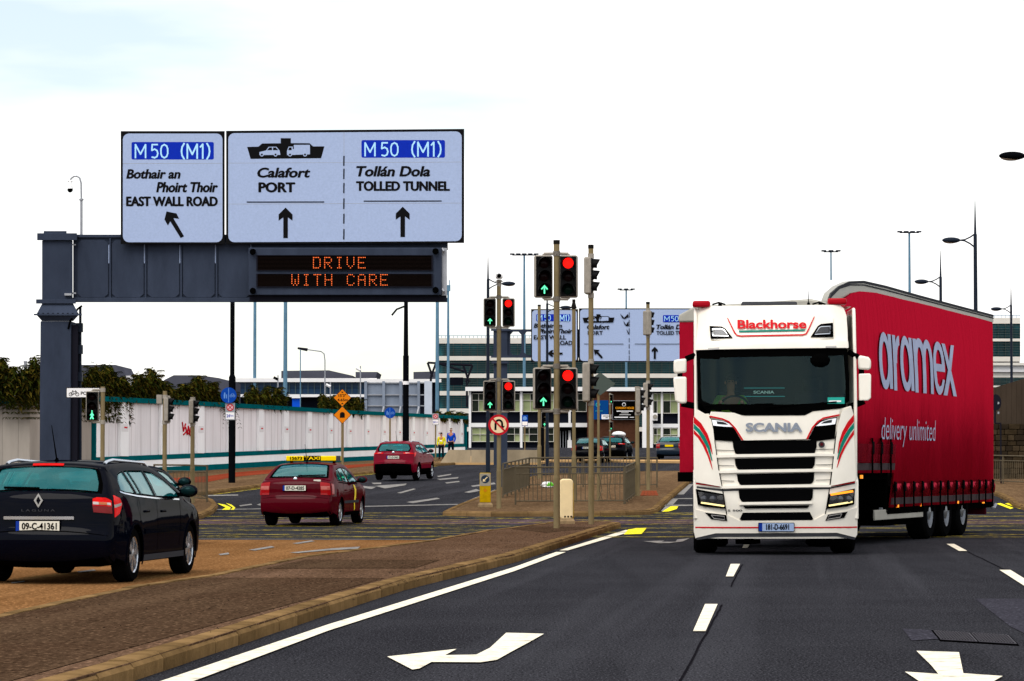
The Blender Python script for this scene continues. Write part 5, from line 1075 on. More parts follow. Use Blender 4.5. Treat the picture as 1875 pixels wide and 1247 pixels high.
# roof front (upper) and sun ledge
cp('roof_front', L1([(236, 640), (232, 520), (238, 400), (258, 345), (300, 326), (1340, 318), (1372, 345), (1390, 400), (1395, 520), (1394, 636)]), white, .0, .25)
cp('roof_fairing', L1([(345, 590), (340, 420), (420, 385), (1215, 378), (1285, 420), (1285, 580), (1100, 600), (540, 606)]), white, .03, .05, st=.08)
cp('ledge', L1([(228, 668), (230, 612), (345, 600), (1285, 592), (1396, 605), (1398, 655)]), white, .06, .12)
for q in ([(325, 668), (325, 655), (410, 652), (410, 665)], [(1220, 655), (1220, 642), (1303, 640), (1303, 652)]): cp('ledge_lamp', L1(q), 'lens_clear', .065, .01)
for sgn, q, qi in ((-1, [(338, 482), (430, 488), (458, 505), (512, 576), (345, 582)], [(360, 505), (425, 505), (448, 515), (482, 562), (362, 558)]), (1, [(1282, 460), (1190, 470), (1165, 486), (1108, 572), (1282, 572)], [(1262, 488), (1190, 492), (1175, 500), (1140, 552), (1256, 545)])):
    hd = cp('roof_lamp', L1(q), 'black', .055, .03); b = MB(); panel(b, L1(qi), FN, .062, .0, .1, .1); b.build('lens', 'lamp_glass', hd); ii = L1(qi); b = MB(); cxm = sum(p[0] for p in ii) / 5; czm = sum(p[1] for p in ii) / 5
    panel(b, [(cxm + (x - cxm) * .7, czm + (z - czm) * .6) for x, z in ii], FN, .057, 0, .1, .1); b.build('reflector', hl_in, hd)
    cp('lamp_rim', stroke([ii[-1]] + ii + [ii[0]], .014), 'chrome', .064, .005, hd)
b = MB(); p = L1([(553, 505), (1075, 437)]); text(b, 'Blackhorse', p[0][0], p[1][0], p[0][1], p[1][1], FN, .058, .05); b.build('lettering', red_d, cab, smooth=False)
cp('underline', L1([(560, 520), (1068, 512), (1064, 524), (562, 533)]), grn_d, .052, .004)
cp('bracket_stripe', L1(stroke([(475, 420), (500, 475), (528, 535), (545, 556), (570, 563), (1050, 555), (1075, 546), (1092, 515), (1140, 412)], [6, 10, 11, 11, 11, 11, 11, 10, 6])), red_d, .050, .004, st=.07)
b = MB(); bxp = L1([(585, 338), (1015, 312)]); b.box(bxp[0][0], bxp[1][0], .62, .9, 3.86, 3.94); b.build('roof_hatch', 'grey_plastic', cab, bevel=.03)
for x0, x1, yb in ((1270, 1303, 560), (1520, 1555, 556)):
    b = MB(); b.box(lx(x0), lx(x1), .50, .75, lz(yb), lz(yb - 12)); b.build('marker_lamp', mat('marker_red', '#a00c1c', .3) if 'marker_red' not in MATS else 'marker_red', cab, bevel=.035, seg=3)
b = MB(); b.cyl((lx(1486), .8, 3.86), (lx(1486), .8, 3.93), .035, .02); b.cyl((lx(1486), .8, 3.93), (lx(1485.5), .85, lz(524)), .008, .004); b.build('aerial', 'black', cab)
for px in (1319, 1505): b = MB(); b.tube([(lx(px) - .1, .75, 3.9), (lx(px), .72, 3.93), (lx(px) + .1, .75, 3.9)], .015, 6); b.cyl((lx(px) + .02, .7, 3.87), (lx(px) + .02, .7, 3.93), .03); b.build('horn', 'black', cab)
# windscreen
ws_out = L1([(236, 676), (1390, 662), (1400, 900), (1398, 1060), (1335, 1118), (1120, 1128), (1040, 1168), (540, 1172), (480, 1132), (310, 1132), (246, 1060)])
ws_in = L1([(262, 735), (410, 742), (420, 728), (1245, 718), (1360, 712), (1372, 900), (1368, 1050), (1300, 1078), (900, 1090), (340, 1085), (275, 1050)])
cp('windscreen_surround', ws_out, 'black', .02, .06, holes=[ws_in]); cp('windscreen', ws_in, 'truck_glass', .018, 0)
wb_ = L1([(598, 962), (907, 962)]); 
for y in (963, 1027): cp('screen_strip', L1([(598, y - 2), (907, y - 2), (907, y + 2), (598, y + 2)]), 'emblem_teal', -.06, .002)
b = MB(); p = L1([(670, 1006), (827, 984)]); text(b, 'SCANIA', p[0][0], p[1][0], p[0][1], p[1][1], FN, -.05, .04); b.build('screen_lettering', mat('pale_letter', '#9fb0a8', .5), cab, smooth=False)
cp('permit_sticker', L1([(1232, 1036), (1362, 1034), (1362, 1084), (1230, 1084)]), mat('sticker_green', '#2a9a8c', .5), .0205, .001)
cp('permit_panel', L1([(1240, 1060), (1335, 1058), (1335, 1070), (1240, 1072)]), 'notice_white', .0225, .001)
b = MB(); b.sphere((lx(1503), .12, lz(661)), .155, .09, .11); b.build('front_mirror', 'black', cab); b = MB(); b.tube([(lx(1495), .3, lz(640)), (lx(1500), .16, lz(652))], .03, 6); b.build('mirror_stalk', 'black', cab)
for a_, c_ in (((300, 1100), (820, 1085)), ((760, 1112), (1300, 1070))):
    p, q = L1([a_, c_]); b = MB(); b.tube([FN(*p, .05), FN(*q, .04)], .012, 6); b.build('wiper', 'black', cab)
# cabin interior
b = MB(); b.box(-1.15, 1.15, .45, .85, 1.9, 2.18); b.build('dashboard', 'dark_plastic', cab, bevel=.06, seg=3)
b = MB(); b.box(-1.18, 1.18, 1.95, 2.1, 1.5, 3.6); b.build('cabin_back', 'seat_cloth', cab)
for x in (-.62, .62):
    b = MB(); b.box(x - .27, x + .27, 1.0, 1.5, 1.75, 1.9); b.box(x - .26, x + .26, 1.45, 1.6, 1.85, 2.55); b.box(x - .15, x + .15, 1.45, 1.55, 2.56, 2.78); b.build('seat', 'seat_cloth', cab, bevel=.05)
b = MB(); n = 24; ring_ = [(-.62 + .23 * math.cos(2 * math.pi * i / n), .98 - .1 * math.sin(2 * math.pi * i / n), 2.28 + .19 * math.sin(2 * math.pi * i / n)) for i in range(n + 1)]; b.tube(ring_, .018, 6); b.tube([(-.84, .98, 2.28), (-.4, .98, 2.28)], .015, 6); b.tube([(-.62, .98, 2.28), (-.62, .8, 2.1)], .03, 6); b.build('steering_wheel', 'black', cab)
# lower front: body field, centre bonnet, grille slots
lower = L2([(212, 110), (240, 42), (300, 78), (520, 66), (600, 92), (1060, 92), (1120, 62), (1340, 38), (1410, 18), (1432, 90), (1436, 300), (1446, 560), (1462, 760), (1458, 1000), (1440, 1028), (225, 1030), (212, 980), (215, 600), (212, 300)])
cp('lower_front', lower, white, -.02, .25)
cp('bonnet_panel', L2([(330, 95), (345, 62), (520, 72), (596, 98), (1062, 98), (1122, 70), (1325, 48), (1318, 85), (1180, 118), (1120, 170), (1072, 266), (1058, 272), (600, 282), (585, 276), (525, 180), (470, 135), (345, 100)]), white, .03, .06)
cp('bonnet_stripe', L2(stroke([(335, 98), (430, 118), (480, 140), (528, 190), (585, 280)], 12)), red_d, .033, .01); cp('bonnet_stripe', L2(stroke([(1322, 88), (1200, 112), (1155, 140), (1115, 185), (1072, 272)], 12)), red_d, .033, .01)
for q, ql in (([(350, 118), (475, 142), (520, 190), (575, 282), (515, 290), (372, 280)], [(352, 124), (440, 136), (480, 152), (510, 180), (440, 176), (362, 168)]), ([(1302, 106), (1180, 130), (1140, 165), (1082, 272), (1140, 288), (1285, 270)], [(1298, 112), (1288, 158), (1215, 168), (1140, 174), (1180, 142), (1240, 122)])):
    w = cp('lamp_recess', L2(q), 'black', .0, .02); b = MB(); panel(b, L2(ql), FN, .012, .01, .1, .1); b.build('running_lamp', mat('lamp_white', '#d8dce2', .15, emit=(1, 1, 1), es=.25) if 'lamp_white' not in MATS else 'lamp_white', w); q5 = L2(ql); cxm = sum(p[0] for p in q5) / 6; czm = sum(p[1] for p in q5) / 6
    b = MB(); panel(b, [(cxm + (x - cxm) * .55, czm + .01 + (z - czm) * .5) for x, z in q5], FN, .016, 0, .1, .1); b.build('lamp_core', hl_in, w)
b = MB(); p = L2([(612, 216), (1033, 150)]); text(b, 'SCANIA', p[0][0], p[1][0], p[0][1], p[1][1], FN, .06, .07)
n0 = len(b.v); b.v += [(v[0], v[1] + .028, v[2]) for v in b.v[:n0]]; b.build('maker_badge', silver, cab, smooth=False)
slots = [[(510, 288), (525, 284), (1135, 279), (1146, 284), (1146, 330), (1132, 378), (1120, 384), (545, 388), (528, 380), (513, 330)], [(524, 420), (1136, 408), (1130, 470), (1115, 494), (1100, 498), (560, 506), (545, 498), (530, 470)], [(540, 538), (1128, 526), (1124, 585), (1110, 608), (1095, 613), (575, 623), (562, 616), (548, 590)], [(552, 657), (1118, 650), (1114, 715), (1102, 738), (1085, 742), (590, 752), (575, 745), (560, 720)], [(588, 780), (1090, 774), (1075, 795), (605, 800)], [(585, 832), (1092, 826), (1120, 880), (1108, 888), (575, 890), (562, 882)]]
for i, q in enumerate(slots):
    cp('grille_slot', L2(q), mesh_b, .0, .03)
    lip = [q[-1]] + q[len(q) // 2:] if False else None
for (y0, y1, xl, xr) in ((388, 410, 380, 1285), (506, 528, 400, 1268), (624, 645, 415, 1255), (752, 772, 560, 1110)):
    cp('grille_bar', L2([(xl, y0 + 6), (525 + (y0 - 388) * .1, y0), (1135 - (y0 - 388) * .1, y0 - 8), (xr, y0 - 4), (xr, y1 - 8), (1130 - (y0 - 388) * .1, y1 - 8), (535 + (y0 - 388) * .1, y1), (xl, y1 + 4)]), white, .025, .06)
for y in (352, 468, 584): 
    for q in ([(380, y), (520, y + 6), (520, y + 10), (380, y + 4)], [(1140, y - 2), (1282, y - 6), (1282, y - 2), (1140, y + 2)]): cp('grille_groove', L2(q), 'grey_plastic', .0, .004)
cp('maker_emblem', L2(circ(1184, 314, 24, 20)), 'grey_plastic', .03, .02); cp('emblem_core', L2(circ(1184, 312, 13, 16)), mat('emblem_dark', '#4a1018', .3), .034, .005)
b = MB(); p = L2([(470, 822), (580, 808)]); text(b, 'S 500', p[0][0], p[1][0], p[0][1], p[1][1], FN, -.012, .04); b.build('model_badge', 'grey_plastic', cab, smooth=False)
for q in (stroke([(330, 60), (372, 280), (400, 480), (436, 680), (462, 840)], 7), stroke([(1345, 60), (1290, 265), (1268, 470), (1240, 670), (1212, 840)], 7), stroke([(462, 840), (480, 1000)], 5), stroke([(1212, 840), (1195, 1000)], 5)): cp('panel_seam', L2(q), 'black', -.014, .01)
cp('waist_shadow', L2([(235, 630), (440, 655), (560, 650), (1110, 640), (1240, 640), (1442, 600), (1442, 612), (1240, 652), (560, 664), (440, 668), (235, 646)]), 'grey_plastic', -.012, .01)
cp('waist_stripe', L2([(230, 604), (440, 634), (440, 642), (230, 616)]), red_d, -.012, .004); cp('waist_stripe', L2([(1250, 624), (1442, 592), (1442, 604), (1250, 634)]), red_d, -.012, .004)
# corner deflectors with livery flashes
cp('corner_deflector', L2([(212, 112), (242, 45), (300, 80), (345, 120), (362, 200), (372, 300), (402, 520), (425, 635), (232, 600), (214, 560)]), white, .04, .06)
cp('corner_deflector', L2([(1338, 62), (1412, 20), (1434, 95), (1438, 300), (1446, 560), (1440, 590), (1252, 628), (1270, 470), (1292, 290), (1305, 180)]), white, .04, .06)
for k, (a_, c_, m_) in enumerate((([(214, 96), (270, 150), (318, 230), (345, 310), (357, 385)], [(352, 385), (330, 318), (296, 245), (255, 185), (214, 148)], red_d), ([(214, 152), (258, 195), (300, 252), (334, 325), (356, 440)], [(348, 435), (318, 345), (280, 275), (245, 220), (214, 192)], grn_d), ([(214, 200), (262, 250), (305, 320), (340, 420), (357, 505)], [(352, 498), (318, 400), (282, 320), (245, 262), (214, 232)], red_d))):
    cp('livery_flash', L2(a_ + c_), m_, .044, .003)
for k, (a_, c_, m_) in enumerate((([(1434, 84), (1385, 140), (1340, 220), (1315, 300), (1305, 380)], [(1310, 380), (1330, 305), (1360, 240), (1395, 185), (1434, 138)], red_d), ([(1434, 146), (1392, 196), (1355, 250), (1322, 330), (1300, 428)], [(1308, 425), (1340, 345), (1372, 280), (1405, 225), (1434, 190)], grn_d), ([(1434, 200), (1395, 255), (1350, 330), (1318, 400), (1298, 490)], [(1304, 485), (1335, 400), (1370, 330), (1405, 275), (1434, 238)], red_d))):
    cp('livery_flash', L2(a_ + c_), m_, .044, .003)
# head lamps
for sg, q, ql, am in ((-1, [(228, 652), (440, 690), (455, 802), (300, 788), (243, 772)], [(245, 672), (435, 700), (444, 785), (268, 762)], None), (1, [(1440, 648), (1240, 690), (1222, 802), (1375, 785), (1434, 768)], [(1432, 668), (1248, 700), (1236, 782), (1420, 755)], True)):
    hd = cp('head_lamp', L2(q), 'black', .015, .03); b = MB(); panel(b, L2(ql), FN, .022, 0, .1, .1); b.build('reflector', hl_in, hd); b = MB(); panel(b, L2(ql), FN, .034, 0, .1, .1); b.build('lens', 'lamp_glass', hd)
    for fx in (.25, .6):
        x0, x1 = L2([ql[0]])[0][0], L2([ql[1]])[0][0]; zc = L2([(0, 728)])[0][1]; b = MB(); c = FN(x0 + (x1 - x0) * fx, zc, .024); b.lathe([(0, .055), (-.012, .05), (-.02, 0)], 'y', 16, tuple(c)); b.build('projector', mat('lamp_smoke', '#55565a', .15, .6) if 'lamp_smoke' not in MATS else 'lamp_smoke', hd)
    lo_ = [ql[2], ql[3]]; cp('daytime_strip', L2(stroke([(ql[3][0], ql[3][1] - 6), (ql[2][0], ql[2][1] - 4)], 13)), mat('drl', '#f0d890', .3, emit=(1, .85, .4), es=.5) if 'drl' not in MATS else 'drl', .038, .004, hd)
    if am: cp('indicator_strip', L2(stroke([(1250, 694), (1425, 668)], 17)), 'lens_amber_lit', .038, .004, hd)
for q, ql in (([(298, 832), (460, 850), (467, 896), (345, 882)], [(345, 850), (445, 860), (448, 886), (365, 876)]), ([(1382, 824), (1232, 846), (1212, 892), (1355, 872)], [(1338, 838), (1240, 855), (1226, 882), (1325, 866)])):
    hd = cp('fog_lamp', L2(q), 'black', .012, .03); cp('fog_rim', L2(stroke(ql + ql[:1], 5)), 'lens_clear', .020, .004, hd); cp('fog_lens', L2(ql), hl_in, .0165, .002, hd)
bump_ = L2([(222, 806), (300, 828), (470, 850), (560, 895), (1120, 890), (1212, 842), (1380, 818), (1462, 790), (1460, 1000), (1446, 1022), (1300, 985), (380, 990), (232, 1026), (216, 985)])
cp('bumper', bump_, white, .0, .2); cp('bumper_lip', L2([(232, 1026), (380, 988), (1300, 983), (1446, 1022), (1440, 1040), (1300, 1012), (400, 1018), (236, 1042)]), 'grey_plastic', -.01, .2)
cp('bumper_stripe', L2([(224, 941), (1458, 938), (1458, 948), (224, 952)]), red_d, .006, .006)
pl = cp('number_plate', L2(rrect(702, 976, 908, 976, 6)), 'black', .03, .03); cp('plate_field', L2(rrect(706, 972, 912, 972, 4)), mat('plate_shade', '#9fb4d8', .4), .032, .002, pl); cp('plate_band', L2([(706, 912), (732, 912), (732, 972), (706, 972)]), 'plate_blue', .034, .002, pl)
b = MB(); p = L2([(762, 962), (935, 918)]); text(b, '181-D-6691', p[0][0], p[1][0], p[0][1], p[1][1], FN, .036, .035); b.build('plate_number', 'black', pl, smooth=False)
# mirrors
for sg, q1, q2, arm in ((-1, [(62, 745), (100, 738), (160, 732), (160, 840), (80, 848), (60, 838)], [(58, 880), (80, 872), (160, 872), (162, 1075), (120, 1080), (72, 1062)], ((230, 705), (155, 735), (240, 1100), (120, 1078))), (1, [(1472, 720), (1490, 712), (1550, 724), (1570, 745), (1570, 815), (1550, 822), (1475, 818)], [(1478, 852), (1560, 850), (1570, 862), (1568, 1040), (1545, 1058), (1478, 1058)], ((1400, 680), (1475, 725), (1400, 1110), (1520, 1060)))):
    for q in (q1, q2):
        pts = L1(q); b = MB(); b.prism([Vector((x, .3, z)) for x, z in pts], (0, .16, 0)); b.build('mirror', white, cab, bevel=.03, seg=3)
    a_ = L1(arm); b = MB(); b.tube([Vector((a_[0][0], .4, a_[0][1])), Vector((a_[1][0], .38, a_[1][1]))], .045, 8); b.build('mirror_arm', 'black', cab); b = MB(); b.tube([Vector((a_[2][0], .4, a_[2][1])), Vector((a_[3][0], .38, a_[3][1]))], .05, 8); b.build('mirror_arm', 'black', cab); b = MB(); mxx = L1([((100 if sg < 0 else 1490), 800), ((100 if sg < 0 else 1490), 900)]); b.box(mxx[0][0] - .02, mxx[0][0] + .06, .36, .44, mxx[1][1], mxx[0][1]); b.build('mirror_link', 'black', cab)
# door windows, arches, steps, chassis
for sg in (-1, 1):
    b = MB(); b.prism([Vector((sg * (SX + .004), y, z)) for y, z in ((.5, 2.15), (.62, 2.95), (1.5, 2.95), (1.55, 2.2))], (sg * .004, 0, 0)); b.build('door_window', 'black', cab)
    b = MB(); b.prism([Vector((sg * 1.27, y, z)) for y, z in ((.25, .55), (.25, 1.15), (.8, 1.32), (1.5, 1.32), (2.1, 1.1), (2.1, .95), (1.95, .9), (1.7, 1.1), (1.4, 1.18), (1.05, 1.1), (.82, .85), (.78, .55))], (-sg * .3, 0, 0)); b.build('wheel_arch', white, cab, bevel=.02)
    b = MB(); b.box(sg * .75, sg * 1.22, 2.3, 4.0, .45, 1.0); b.build('fuel_tank', 'galv', cab, bevel=.06, seg=3)
    b = MB(); b.box(sg * .3, sg * .42, .5, 6.2, .75, 1.0); b.build('chassis_rail', 'underbody', cab)
def big_wheel(parent, x, y, sg, dual=False, R0=.5, wd_=.34, rim='alloy', z=None):
    b = MB(); wv = wd_ * (1.9 if dual else 1); b.lathe([(-wv / 2, R0 * .58), (-wv / 2, R0 * .9), (-wv / 2 + .04, R0 * .985), (-wv * .25, R0), (wv * .25, R0), (wv / 2 - .04, R0 * .985), (wv / 2, R0 * .9), (wv / 2, R0 * .58)], 'x', 36)
    w = b.build('wheel', 'rubber', parent); w.location = (x, y, R0 if z is None else z)
    b = MB(); s = sg; b.lathe([(s * (wv / 2 - .01), R0 * .6), (s * (wv / 2 - .03), R0 * .56), (s * (wv / 2 - .12), R0 * .5), (s * (wv / 2 - .13), R0 * .3), (s * (wv / 2 - .02), R0 * .28), (s * (wv / 2 + .0), R0 * .12), (s * (wv / 2 + .01), 0)], 'x', 24)
    for k in range(10): a_ = 2 * math.pi * k / 10; b.cyl((s * (wv / 2 - .12), R0 * .4 * math.cos(a_), R0 * .4 * math.sin(a_)), (s * (wv / 2 - .06), R0 * .4 * math.cos(a_), R0 * .4 * math.sin(a_)), .018, n=6)
    b.build('rim', rim, w); return w
for sg in (-1, 1): big_wheel(cab, sg * 1.08, 1.42, sg, R0=.52, wd_=.37); big_wheel(cab, sg * .95, 5.1, sg, True, R0=.5, wd_=.3)
b = MB(); b.box(-.9, .9, 1.36, 1.48, .4, .55); b.build('front_axle', 'underbody', cab); b = MB(); b.box(-.9, .9, 5.0, 5.2, .4, .6); b.build('rear_axle', 'underbody', cab)
b = MB(); b.box(-.8, .8, .5, 2.2, .45, 1.3); b.build('engine', 'underbody', cab)
b = MB(); b.cyl((0, 4.5, 1.0), (0, 4.5, 1.1), .5, n=20); b.build('fifth_wheel', 'underbody', cab)

# ================================================================ LORRY: TRAILER
PHI = R(20.5); C0 = Vector((5.18, 49.25, 0))          # front corner of the visible side
bx_, by_ = Vector((math.cos(PHI), -math.sin(PHI), 0)), Vector((math.sin(PHI), math.cos(PHI), 0))
tr = tag(empty('curtainside_trailer', C0 - bx_ * 1.275, -PHI), 'tall red curtain sided trailer lettered aramex with arched grey roof rail', 'trailer')
def side_lz(px, py):                                  # pixel on the side plane -> (length, height)
    d = ray(px, py); o = Vector((0, 0, CAM_H)); t = (C0 - o).dot(bx_) / d.dot(bx_); p = o + d * t; return ((p - C0).dot(by_), p.z)
SL = lambda q: [side_lz(*p) for p in q]
def fabric(name, diff, gl, fac, rough):
    m = bpy.data.materials.new(name); m.use_nodes = True; t = m.node_tree; t.nodes.clear(); N_ = t.nodes.new; L_ = t.links.new
    o = N_('ShaderNodeOutputMaterial'); d = N_('ShaderNodeBsdfDiffuse'); d.inputs[0].default_value = (*diff, 1); q = N_('ShaderNodeBsdfGlossy'); q.inputs[0].default_value = (*gl, 1); q.inputs[1].default_value = rough
    mx_ = N_('ShaderNodeMixShader'); mx_.inputs[0].default_value = fac; L_(d.outputs[0], mx_.inputs[1]); L_(q.outputs[0], mx_.inputs[2]); L_(mx_.outputs[0], o.inputs[0])
    co = N_('ShaderNodeTexCoord'); mp_ = N_('ShaderNodeMapping'); mp_.inputs['Scale'].default_value = (1, 2.6, .22); L_(co.outputs['Object'], mp_.inputs[0])
    n1 = N_('ShaderNodeTexNoise'); n1.inputs['Scale'].default_value = 2.2; n1.inputs['Detail'].default_value = 4; L_(mp_.outputs[0], n1.inputs['Vector'])
    bp = N_('ShaderNodeBump'); bp.inputs['Strength'].default_value = .9; bp.inputs['Distance'].default_value = .05; L_(n1.outputs[0], bp.inputs['Height']); L_(bp.outputs[0], d.inputs['Normal']); L_(bp.outputs[0], q.inputs['Normal'])
    MATS[name] = m; return m
cur = fabric('curtain_red', (.07, .0002, .0015), (.60, .011, .04), .56, .32)
rail_m = mat('trailer_rail', '#a3a198', .4, .2, var=.12, scale=3); tape = mat('tape_grey', '#4a4042', .5)
top_l = SL([(1508, 549), (1520, 537), (1535, 524), (1555, 515), (1580, 514), (1620, 523), (1680, 540), (1740, 556), (1807, 574)]); cur_l = SL([(1508, 572), (1530, 553), (1555, 537), (1572, 533.5), (1600, 536), (1650, 548), (1700, 560), (1750, 573), (1808, 588)])
LEN = side_lz(1819, 800)[0]
print('TRAILER LEN', LEN, 'top', [(round(a, 2), round(b_, 2)) for a, b_ in top_l], 'bot', [(round(a, 2), round(b_, 2)) for a, b_ in SL([(1819, 922), (1626, 926), (1626, 868), (1560, 864)])])
zb_r = .62; zb_f = side_lz(1590, 866)[1]; ystep = side_lz(1628, 900)[0]
top_l[-1] = (LEN, top_l[-1][1]); cur_l[-1] = (LEN, cur_l[-1][1])
def ridge(y): return 0
TS_ = lambda y, z, off: Vector((1.275 + off + .15 * max(0, 1 - ((z - 2.6) / 2.0) ** 2) * max(0, min(1, (LEN - y) / 1.6)) ** .6 + .010 * math.sin(y * 2.6) * math.sin(z * 1.3 + y), y, z))
zbr = SL([(1700, 925)])[0][1]
poly = [(0.0, zb_f), (ystep, zb_f), (ystep, zbr), (LEN, zbr)] + cur_l[::-1][:-1] + [(0.0, cur_l[0][1])]
b = MB(); panel(b, poly, TS_, 0, .03, .22, .3); b.build('curtain', cur, tr, ang=60)
b = MB(); tt = [(max(0, y), z) for y, z in top_l]; bt = [(max(0, y), z) for y, z in cur_l]
b.prism([Vector((1.29, y, z)) for y, z in tt + bt[::-1]], (-.12, 0, 0)); b.build('roof_rail', rail_m, tr, smooth=False)
b = MB(); b.prism([Vector((1.297, y, z)) for y, z in [(y, z - .0) for y, z in tt] + [(y, z - .045) for y, z in tt[::-1]]], (-.03, 0, 0)); b.build('roof_edge', 'grey_plastic', tr, smooth=False)
b = MB(); mid = [(y0, z0 * .55 + z1 * .45) for (y0, z0), (_, z1) in zip(tt, bt)]; b.prism([Vector((1.299, y, z)) for y, z in [(y, z + .012) for y, z in mid] + [(y, z - .012) for y, z in mid[::-1]]], (-.02, 0, 0)); b.build('rail_groove', 'grey_plastic', tr, smooth=False)
b = MB(); n = len(tt); vs = []
for y, z in tt: vs += [(1.25, y, z - .02), (.6, y, z + .03), (-.6, y, z + .03), (-1.25, y, z - .02)]
b.add(vs, [(i * 4 + j, i * 4 + j + 1, i * 4 + 5 + j, i * 4 + 4 + j) for i in range(n - 1) for j in range(3)]); b.build('roof', mat('roof_sheet', '#f2f2f2', .5), tr)
b = MB(); b.prism([Vector((-1.275, y, z)) for y, z in ((.02, zb_f), (ystep, zb_f), (ystep, zbr), (LEN, zbr), (LEN, cur_l[0][1] - .05), (.02, cur_l[0][1] - .05))], (.03, 0, 0)); b.build('far_curtain', cur, tr, smooth=False)
# front bulkhead
zt = side_lz(1508, 552)[1]
fr_z = 1.4 + (850 - 583) / 110.; b = MB(); b.box(-1.26, 1.26, -.02, .03, zb_f, fr_z); b.build('bulkhead', cur, tr)
b = MB(); q = [(-1.275, fr_z - .06), (1.275, fr_z - .06), (1.275, zt), (1.0, zt + .06), (-1.0, fr_z + .2), (-1.275, fr_z + .06)]; b.prism([Vector((x, -.06, z)) for x, z in q], (0, .14, 0)); b.build('front_cap', rail_m, tr, bevel=.03)
b = MB(); b.box(-1.0, -.9, -.08, -.02, zb_f, fr_z - .1); b.box(.9, 1.0, -.08, -.02, zb_f, fr_z - .1); b.build('corner_post', 'grey_plastic', tr)
b = MB(); b.box(-1.28, 1.28, -.08, .1, zb_f - .14, zb_f + .02); b.build('front_beam', 'black', tr)
# printed lettering on the curtain
SF = lambda y, z, off: TS_(y, z, off + .014)
mw = mat('curtain_print', '#a9b2cc', .5, var=.1, scale=4)
q = SL([(1608, 716), (1748, 725), (1608, 609), (1748, 633)]); print('ARAMEX', q)
yb_, ytx = (q[0][1] + q[1][1]) / 2, (q[2][1] + q[3][1]) / 2
def ell(cx, cy, rx, ry, n=28): return [(cx + rx * math.cos(2 * math.pi * i / n), cy + ry * math.sin(2 * math.pi * i / n)) for i in range(n)]
def arcs(cx, cy, rx, ry, a0, a1, n=14): return [(cx + rx * math.cos(R(a0 + (a1 - a0) * i / n)), cy + ry * math.sin(R(a0 + (a1 - a0) * i / n))) for i in range(n + 1)]
GA = [([ell(.44, .5, .44, .5)], [ell(.44, .5, .23, .34)]), ([[(.76, .02), (1, .02), (1, .98), (.76, .98)]], [])]
GR = [([[(0, 0), (.45, 0), (.45, .98), (0, .98)]], []), ([arcs(.95, .45, .75, .53, 175, 85) + arcs(.95, .45, .42, .36, 85, 175)], [])]
GM = [([[(0, 0), (.17, 0), (.17, .98), (0, .98)]], []), ([arcs(.30, .58, .29, .42, 180, 0) + [(.59, 0), (.42, 0)] + arcs(.30, .58, .125, .26, 0, 180)], []), ([arcs(.71, .58, .29, .42, 180, 0) + [(1, 0), (.83, 0)] + arcs(.71, .58, .125, .26, 0, 180)], [])]
GE = [([arcs(.5, .5, .5, .5, 0, 325, 30) + [(.5 + .30 * math.cos(R(325)), .5 + .36 * math.sin(R(325)))] + arcs(.5, .5, .26, .35, 325, 190, 14)[1:] + [(.24, .45), (1, .45)]], []), ([arcs(.5, .55, .26, .30, 10, 170) + arcs(.5, .5, .48, .49, 172, 8)], [])]
GE = [([ell(.5, .5, .5, .5)], [arcs(.5, .58, .25, .27, 0, 180), [(.26, .44), (1.02, .44), (1.02, .28), (.80, .30), (.68, .18), (.5, .15), (.34, .22)]])]
GX = [([[(0, 0), (.27, 0), (1, .98), (.75, .98)]], []), ([[(0, .98), (.25, .98), (1, 0), (.73, 0)]], [])]
for (xa, xb), gl_ in zip(((518, 618), (628, 676), (677, 770), (778, 911), (916, 1000), (986, 1080)), (GA, GR, GA, GM, GE, GX)):
    l0, l1 = side_lz(1480 + xa / 4.0228, 670)[0] - .62, side_lz(1480 + xb / 4.0228, 670)[0] - .62; b = MB()
    for k, (polys, hls) in enumerate(gl_):
        for p_ in polys: panel(b, [(l0 + u * (l1 - l0), yb_ + w * (ytx - yb_)) for u, w in p_], SF, .004 + .001 * k, 0, .5, .3, holes=[[(l0 + u * (l1 - l0), yb_ + w * (ytx - yb_)) for u, w in h_] for h_ in hls])
    b.build('brand_letter', mw, tr, smooth=False)
q = SL([(1613, 810), (1710, 812), (1613, 764), (1710, 772)]); z0_ = side_lz(1655, 819)[1]; z1_ = (side_lz(1620, 764)[1] + side_lz(1705, 772)[1]) / 2
b = MB(); V, Fs = text2d('delivery unlimited', -.008, 0, 1.); b.add([SF(q[0][0] - .55 + u * (q[1][0] - q[0][0]), z0_ + w * (z1_ - z0_), .004) for u, w in V], Fs); tag(b.build('slogan_lettering', mw, tr, smooth=False), kind='stuff')
# hem, reflective tape, straps and buckles
for (ya, yb2, zb2) in ((ystep, LEN, zbr), (0.0, ystep, zb_f)):
    b = MB(); panel(b, [(ya, zb2 + .05), (yb2, zb2 + .05), (yb2, zb2 + .17), (ya, zb2 + .17)], TS_, .014, .01, .3, .3); b.build('reflective_tape', tape, tr, smooth=False)
    b = MB(); b.box(1.10, 1.25, ya, yb2, zb2 - .12, zb2 + .02); b.build('side_rail', 'underbody', tr)
hemm = fabric('hem_red', (.10, .001, .004), (.75, .05, .1), .45, .22)
b = MB(); panel(b, [(ystep + .02, zbr + .18), (LEN - .02, zbr + .18), (LEN - .02, zbr + .42), (ystep + .02, zbr + .42)], lambda y, z, o: Vector((TS_(y, z, 0).x + o + .035 * abs(math.sin((y - ystep) * math.pi / .72)) * math.sin((z - zbr - .18) / .24 * math.pi) + .012 * math.sin(y * 31 + z * 19), y, z)), .012, .0, .06, .06); b.build('ruched_hem', hemm, tr)
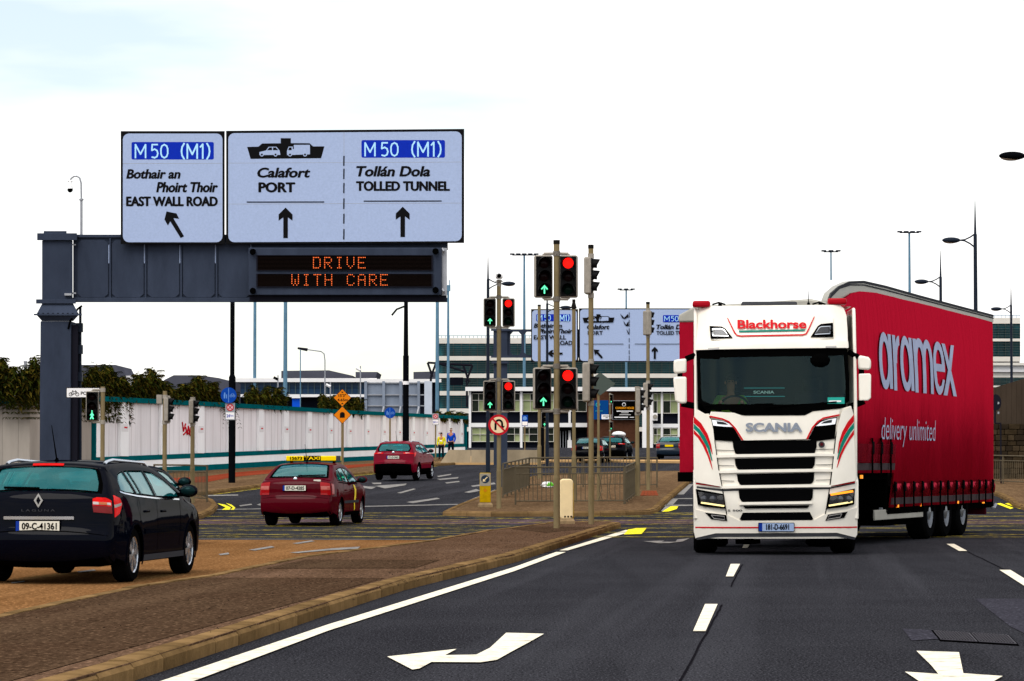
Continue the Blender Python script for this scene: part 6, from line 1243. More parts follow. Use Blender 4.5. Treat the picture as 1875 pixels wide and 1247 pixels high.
b = MB(); panel(b, [(.02, zb_f + .18), (ystep - .02, zb_f + .18), (ystep - .02, zb_f + .5), (.02, zb_f + .5)], lambda y, z, o: Vector((TS_(y, z, 0).x + o + .03 * abs(math.sin(y * math.pi / .72)), y, z)), .012, 0, .08, .08); b.build('ruched_hem', hemm, tr)
ys = [side_lz(x, 900)[0] for x in (1629, 1647, 1664, 1681, 1697, 1713, 1727, 1742, 1756, 1770, 1785, 1797, 1811)]
for y in ys:
    xs_ = TS_(y, zbr + .3, 0).x; b = MB(); b.box(xs_ + .03, xs_ + .055, y - .016, y + .016, zbr - .1, zbr + .46); st_ = b.build('strap', 'black', tr); b = MB(); b.box(xs_ + .05, xs_ + .08, y - .034, y + .034, zbr + .28, zbr + .45); b.build('buckle', 'dark_plastic', st_, bevel=.015)
for px in (1582, 1599, 1616):
    y = side_lz(px, 850)[0]; b = MB(); xs_ = TS_(y, zb_f + .4, 0).x; b.box(xs_ + .02, xs_ + .045, y - .02, y + .02, zb_f - .08, zb_f + .6); st_ = b.build('strap', 'black', tr); b = MB(); b.box(xs_ + .04, xs_ + .065, y - .045, y + .045, zb_f + .32, zb_f + .54); b.build('buckle', 'dark_plastic', st_, bevel=.015)
# running gear
for px in (1705, 1735, 1765):
    y = side_lz(px, 960)[0]
    for sg in (1, -1): big_wheel(tr, sg * 1.07, y, sg, R0=.5, wd_=.38, rim=MATS.get('truck_rim') or mat('truck_rim', '#6d7177', .35, .7))
    b = MB(); b.cyl((-.95, y, .5), (.95, y, .5), .08); b.build('axle', 'underbody', tr)
    b = MB(); b.prism([Vector((.85, y + .62 * math.cos(R(a_)), .5 + .6 * math.sin(R(a_)))) for a_ in range(20, 161, 20)] + [Vector((.85, y + .58 * math.cos(R(a_)), .5 + .56 * math.sin(R(a_)))) for a_ in range(160, 19, -20)], (.4, 0, 0)); b.build('mudguard', 'black', tr)
b = MB(); b.box(-.5, .5, ystep - .1, LEN - .2, .5, .95); b.build('chassis', 'underbody', tr); b = MB(); b.box(-1.1, 1.1, .0, ystep, zb_f - .1, zb_f); b.build('neck_deck', 'underbody', tr)
b = MB(); b.box(-1.24, 1.24, ystep - .1, ystep + .04, zbr - .1, zb_f); b.build('step_panel', 'black', tr)
b = MB(); b.box(-1.1, 1.1, ystep + .3, side_lz(1705, 960)[0] - .75, .3, zbr); b.build('underside_shade', 'underbody', tr)  # dark box added to stand for the shadow beneath the trailer
b = MB(); b.box(-.8, .8, ystep - 2.2, ystep - .2, .45, zb_f - .1); b.build('air_tank_cradle', 'underbody', tr)
gy0, gy1 = side_lz(1606, 958)[0], side_lz(1694, 958)[0]
b = MB(); b.box(1.2, 1.24, gy0, gy1, .42, .60); b.build('side_guard', rail_m, tr, bevel=.01)
for y in (gy0 + .7, gy1 - .35): b = MB(); b.box(1.15, 1.2, y - .03, y + .03, .5, zbr); b.build('guard_bracket', 'galv', tr)
for y in (2.3,): 
    for sg in (-1, 1): b = MB(); b.box(sg * .7, sg * .85, y, y + .15, .1, zb_f); b.box(sg * .6, sg * .95, y - .1, y + .25, .02, .1); b.build('landing_leg', 'underbody', tr)
for px, py in ((1578, 873), (1644, 926), (1688, 924), (1754, 919), (1801, 919)):
    y, z = side_lz(px, py); b = MB(); b.box(1.255, 1.285, y - .05, y + .05, z - .03, z + .03); b.build('side_marker', 'lens_amber_lit', tr)
b = MB(); b.box(-1.2, 1.26, LEN - .12, LEN + .02, zbr, bt[-1][1]); b.build('rear_frame', 'grey_plastic', tr)
b = MB(); b.box(-1.15, 1.24, LEN - .75, LEN - .6, .38, .62); b.build('rear_bumper', mat('bumper_maroon', '#3a0c14', .5), tr); b = MB(); b.box(1.0, 1.24, LEN - .7, LEN - .1, .62, .75); b.build('bumper_bracket', 'galv', tr)
b = MB(); b.tube([(1.2, LEN - .2, .55), (1.26, LEN + .1, .5), (1.28, LEN + .2, .58)], .03, 6); b.build('hook', 'galv', tr)
# ================================================================ CARS
def catmull(P, k=7):
    P = [np.array(p, float) for p in P]; o = []
    for i in range(len(P) - 1):
        p0, p1, p2, p3 = P[max(i - 1, 0)], P[i], P[i + 1], P[min(i + 2, len(P) - 1)]
        for j in range(k):
            t = j / k; o.append(.5 * ((2 * p1) + (-p0 + p2) * t + (2 * p0 - 5 * p1 + 4 * p2 - p3) * t * t + (-p0 + 3 * p1 - 3 * p2 + p3) * t ** 3))
    o.append(P[-1]); return np.array(o)
class Car:
    def __init__(c, sp):
        c.__dict__.update(sp); c.K = 7; c.E = catmull(c.edge, c.K); c.r = .07; n = len(c.E)
        T = np.gradient(c.E[:, :2], axis=0); T /= np.linalg.norm(T, axis=1)[:, None]; c.Nn = np.stack([-T[:, 1], T[:, 0]], 1); c.smax = (n - 1) / c.K
        if c.Nn[n // 2, 1] < 0: c.Nn *= -1
    def half(c, x, z):
        w = c.W / 2
        if z <= c.belt: w -= .05 * max(0, (.62 - z) / .62) ** 2 + .03 * max(0, (z - .72) / (c.belt - .72)) ** 2
        else: w -= .035 + c.tum * ((z - c.belt) / (c.H - c.belt)) ** 1.15
        w -= c.tr * max(0, 1 - x / .8) ** 2 + .15 * max(0, 1 - (c.L - x) / 1.0) ** 2
        return w
    def es(c, s):
        f = min(max(s, 0), c.smax) * c.K; i = min(int(f), len(c.E) - 2); t = f - i
        return c.E[i] * (1 - t) + c.E[i + 1] * t, c.Nn[i] * (1 - t) + c.Nn[i + 1] * t
    def TS(c, s, v, off):
        e, n = c.es(s); ex, ez, b = e; r = c.r; hx, hz = ex - n[0] * r, ez - n[1] * r; w = c.half(hx, hz); a = abs(v); v0 = 1 - r / w
        d = b * (1 - min(a / v0, 1) ** 2.2)
        if a > v0: q = min(1, (a - v0) / (1 - v0)); d -= r * (1 - math.sqrt(max(0, 1 - q * q)))
        return Vector((v * w, ex + n[0] * (d + off), ez + n[1] * (d + off)))
    def SD(c, sg):
        return lambda x, z, off: Vector((sg * (c.half(x, z) + off), x, z))
    def arch(c, xc, side_r=None):
        Rr = c.R * 1.14; return [(xc + Rr * math.cos(R(a)), c.R + Rr * math.sin(R(a))) for a in range(0, 181, 12)]
    def sill_poly(c):
        ed = [(e[0] - n[0] * c.r, e[1] - n[1] * c.r) for e, n in zip(c.E, c.Nn)]     # rear bottom -> roof -> front bottom
        zs = c.sill; out = list(ed); Rr = c.R * 1.14; dx = math.sqrt(max(.001, Rr ** 2 - (c.R - zs) ** 2)); a0 = math.degrees(math.asin((zs - c.R) / Rr))
        for xc in (c.xf, c.xr): out += [(xc + Rr * math.cos(R(a0 + (180 - 2 * a0) * i / 16)), c.R + Rr * math.sin(R(a0 + (180 - 2 * a0) * i / 16))) for i in range(17)]
        return out
def tex_plate(parent, fn, cx, cz, w, h, num, off, dark=None, dim=False):
    p = MB(); panel(p, [(cx - w / 2 - .01, cz - h / 2 - .01), (cx + w / 2 + .01, cz - h / 2 - .01), (cx + w / 2 + .01, cz + h / 2 + .01), (cx - w / 2 - .01, cz + h / 2 + .01)], fn, off, .012, 9, 9); pl = p.build('number_plate', 'black', parent)
    p = MB(); panel(p, [(cx - w / 2, cz - h / 2), (cx + w / 2, cz - h / 2), (cx + w / 2, cz + h / 2), (cx - w / 2, cz + h / 2)], fn, off + .003, 0, 9, 9); p.build('plate_field', 'plate_white' if not dim else dim, pl)
    p = MB(); panel(p, [(cx - w / 2, cz - h / 2), (cx - w * .42, cz - h / 2), (cx - w * .42, cz + h / 2), (cx - w / 2, cz + h / 2)], fn, off + .005, 0, 9, 9); p.build('plate_band', 'plate_blue', pl)
    p = MB(); text(p, num, cx - w * .36, cx + w * .44, cz - h * .34, cz + h * .34, fn, off + .007, .03); p.build('plate_number', 'black', pl, smooth=False)
def make_car(sp, label, loc, hd, paint, cat='car', num=None, lit=False, rims='alloy', rails=False, detail=True, group=None, name='car', brake=True):
    c = Car(sp); t = tag(empty(name, loc, -hd), label, cat, group)
    holes_top = [[(a, b_) for a, b_ in h_] for h_ in (c.rearwin, c.windscreen)]
    vs = sorted(set([-1 + 0., -.985, -.96, -.93, -.9, -.86, -.8, -.6, -.4, -.2, 0, .2, .4, .6, .8, .86, .9, .93, .96, .985, 1.]))
    b = MB(); ss = [i / c.K for i in range(len(c.E))]
    rect = [(s, -1) for s in ss] + [(c.smax, v) for v in vs[1:-1]] + [(s, 1) for s in reversed(ss)] + [(0, v) for v in reversed(vs[1:-1])]
    panel(b, rect, c.TS, 0, 0, 5, 5, holes=holes_top, us=np.array(ss[1:-1]), vs=np.array(vs[1:-1]))
    for sg in (-1, 1): panel(b, c.sill_poly(), c.SD(sg), 0, 0, .22, .22, holes=c.sidewin)
    b.build('body', paint, t, weld=True, ang=48)
    # glass
    for nm, h_ in (('rear_window', c.rearwin), ('windscreen', c.windscreen)):
        b = MB(); panel(b, h_, c.TS, -.004, 0, .25, .2); b.build(nm, 'car_glass', t)
        b = MB(); cs, cv = sum(p[0] for p in h_) / len(h_), sum(p[1] for p in h_) / len(h_); inn = [(cs + (s - cs) * .86, cv + (v - cv) * .93) for s, v in h_]
        panel(b, h_, c.TS, .003, 0, .25, .2, holes=[inn]); b.build('window_seal', 'black', t)
    for sg in (-1, 1):
        for h_ in c.sidewin:
            b = MB(); panel(b, h_, c.SD(sg), -.006, 0, .2, .2); b.build('side_window', 'car_glass', t)
            b = MB(); cs, cv = sum(p[0] for p in h_) / len(h_), sum(p[1] for p in h_) / len(h_); inn = [(cs + (s - cs) * .94, cv + (v - cv) * .9) for s, v in h_]
            panel(b, h_, c.SD(sg), .003, 0, .2, .2, holes=[inn]); b.build('window_seal', 'black', t)
        if c.trim:
            b = MB(); panel(b, stroke(c.trim, .018), c.SD(sg), .006, .0, .2, .2); b.build('window_trim', c.trimm, t)
    # wheels
    for xc in (c.xr, c.xf):
        for sg in (-1, 1):
            b = MB(); wv = .21; r0 = c.R
            b.lathe([(-wv / 2, r0 * .66), (-wv / 2, r0 * .92), (-wv * .38, r0 * .99), (-wv * .2, r0), (wv * .2, r0), (wv * .38, r0 * .99), (wv / 2, r0 * .92), (wv / 2, r0 * .66)], 'x', 30); w = b.build('wheel', 'rubber', t); w.location = (sg * (c.W / 2 - .13), xc, r0)
            b = MB(); b.lathe([(sg * wv * .5, r0 * .69), (sg * wv * .42, r0 * .62), (sg * wv * .1, r0 * .6)], 'x', 24); b.build('rim', rims, w)
            b = MB(); b.lathe([(sg * wv * .1, r0 * .62), (sg * wv * .1, 0)], 'x', 20); b.build('brake_disc', 'underbody', w)
            b = MB(); nsp = c.spokes
            for k in range(nsp):
                a = 2 * math.pi * k / nsp + .3; a1, a2 = a - .5 * 2 * math.pi / nsp * .52, a + .5 * 2 * math.pi / nsp * .52
                f = lambda rr, an, dx: (sg * (wv * .44 - dx), rr * r0 * math.cos(an), rr * r0 * math.sin(an))
                b.add([f(.16, a - .5, .0), f(.16, a + .5, .0), f(.64, a2, .0), f(.64, a1, .0), f(.16, a - .5, .05), f(.16, a + .5, .05), f(.64, a2, .05), f(.64, a1, .05)], [(0, 1, 2, 3), (0, 4, 5, 1), (1, 5, 6, 2), (2, 6, 7, 3), (3, 7, 4, 0)])
            b.lathe([(sg * wv * .44, r0 * .2), (sg * wv * .47, r0 * .1), (sg * wv * .47, 0)], 'x', 14); b.build('spokes', rims, w)
        b = MB(); b.box(-c.W / 2 + .25, c.W / 2 - .25, xc - .06, xc + .06, c.R - .06, c.R + .06); b.build('axle', 'underbody', t)
    b = MB(); b.box(-c.W / 2 + .26, c.W / 2 - .26, .35, c.L - .3, .2, c.sill + .16); b.build('underbody', 'underbody', t)
    b = MB(); b.box(-c.W / 2 + .24, c.W / 2 - .24, .45, c.L - 1.2, c.belt - .22, c.belt - .17); b.build('cabin_floor', 'seat_cloth', t)
    for x, y in ((-.37, c.seat), (.37, c.seat), (-.38, c.seat - .9), (.38, c.seat - .9)):
        b = MB(); b.box(x - .24, x + .24, y, y + .13, .55, c.belt + .02); b.build('seat', 'seat_cloth', t, bevel=.05); b = MB(); b.box(x - .13, x + .13, y + .02, y + .1, c.belt + .04, c.belt + .21); b.build('headrest', 'seat_cloth', t, bevel=.04)
    b = MB(); b.box(-.6, .6, c.seat + .95, c.seat + 1.35, .7, c.belt - .02); b.build('dashboard', 'seat_cloth', t)
    # door mirrors
    for sg in (-1, 1):
        x, z = c.mirror; y0 = c.half(x, z); b = MB(); b.sphere((sg * (y0 + .13), x, z + .06), .12, .075, .082, nu=14); mm = b.build('door_mirror', paint if not detail else c.mirm or paint, t); b = MB(); b.sphere((sg * (y0 + .13), x - .035, z + .06), .098, .05, .065, nu=12); b.build('mirror_glass', 'car_glass_m' if 'car_glass_m' in MATS else mat('car_glass_m', '#0c2426', .15, .3), mm)
        b = MB(); b.box(sg * (y0 - .05), sg * (y0 + .06), x - .03, x + .03, z - .01, z + .04); b.build('mirror_stalk', 'black', t)
    # lower black trim + bumper line
    s0, s1 = c.bumper; b = MB(); panel(b, [(0.0, -.98), (s0, -.98), (s0, .98), (0.0, .98)], c.TS, .006, 0, .3, .15); b.build('bumper_trim', c.bump_m or 'black', t)
    b = MB(); panel(b, [(s1, -.97), (s1 + .05, -.97), (s1 + .05, .97), (s1, .97)], c.TS, .004, 0, .3, .12); b.build('bumper_seam', 'black', t)
    for sg in (-1, 1):
        b = MB(); panel(b, [(c.xr + c.R * 1.1, c.sill), (c.xf - c.R * 1.1, c.sill), (c.xf - c.R * 1.2, c.sill + .07), (c.xr + c.R * 1.2, c.sill + .07)], c.SD(sg), .008, 0, .3, .3); b.build('sill_trim', c.sillm, t)
        if detail:
            for q in c.seams:
                b = MB(); panel(b, stroke(q, .010), c.SD(sg), .003, 0, .15, .15); b.build('door_seam', 'black', t)
            for x, z in c.handles:
                b = MB(); p = c.SD(sg)(x, z, .02); b.box(min(p.x, p.x - sg * .03), max(p.x, p.x - sg * .03), x - .09, x + .09, z - .014, z + .014); b.build('door_handle', paint, t, bevel=.01)
            if c.rubstrip: b = MB(); panel(b, c.rubstrip, c.SD(sg), .012, .01, .2, .2); b.build('rub_strip', c.rubm, t)
            ring = [(c.xr + c.R * 1.14 * math.cos(R(a)), c.R + c.R * 1.14 * math.sin(R(a))) for a in range(-20, 201, 10)]
            for xc in (0, c.xf - c.xr): b = MB(); panel(b, stroke([(x + xc, z) for x, z in ring], .025), c.SD(sg), .010, .012, .3, .3); b.build('arch_lip', c.archm or paint, t)
    # tail lamps
    for sg in (-1, 1):
        for nm, q, m in c.tail_top:
            b = MB(); lay = .012 + .004 * c.tail_top.index((nm, q, m)); panel(b, [(s, v * sg) for s, v in q], c.TS, lay, .014, .15, .06); mm = m
            if lit and m == 'lens_red' and nm == 'tail_lamp': mm = 'lens_red_lit'
            b.build(nm, mm, t)
        for nm, q, m in c.tail_side:
            b = MB(); panel(b, q, c.SD(sg), .012 + .004 * c.tail_side.index((nm, q, m)), .012, .08, .08); b.build(nm, 'lens_red_lit' if lit and m == 'lens_red' else m, t)
    if c.brake3: b = MB(); panel(b, c.brake3, c.TS, .012, .01, .2, .1); b.build('brake_light', 'lens_red_lit' if brake else 'lens_red', t)
    if num:
        fnp = lambda x, z, off: c.TS(c.zs(z), x / c.W * 2, off)
        e, n = c.es(c.plate[0]); p = c.TS(c.plate[0], 0, 0)
        FP = lambda x, z, off: Vector((x, p.y - off - .01, z)); tex_plate(t, FP, 0, p.z, .52, .115, num, .012)
    # wiper
    b = MB(); a_, b_ = c.TS(c.wiper[0], -.02, .02), c.TS(c.wiper[0] + .12, c.wiper[1], .02); b.tube([a_, b_], .016, 6); b.build('rear_wiper', 'black', t)
    if rails:
        for sg in (-1, 1):
            b = MB(); pts = [c.TS(s, sg * .86, o) for s, o in ((c.rail[0], .0), (c.rail[0] + .12, .02), (c.rail[0] + .4, .032), (c.rail[1] - .3, .032), (c.rail[1], .0))]; b.tube(pts, .02, 8); b.build('roof_rail', 'alloy', t)
    if c.aer: b = MB(); p = c.TS(c.aer, 0, 0); b.cyl(p, p + Vector((0, .02, .03)), .03, .015); b.tube([p + Vector((0, 0, .02)), p + Vector((0, -.22, .42))], [.01, .004], 6); b.build('aerial', 'black', t)
    return t, c
base_sp = dict(tum=.26, tr=.10, trim=None, trimm='chrome', spokes=5, rubstrip=None, rubm='black', archm=None, mirm=None, bump_m=None, brake3=None, sillm='black', seams=[], handles=[], bumper=(1.0, 2.2))
estate = dict(base_sp, L=4.80, W=1.81, H=1.45, belt=1.0, R=.325, xr=1.03, xf=3.79, sill=.24, seat=2.15, mirror=(3.22, 1.0), spokes=6,
    edge=[(.28, .24, .05), (.13, .32, .09), (.08, .52, .11), (.14, .66, .11), (.16, .92, .11), (.21, 1.04, .10), (.44, 1.30, .07), (.60, 1.385, .04), (1.5, 1.415, .035), (2.3, 1.39, .035), (2.85, 1.30, .04), (3.62, .97, .06), (4.25, .85, .05), (4.58, .68, .09), (4.68, .48, .10), (4.55, .26, .06)],
    rearwin=[(5.02, -.86), (5.45, -.885), (6.2, -.86), (6.32, -.8), (6.34, 0), (6.32, .8), (6.2, .86), (5.45, .885), (5.02, .86), (4.97, .4), (4.95, 0), (4.97, -.4)], windscreen=[(10.05, -.84), (10.95, -.88), (10.98, 0), (10.95, .88), (10.05, .84), (10.0, 0)],
    sidewin=[[(.60, 1.09), (.70, 1.21), (.86, 1.285), (1.10, 1.315), (1.19, 1.04), (.75, 1.06)], [(1.26, 1.035), (1.19, 1.318), (1.34, 1.322), (1.42, 1.03)], [(1.45, 1.03), (1.38, 1.322), (2.05, 1.32), (2.02, 1.0)], [(2.10, .998), (2.12, 1.318), (2.45, 1.295), (2.85, 1.20), (3.3, 1.0), (3.2, .975)]],
    trim=[(.55, 1.075), (.68, 1.055), (1.2, 1.018), (2.05, .982), (3.2, .955)], tail_top=[('tail_lamp', [(3.68, .76), (3.62, .99), (4.55, .99), (4.72, .92), (4.66, .80), (4.5, .745), (3.95, .745)], 'lens_red'), ('tail_lamp_lower', [(3.66, .755), (3.61, .992), (3.94, .992), (3.96, .742)], mat('lens_maroon', (.16, .003, .004), .2, coat=.4)), ('tail_lamp_clear', [(4.02, .752), (4.0, .985), (4.2, .985), (4.22, .752)], 'lens_clear'), ('indicator', [(4.03, .83), (4.01, .94), (4.19, .94), (4.21, .83)], 'lens_orange')], tail_side=[('tail_lamp', [(.235, .78), (.36, .82), (.47, .93), (.43, 1.0), (.30, 1.035), (.265, .98)], 'lens_red'), ('tail_lamp_clear', [(.25, .89), (.43, .915), (.445, .945), (.25, .925)], 'lens_clear')],
    brake3=[(6.40, -.27), (6.40, .27), (6.54, .27), (6.54, -.27)], plate=(2.95, 0), wiper=(5.02, -.55), rail=(7.2, 9.6), aer=7.25, bumper=(1.0, 2.35), seams=[[(2.06, .35), (2.06, .98)], [(1.28, .62), (1.22, .8), (1.25, 1.02)], [(3.15, .38), (3.22, .6), (3.22, .96)]], handles=[(1.55, .83), (2.35, .82)], rubstrip=[(1.45, .56), (3.1, .56), (3.1, .62), (1.45, .62)], rubm='paint_navy', sillm='grey_plastic')
saloon = dict(base_sp, L=4.57, W=1.75, H=1.44, belt=.97, R=.315, xr=1.02, xf=3.57, sill=.24, seat=2.0, mirror=(3.02, .97), spokes=7, tum=.25,
    edge=[(.26, .25, .05), (.10, .34, .09), (.07, .55, .11), (.12, .70, .10), (.14, .98, .08), (.42, 1.05, .03), (.85, 1.255, .04), (1.3, 1.385, .035), (2.1, 1.405, .035), (2.65, 1.33, .04), (3.4, .97, .06), (4.05, .85, .05), (4.36, .68, .09), (4.46, .48, .1), (4.33, .27, .06)],
    rearwin=[(5.15, -.84), (6.7, -.84), (6.8, -.78), (6.82, 0), (6.8, .78), (6.7, .84), (5.15, .84), (5.1, 0)], windscreen=[(9.05, -.84), (9.95, -.88), (9.98, 0), (9.95, .88), (9.05, .84), (9.0, 0)],
    sidewin=[[(.86, 1.02), (1.0, 1.15), (1.3, 1.27), (1.42, 1.29), (1.40, .995)], [(1.46, .99), (1.48, 1.30), (1.98, 1.32), (1.98, .965)], [(2.06, .96), (2.06, 1.32), (2.35, 1.295), (2.65, 1.21), (3.08, .965)]], trim=[(.9, .985), (1.4, .968), (2.0, .94), (3.0, .935)], trimm='black',
    tail_top=[('tail_lamp', [(3.0, .72), (3.0, .99), (3.95, .99), (3.95, .72)], 'lens_red'), ('tail_lamp_clear', [(3.42, .74), (3.42, .98), (3.68, .98), (3.68, .74)], mat('lens_pink', '#b0564e', .15, coat=1.))], tail_side=[('tail_lamp', [(.2, .70), (.33, .72), (.36, .94), (.22, .96)], 'lens_red')],
    brake3=None, plate=(3.55, 0), wiper=(5.25, .75), rail=(7, 8), aer=7.1, bumper=(1.0, 2.5), seams=[[(2.02, .35), (2.02, .96)], [(1.36, .6), (1.3, .8), (1.38, .97)], [(2.95, .38), (3.02, .6), (3.02, .95)]], handles=[(1.55, .80), (2.3, .79)], rubstrip=[(1.35, .50), (3.05, .50), (3.05, .56), (1.35, .56)], rubm='grey_plastic')
crossover = dict(base_sp, L=4.38, W=1.81, H=1.60, belt=1.10, R=.345, xr=.90, xf=3.55, sill=.34, seat=1.75, mirror=(2.78, 1.12), spokes=5, archm='black', bump_m='black',
    edge=[(.24, .30, .05), (.10, .40, .09), (.05, .64, .12), (.13, .82, .12), (.17, 1.06, .11), (.22, 1.15, .09), (.42, 1.44, .07), (.56, 1.535, .04), (1.4, 1.57, .035), (2.1, 1.535, .035), (2.55, 1.44, .04), (3.2, 1.08, .06), (3.85, .98, .06), (4.18, .80, .09), (4.26, .55, .1), (4.15, .34, .06)],
    rearwin=[(5.05, -.78), (5.5, -.9), (6.15, -.86), (6.3, -.78), (6.32, 0), (6.3, .78), (6.15, .86), (5.5, .9), (5.05, .78), (4.97, .3), (4.97, -.3)], windscreen=[(10.05, -.84), (10.95, -.88), (10.98, 0), (10.95, .88), (10.05, .84), (10.0, 0)],
    sidewin=[[(.72, 1.25), (.9, 1.38), (1.08, 1.43), (1.06, 1.17)], [(1.12, 1.165), (1.13, 1.44), (1.76, 1.465), (1.76, 1.12)], [(1.84, 1.115), (1.84, 1.465), (2.2, 1.435), (2.45, 1.36), (2.92, 1.10)]], trim=[(.75, 1.225), (1.1, 1.14), (1.8, 1.095), (2.9, 1.075)],
    tail_top=[('tail_lamp', [(4.05, .52), (4.2, .99), (4.85, .99), (4.7, .72), (4.42, .50)], 'lens_red'), ('tail_lamp_clear', [(4.3, .60), (4.38, .80), (4.56, .80), (4.5, .62)], 'lens_clear')], tail_side=[('tail_lamp', [(.25, .96), (.42, 1.04), (.55, 1.14), (.40, 1.14), (.27, 1.10)], 'lens_red')],
    brake3=[(6.6, -.2), (6.6, .2), (6.8, .2), (6.8, -.2)], plate=(3.45, 0), wiper=(5.1, -.4), rail=(7.2, 9.4), aer=7.3, bumper=(2.15, 2.3), seams=[[(1.8, .45), (1.8, 1.1)], [(1.15, .72), (1.02, 1.0)], [(2.72, .5), (2.78, .7), (2.78, 1.08)]], handles=[(1.3, .95), (2.05, .94)], rubstrip=[(1.3, .36), (3.1, .36), (3.1, .48), (1.3, .48)], rubm='black')
def wheel_place(sp, rr, fr_, z=None):
    """rear-right and front-right contact pixels -> location and heading of the car"""
    a, b = gnd(*rr), gnd(*fr_); h = math.atan2(b.x - a.x, b.y - a.y); return a, h
def put(sp, label, rrpx, head, paint, **kw):
    a = gnd(*rrpx); h = R(head); ca, sa = math.cos(h), math.sin(h); lx_, ly_ = sp['W'] / 2 - .04, sp['xr']       # contact in local coords
    loc = Vector((a.x - (lx_ * ca + ly_ * sa), a.y - (-lx_ * sa + ly_ * ca), 0)); loc.z = (g(loc.y + sp['xr']) + g(loc.y + sp['xf'])) / 2 + .004
    t, c = make_car(sp, label, loc, h, paint, **kw)
    t.rotation_euler = Matrix.Rotation(-h, 4, 'Z').to_euler(); dz = g(loc.y + sp['xf']) - g(loc.y + sp['xr'])
    if dz: t.rotation_euler = (math.atan2(dz, sp['xf'] - sp['xr']), 0, -h)
    return t, c
lag, lc = put(estate, 'dark navy estate car with roof rails and six spoke alloys beside the median', (243, 1066), 7.6, 'paint_navy', num='09-C-41361', rails=True, lit=True, name='estate_car')
e, n = lc.es(3.9); p = lc.TS(3.95, 0, 0)
FP = lambda x, z, off: Vector((x, lc.TS(3.95, 0, 0).y - off, z))
b = MB(); zt = lc.TS(4.25, 0, 0).z
dmd = lambda s: [(-.055 * s, zt - .0), (0, zt - .085 * s), (.055 * s, zt), (0, zt + .085 * s)]
panel(b, dmd(1), FP, .02, .015, 9, 9, holes=[[(-.028, zt), (0, zt - .05), (.028, zt), (0, zt + .05)]]); b.build('badge', 'chrome', lag, smooth=False)
b = MB(); zl = lc.TS(3.72, 0, 0).z; text(b, 'LAGUNA', -.2, .2, zl - .012, zl + .014, FP, .02, .0, 0, 1.4); b.build('model_lettering', 'grey_plastic', lag, smooth=False)
b = MB(); zc = lc.TS(3.42, 0, 0).z; panel(b, [(-.42, zc - .018), (.42, zc - .018), (.42, zc + .018), (-.42, zc + .018)], lambda x, z, off: Vector((x, lc.TS(3.42, x / .85, off).y, z)), .02, .02, .1, 9); b.build('chrome_bar', 'chrome', lag)
taxi, tc_ = put(saloon, 'maroon taxi saloon with yellow roof sign crossing the junction', (622, 963), 8.0, 'paint_maroon', num='07-D-4285', name='taxi')
b = MB(); zr = tc_.TS(7.9, 0, 0); b.box(-.62, .66, zr.y - .07, zr.y + .07, zr.z + .02, zr.z + .14); rs = b.build('roof_sign', 'taxi_yellow', taxi, bevel=.02)
LR = lambda x, z, off: Vector((x, zr.y - .07 - off, zr.z + z))
b = MB(); panel(b, [(-.2, .022), (.2, .022), (.2, .142), (-.2, .142)], LR, .006, .004, 9, 9); b.build('sign_panel', 'black', rs); b = MB(); panel(b, [(.56, .022), (.668, .022), (.668, .142), (.56, .142)], LR, .006, .004, 9, 9); b.build('sign_end', 'grey_plastic', rs)
b = MB(); text(b, 'TAXI', -.18, .18, .05, .125, LR, .012, .03); b.build('taxi_lettering', 'taxi_yellow', rs, smooth=False); b = MB(); text(b, '15673', -.52, -.24, .05, .125, LR, .012, .03); b.build('licence_number', 'black', rs, smooth=False)
for x in (-.5, .5): b = MB(); b.box(x - .03, x + .03, zr.y - .03, zr.y + .03, zr.z - .03, zr.z + .03); b.build('roof_mount', 'black', taxi)
b = MB(); pz = tc_.TS(4.12, 0, 0); b.lathe([(pz.y - .012, .045), (pz.y - .02, .03), (pz.y - .022, 0)], 'y', 14, (0, 0, pz.z)); b.build('badge', 'chrome', taxi)
b = MB(); panel(b, [(.42, pz.z - .05), (.58, pz.z - .05), (.58, pz.z - .01), (.42, pz.z - .01)], lambda x, z, o: Vector((x, tc_.TS(4.05, x / .8, o).y, z)), .012, .004, .1, 9); b.build('trim_badge', 'plate_white', taxi)
b = MB(); panel(b, [(2.45, .92), (2.62, .9), (2.75, .80), (2.70, .62), (2.58, .5), (2.62, .35), (2.52, .32), (2.45, .52), (2.52, .66), (2.55, .78)], tc_.SD(1), .010, 0, .1, .1); b.build('door_sticker', 'taxi_yellow', taxi)
qq, qc = put(crossover, 'cherry red crossover car with tail lamps lit near the wall', (766, 881), 10.6, 'paint_cherry', num='171-D-3465', rails=True, lit=True, name='crossover_car')
b = MB(); pz = qc.TS(4.35, 0, 0); b.lathe([(pz.y - .012, .055), (pz.y - .02, .04), (pz.y - .022, 0)], 'y', 14, (0, 0, pz.z)); b.build('badge', 'chrome', qq)
au, _ = put(dict(saloon, W=1.86), 'dark grey saloon car queuing left of the black hatchback', (1106, 848), 9.0, 'paint_black', num='161-D-1825', lit=True, name='saloon_car', detail=False)
hb_ = dict(crossover, L=4.25, H=1.48, W=1.79, R=.32, sill=.24, belt=1.02, xr=.82, xf=3.45, archm=None, bump_m=None, edge=[(x * .97, z * .93, bb) for x, z, bb in crossover['edge']], sidewin=[[(x * .97, z * .93) for x, z in q] for q in crossover['sidewin']], trim=None, tail_side=[], mirror=(2.7, 1.03), seams=[], handles=[], rubstrip=None)
go, gc = put(hb_, 'black hatchback with white roof box queuing before the brick building', (1148, 845), 9.0, 'paint_black', num='152-D-774', lit=True, name='hatchback_car', detail=False)
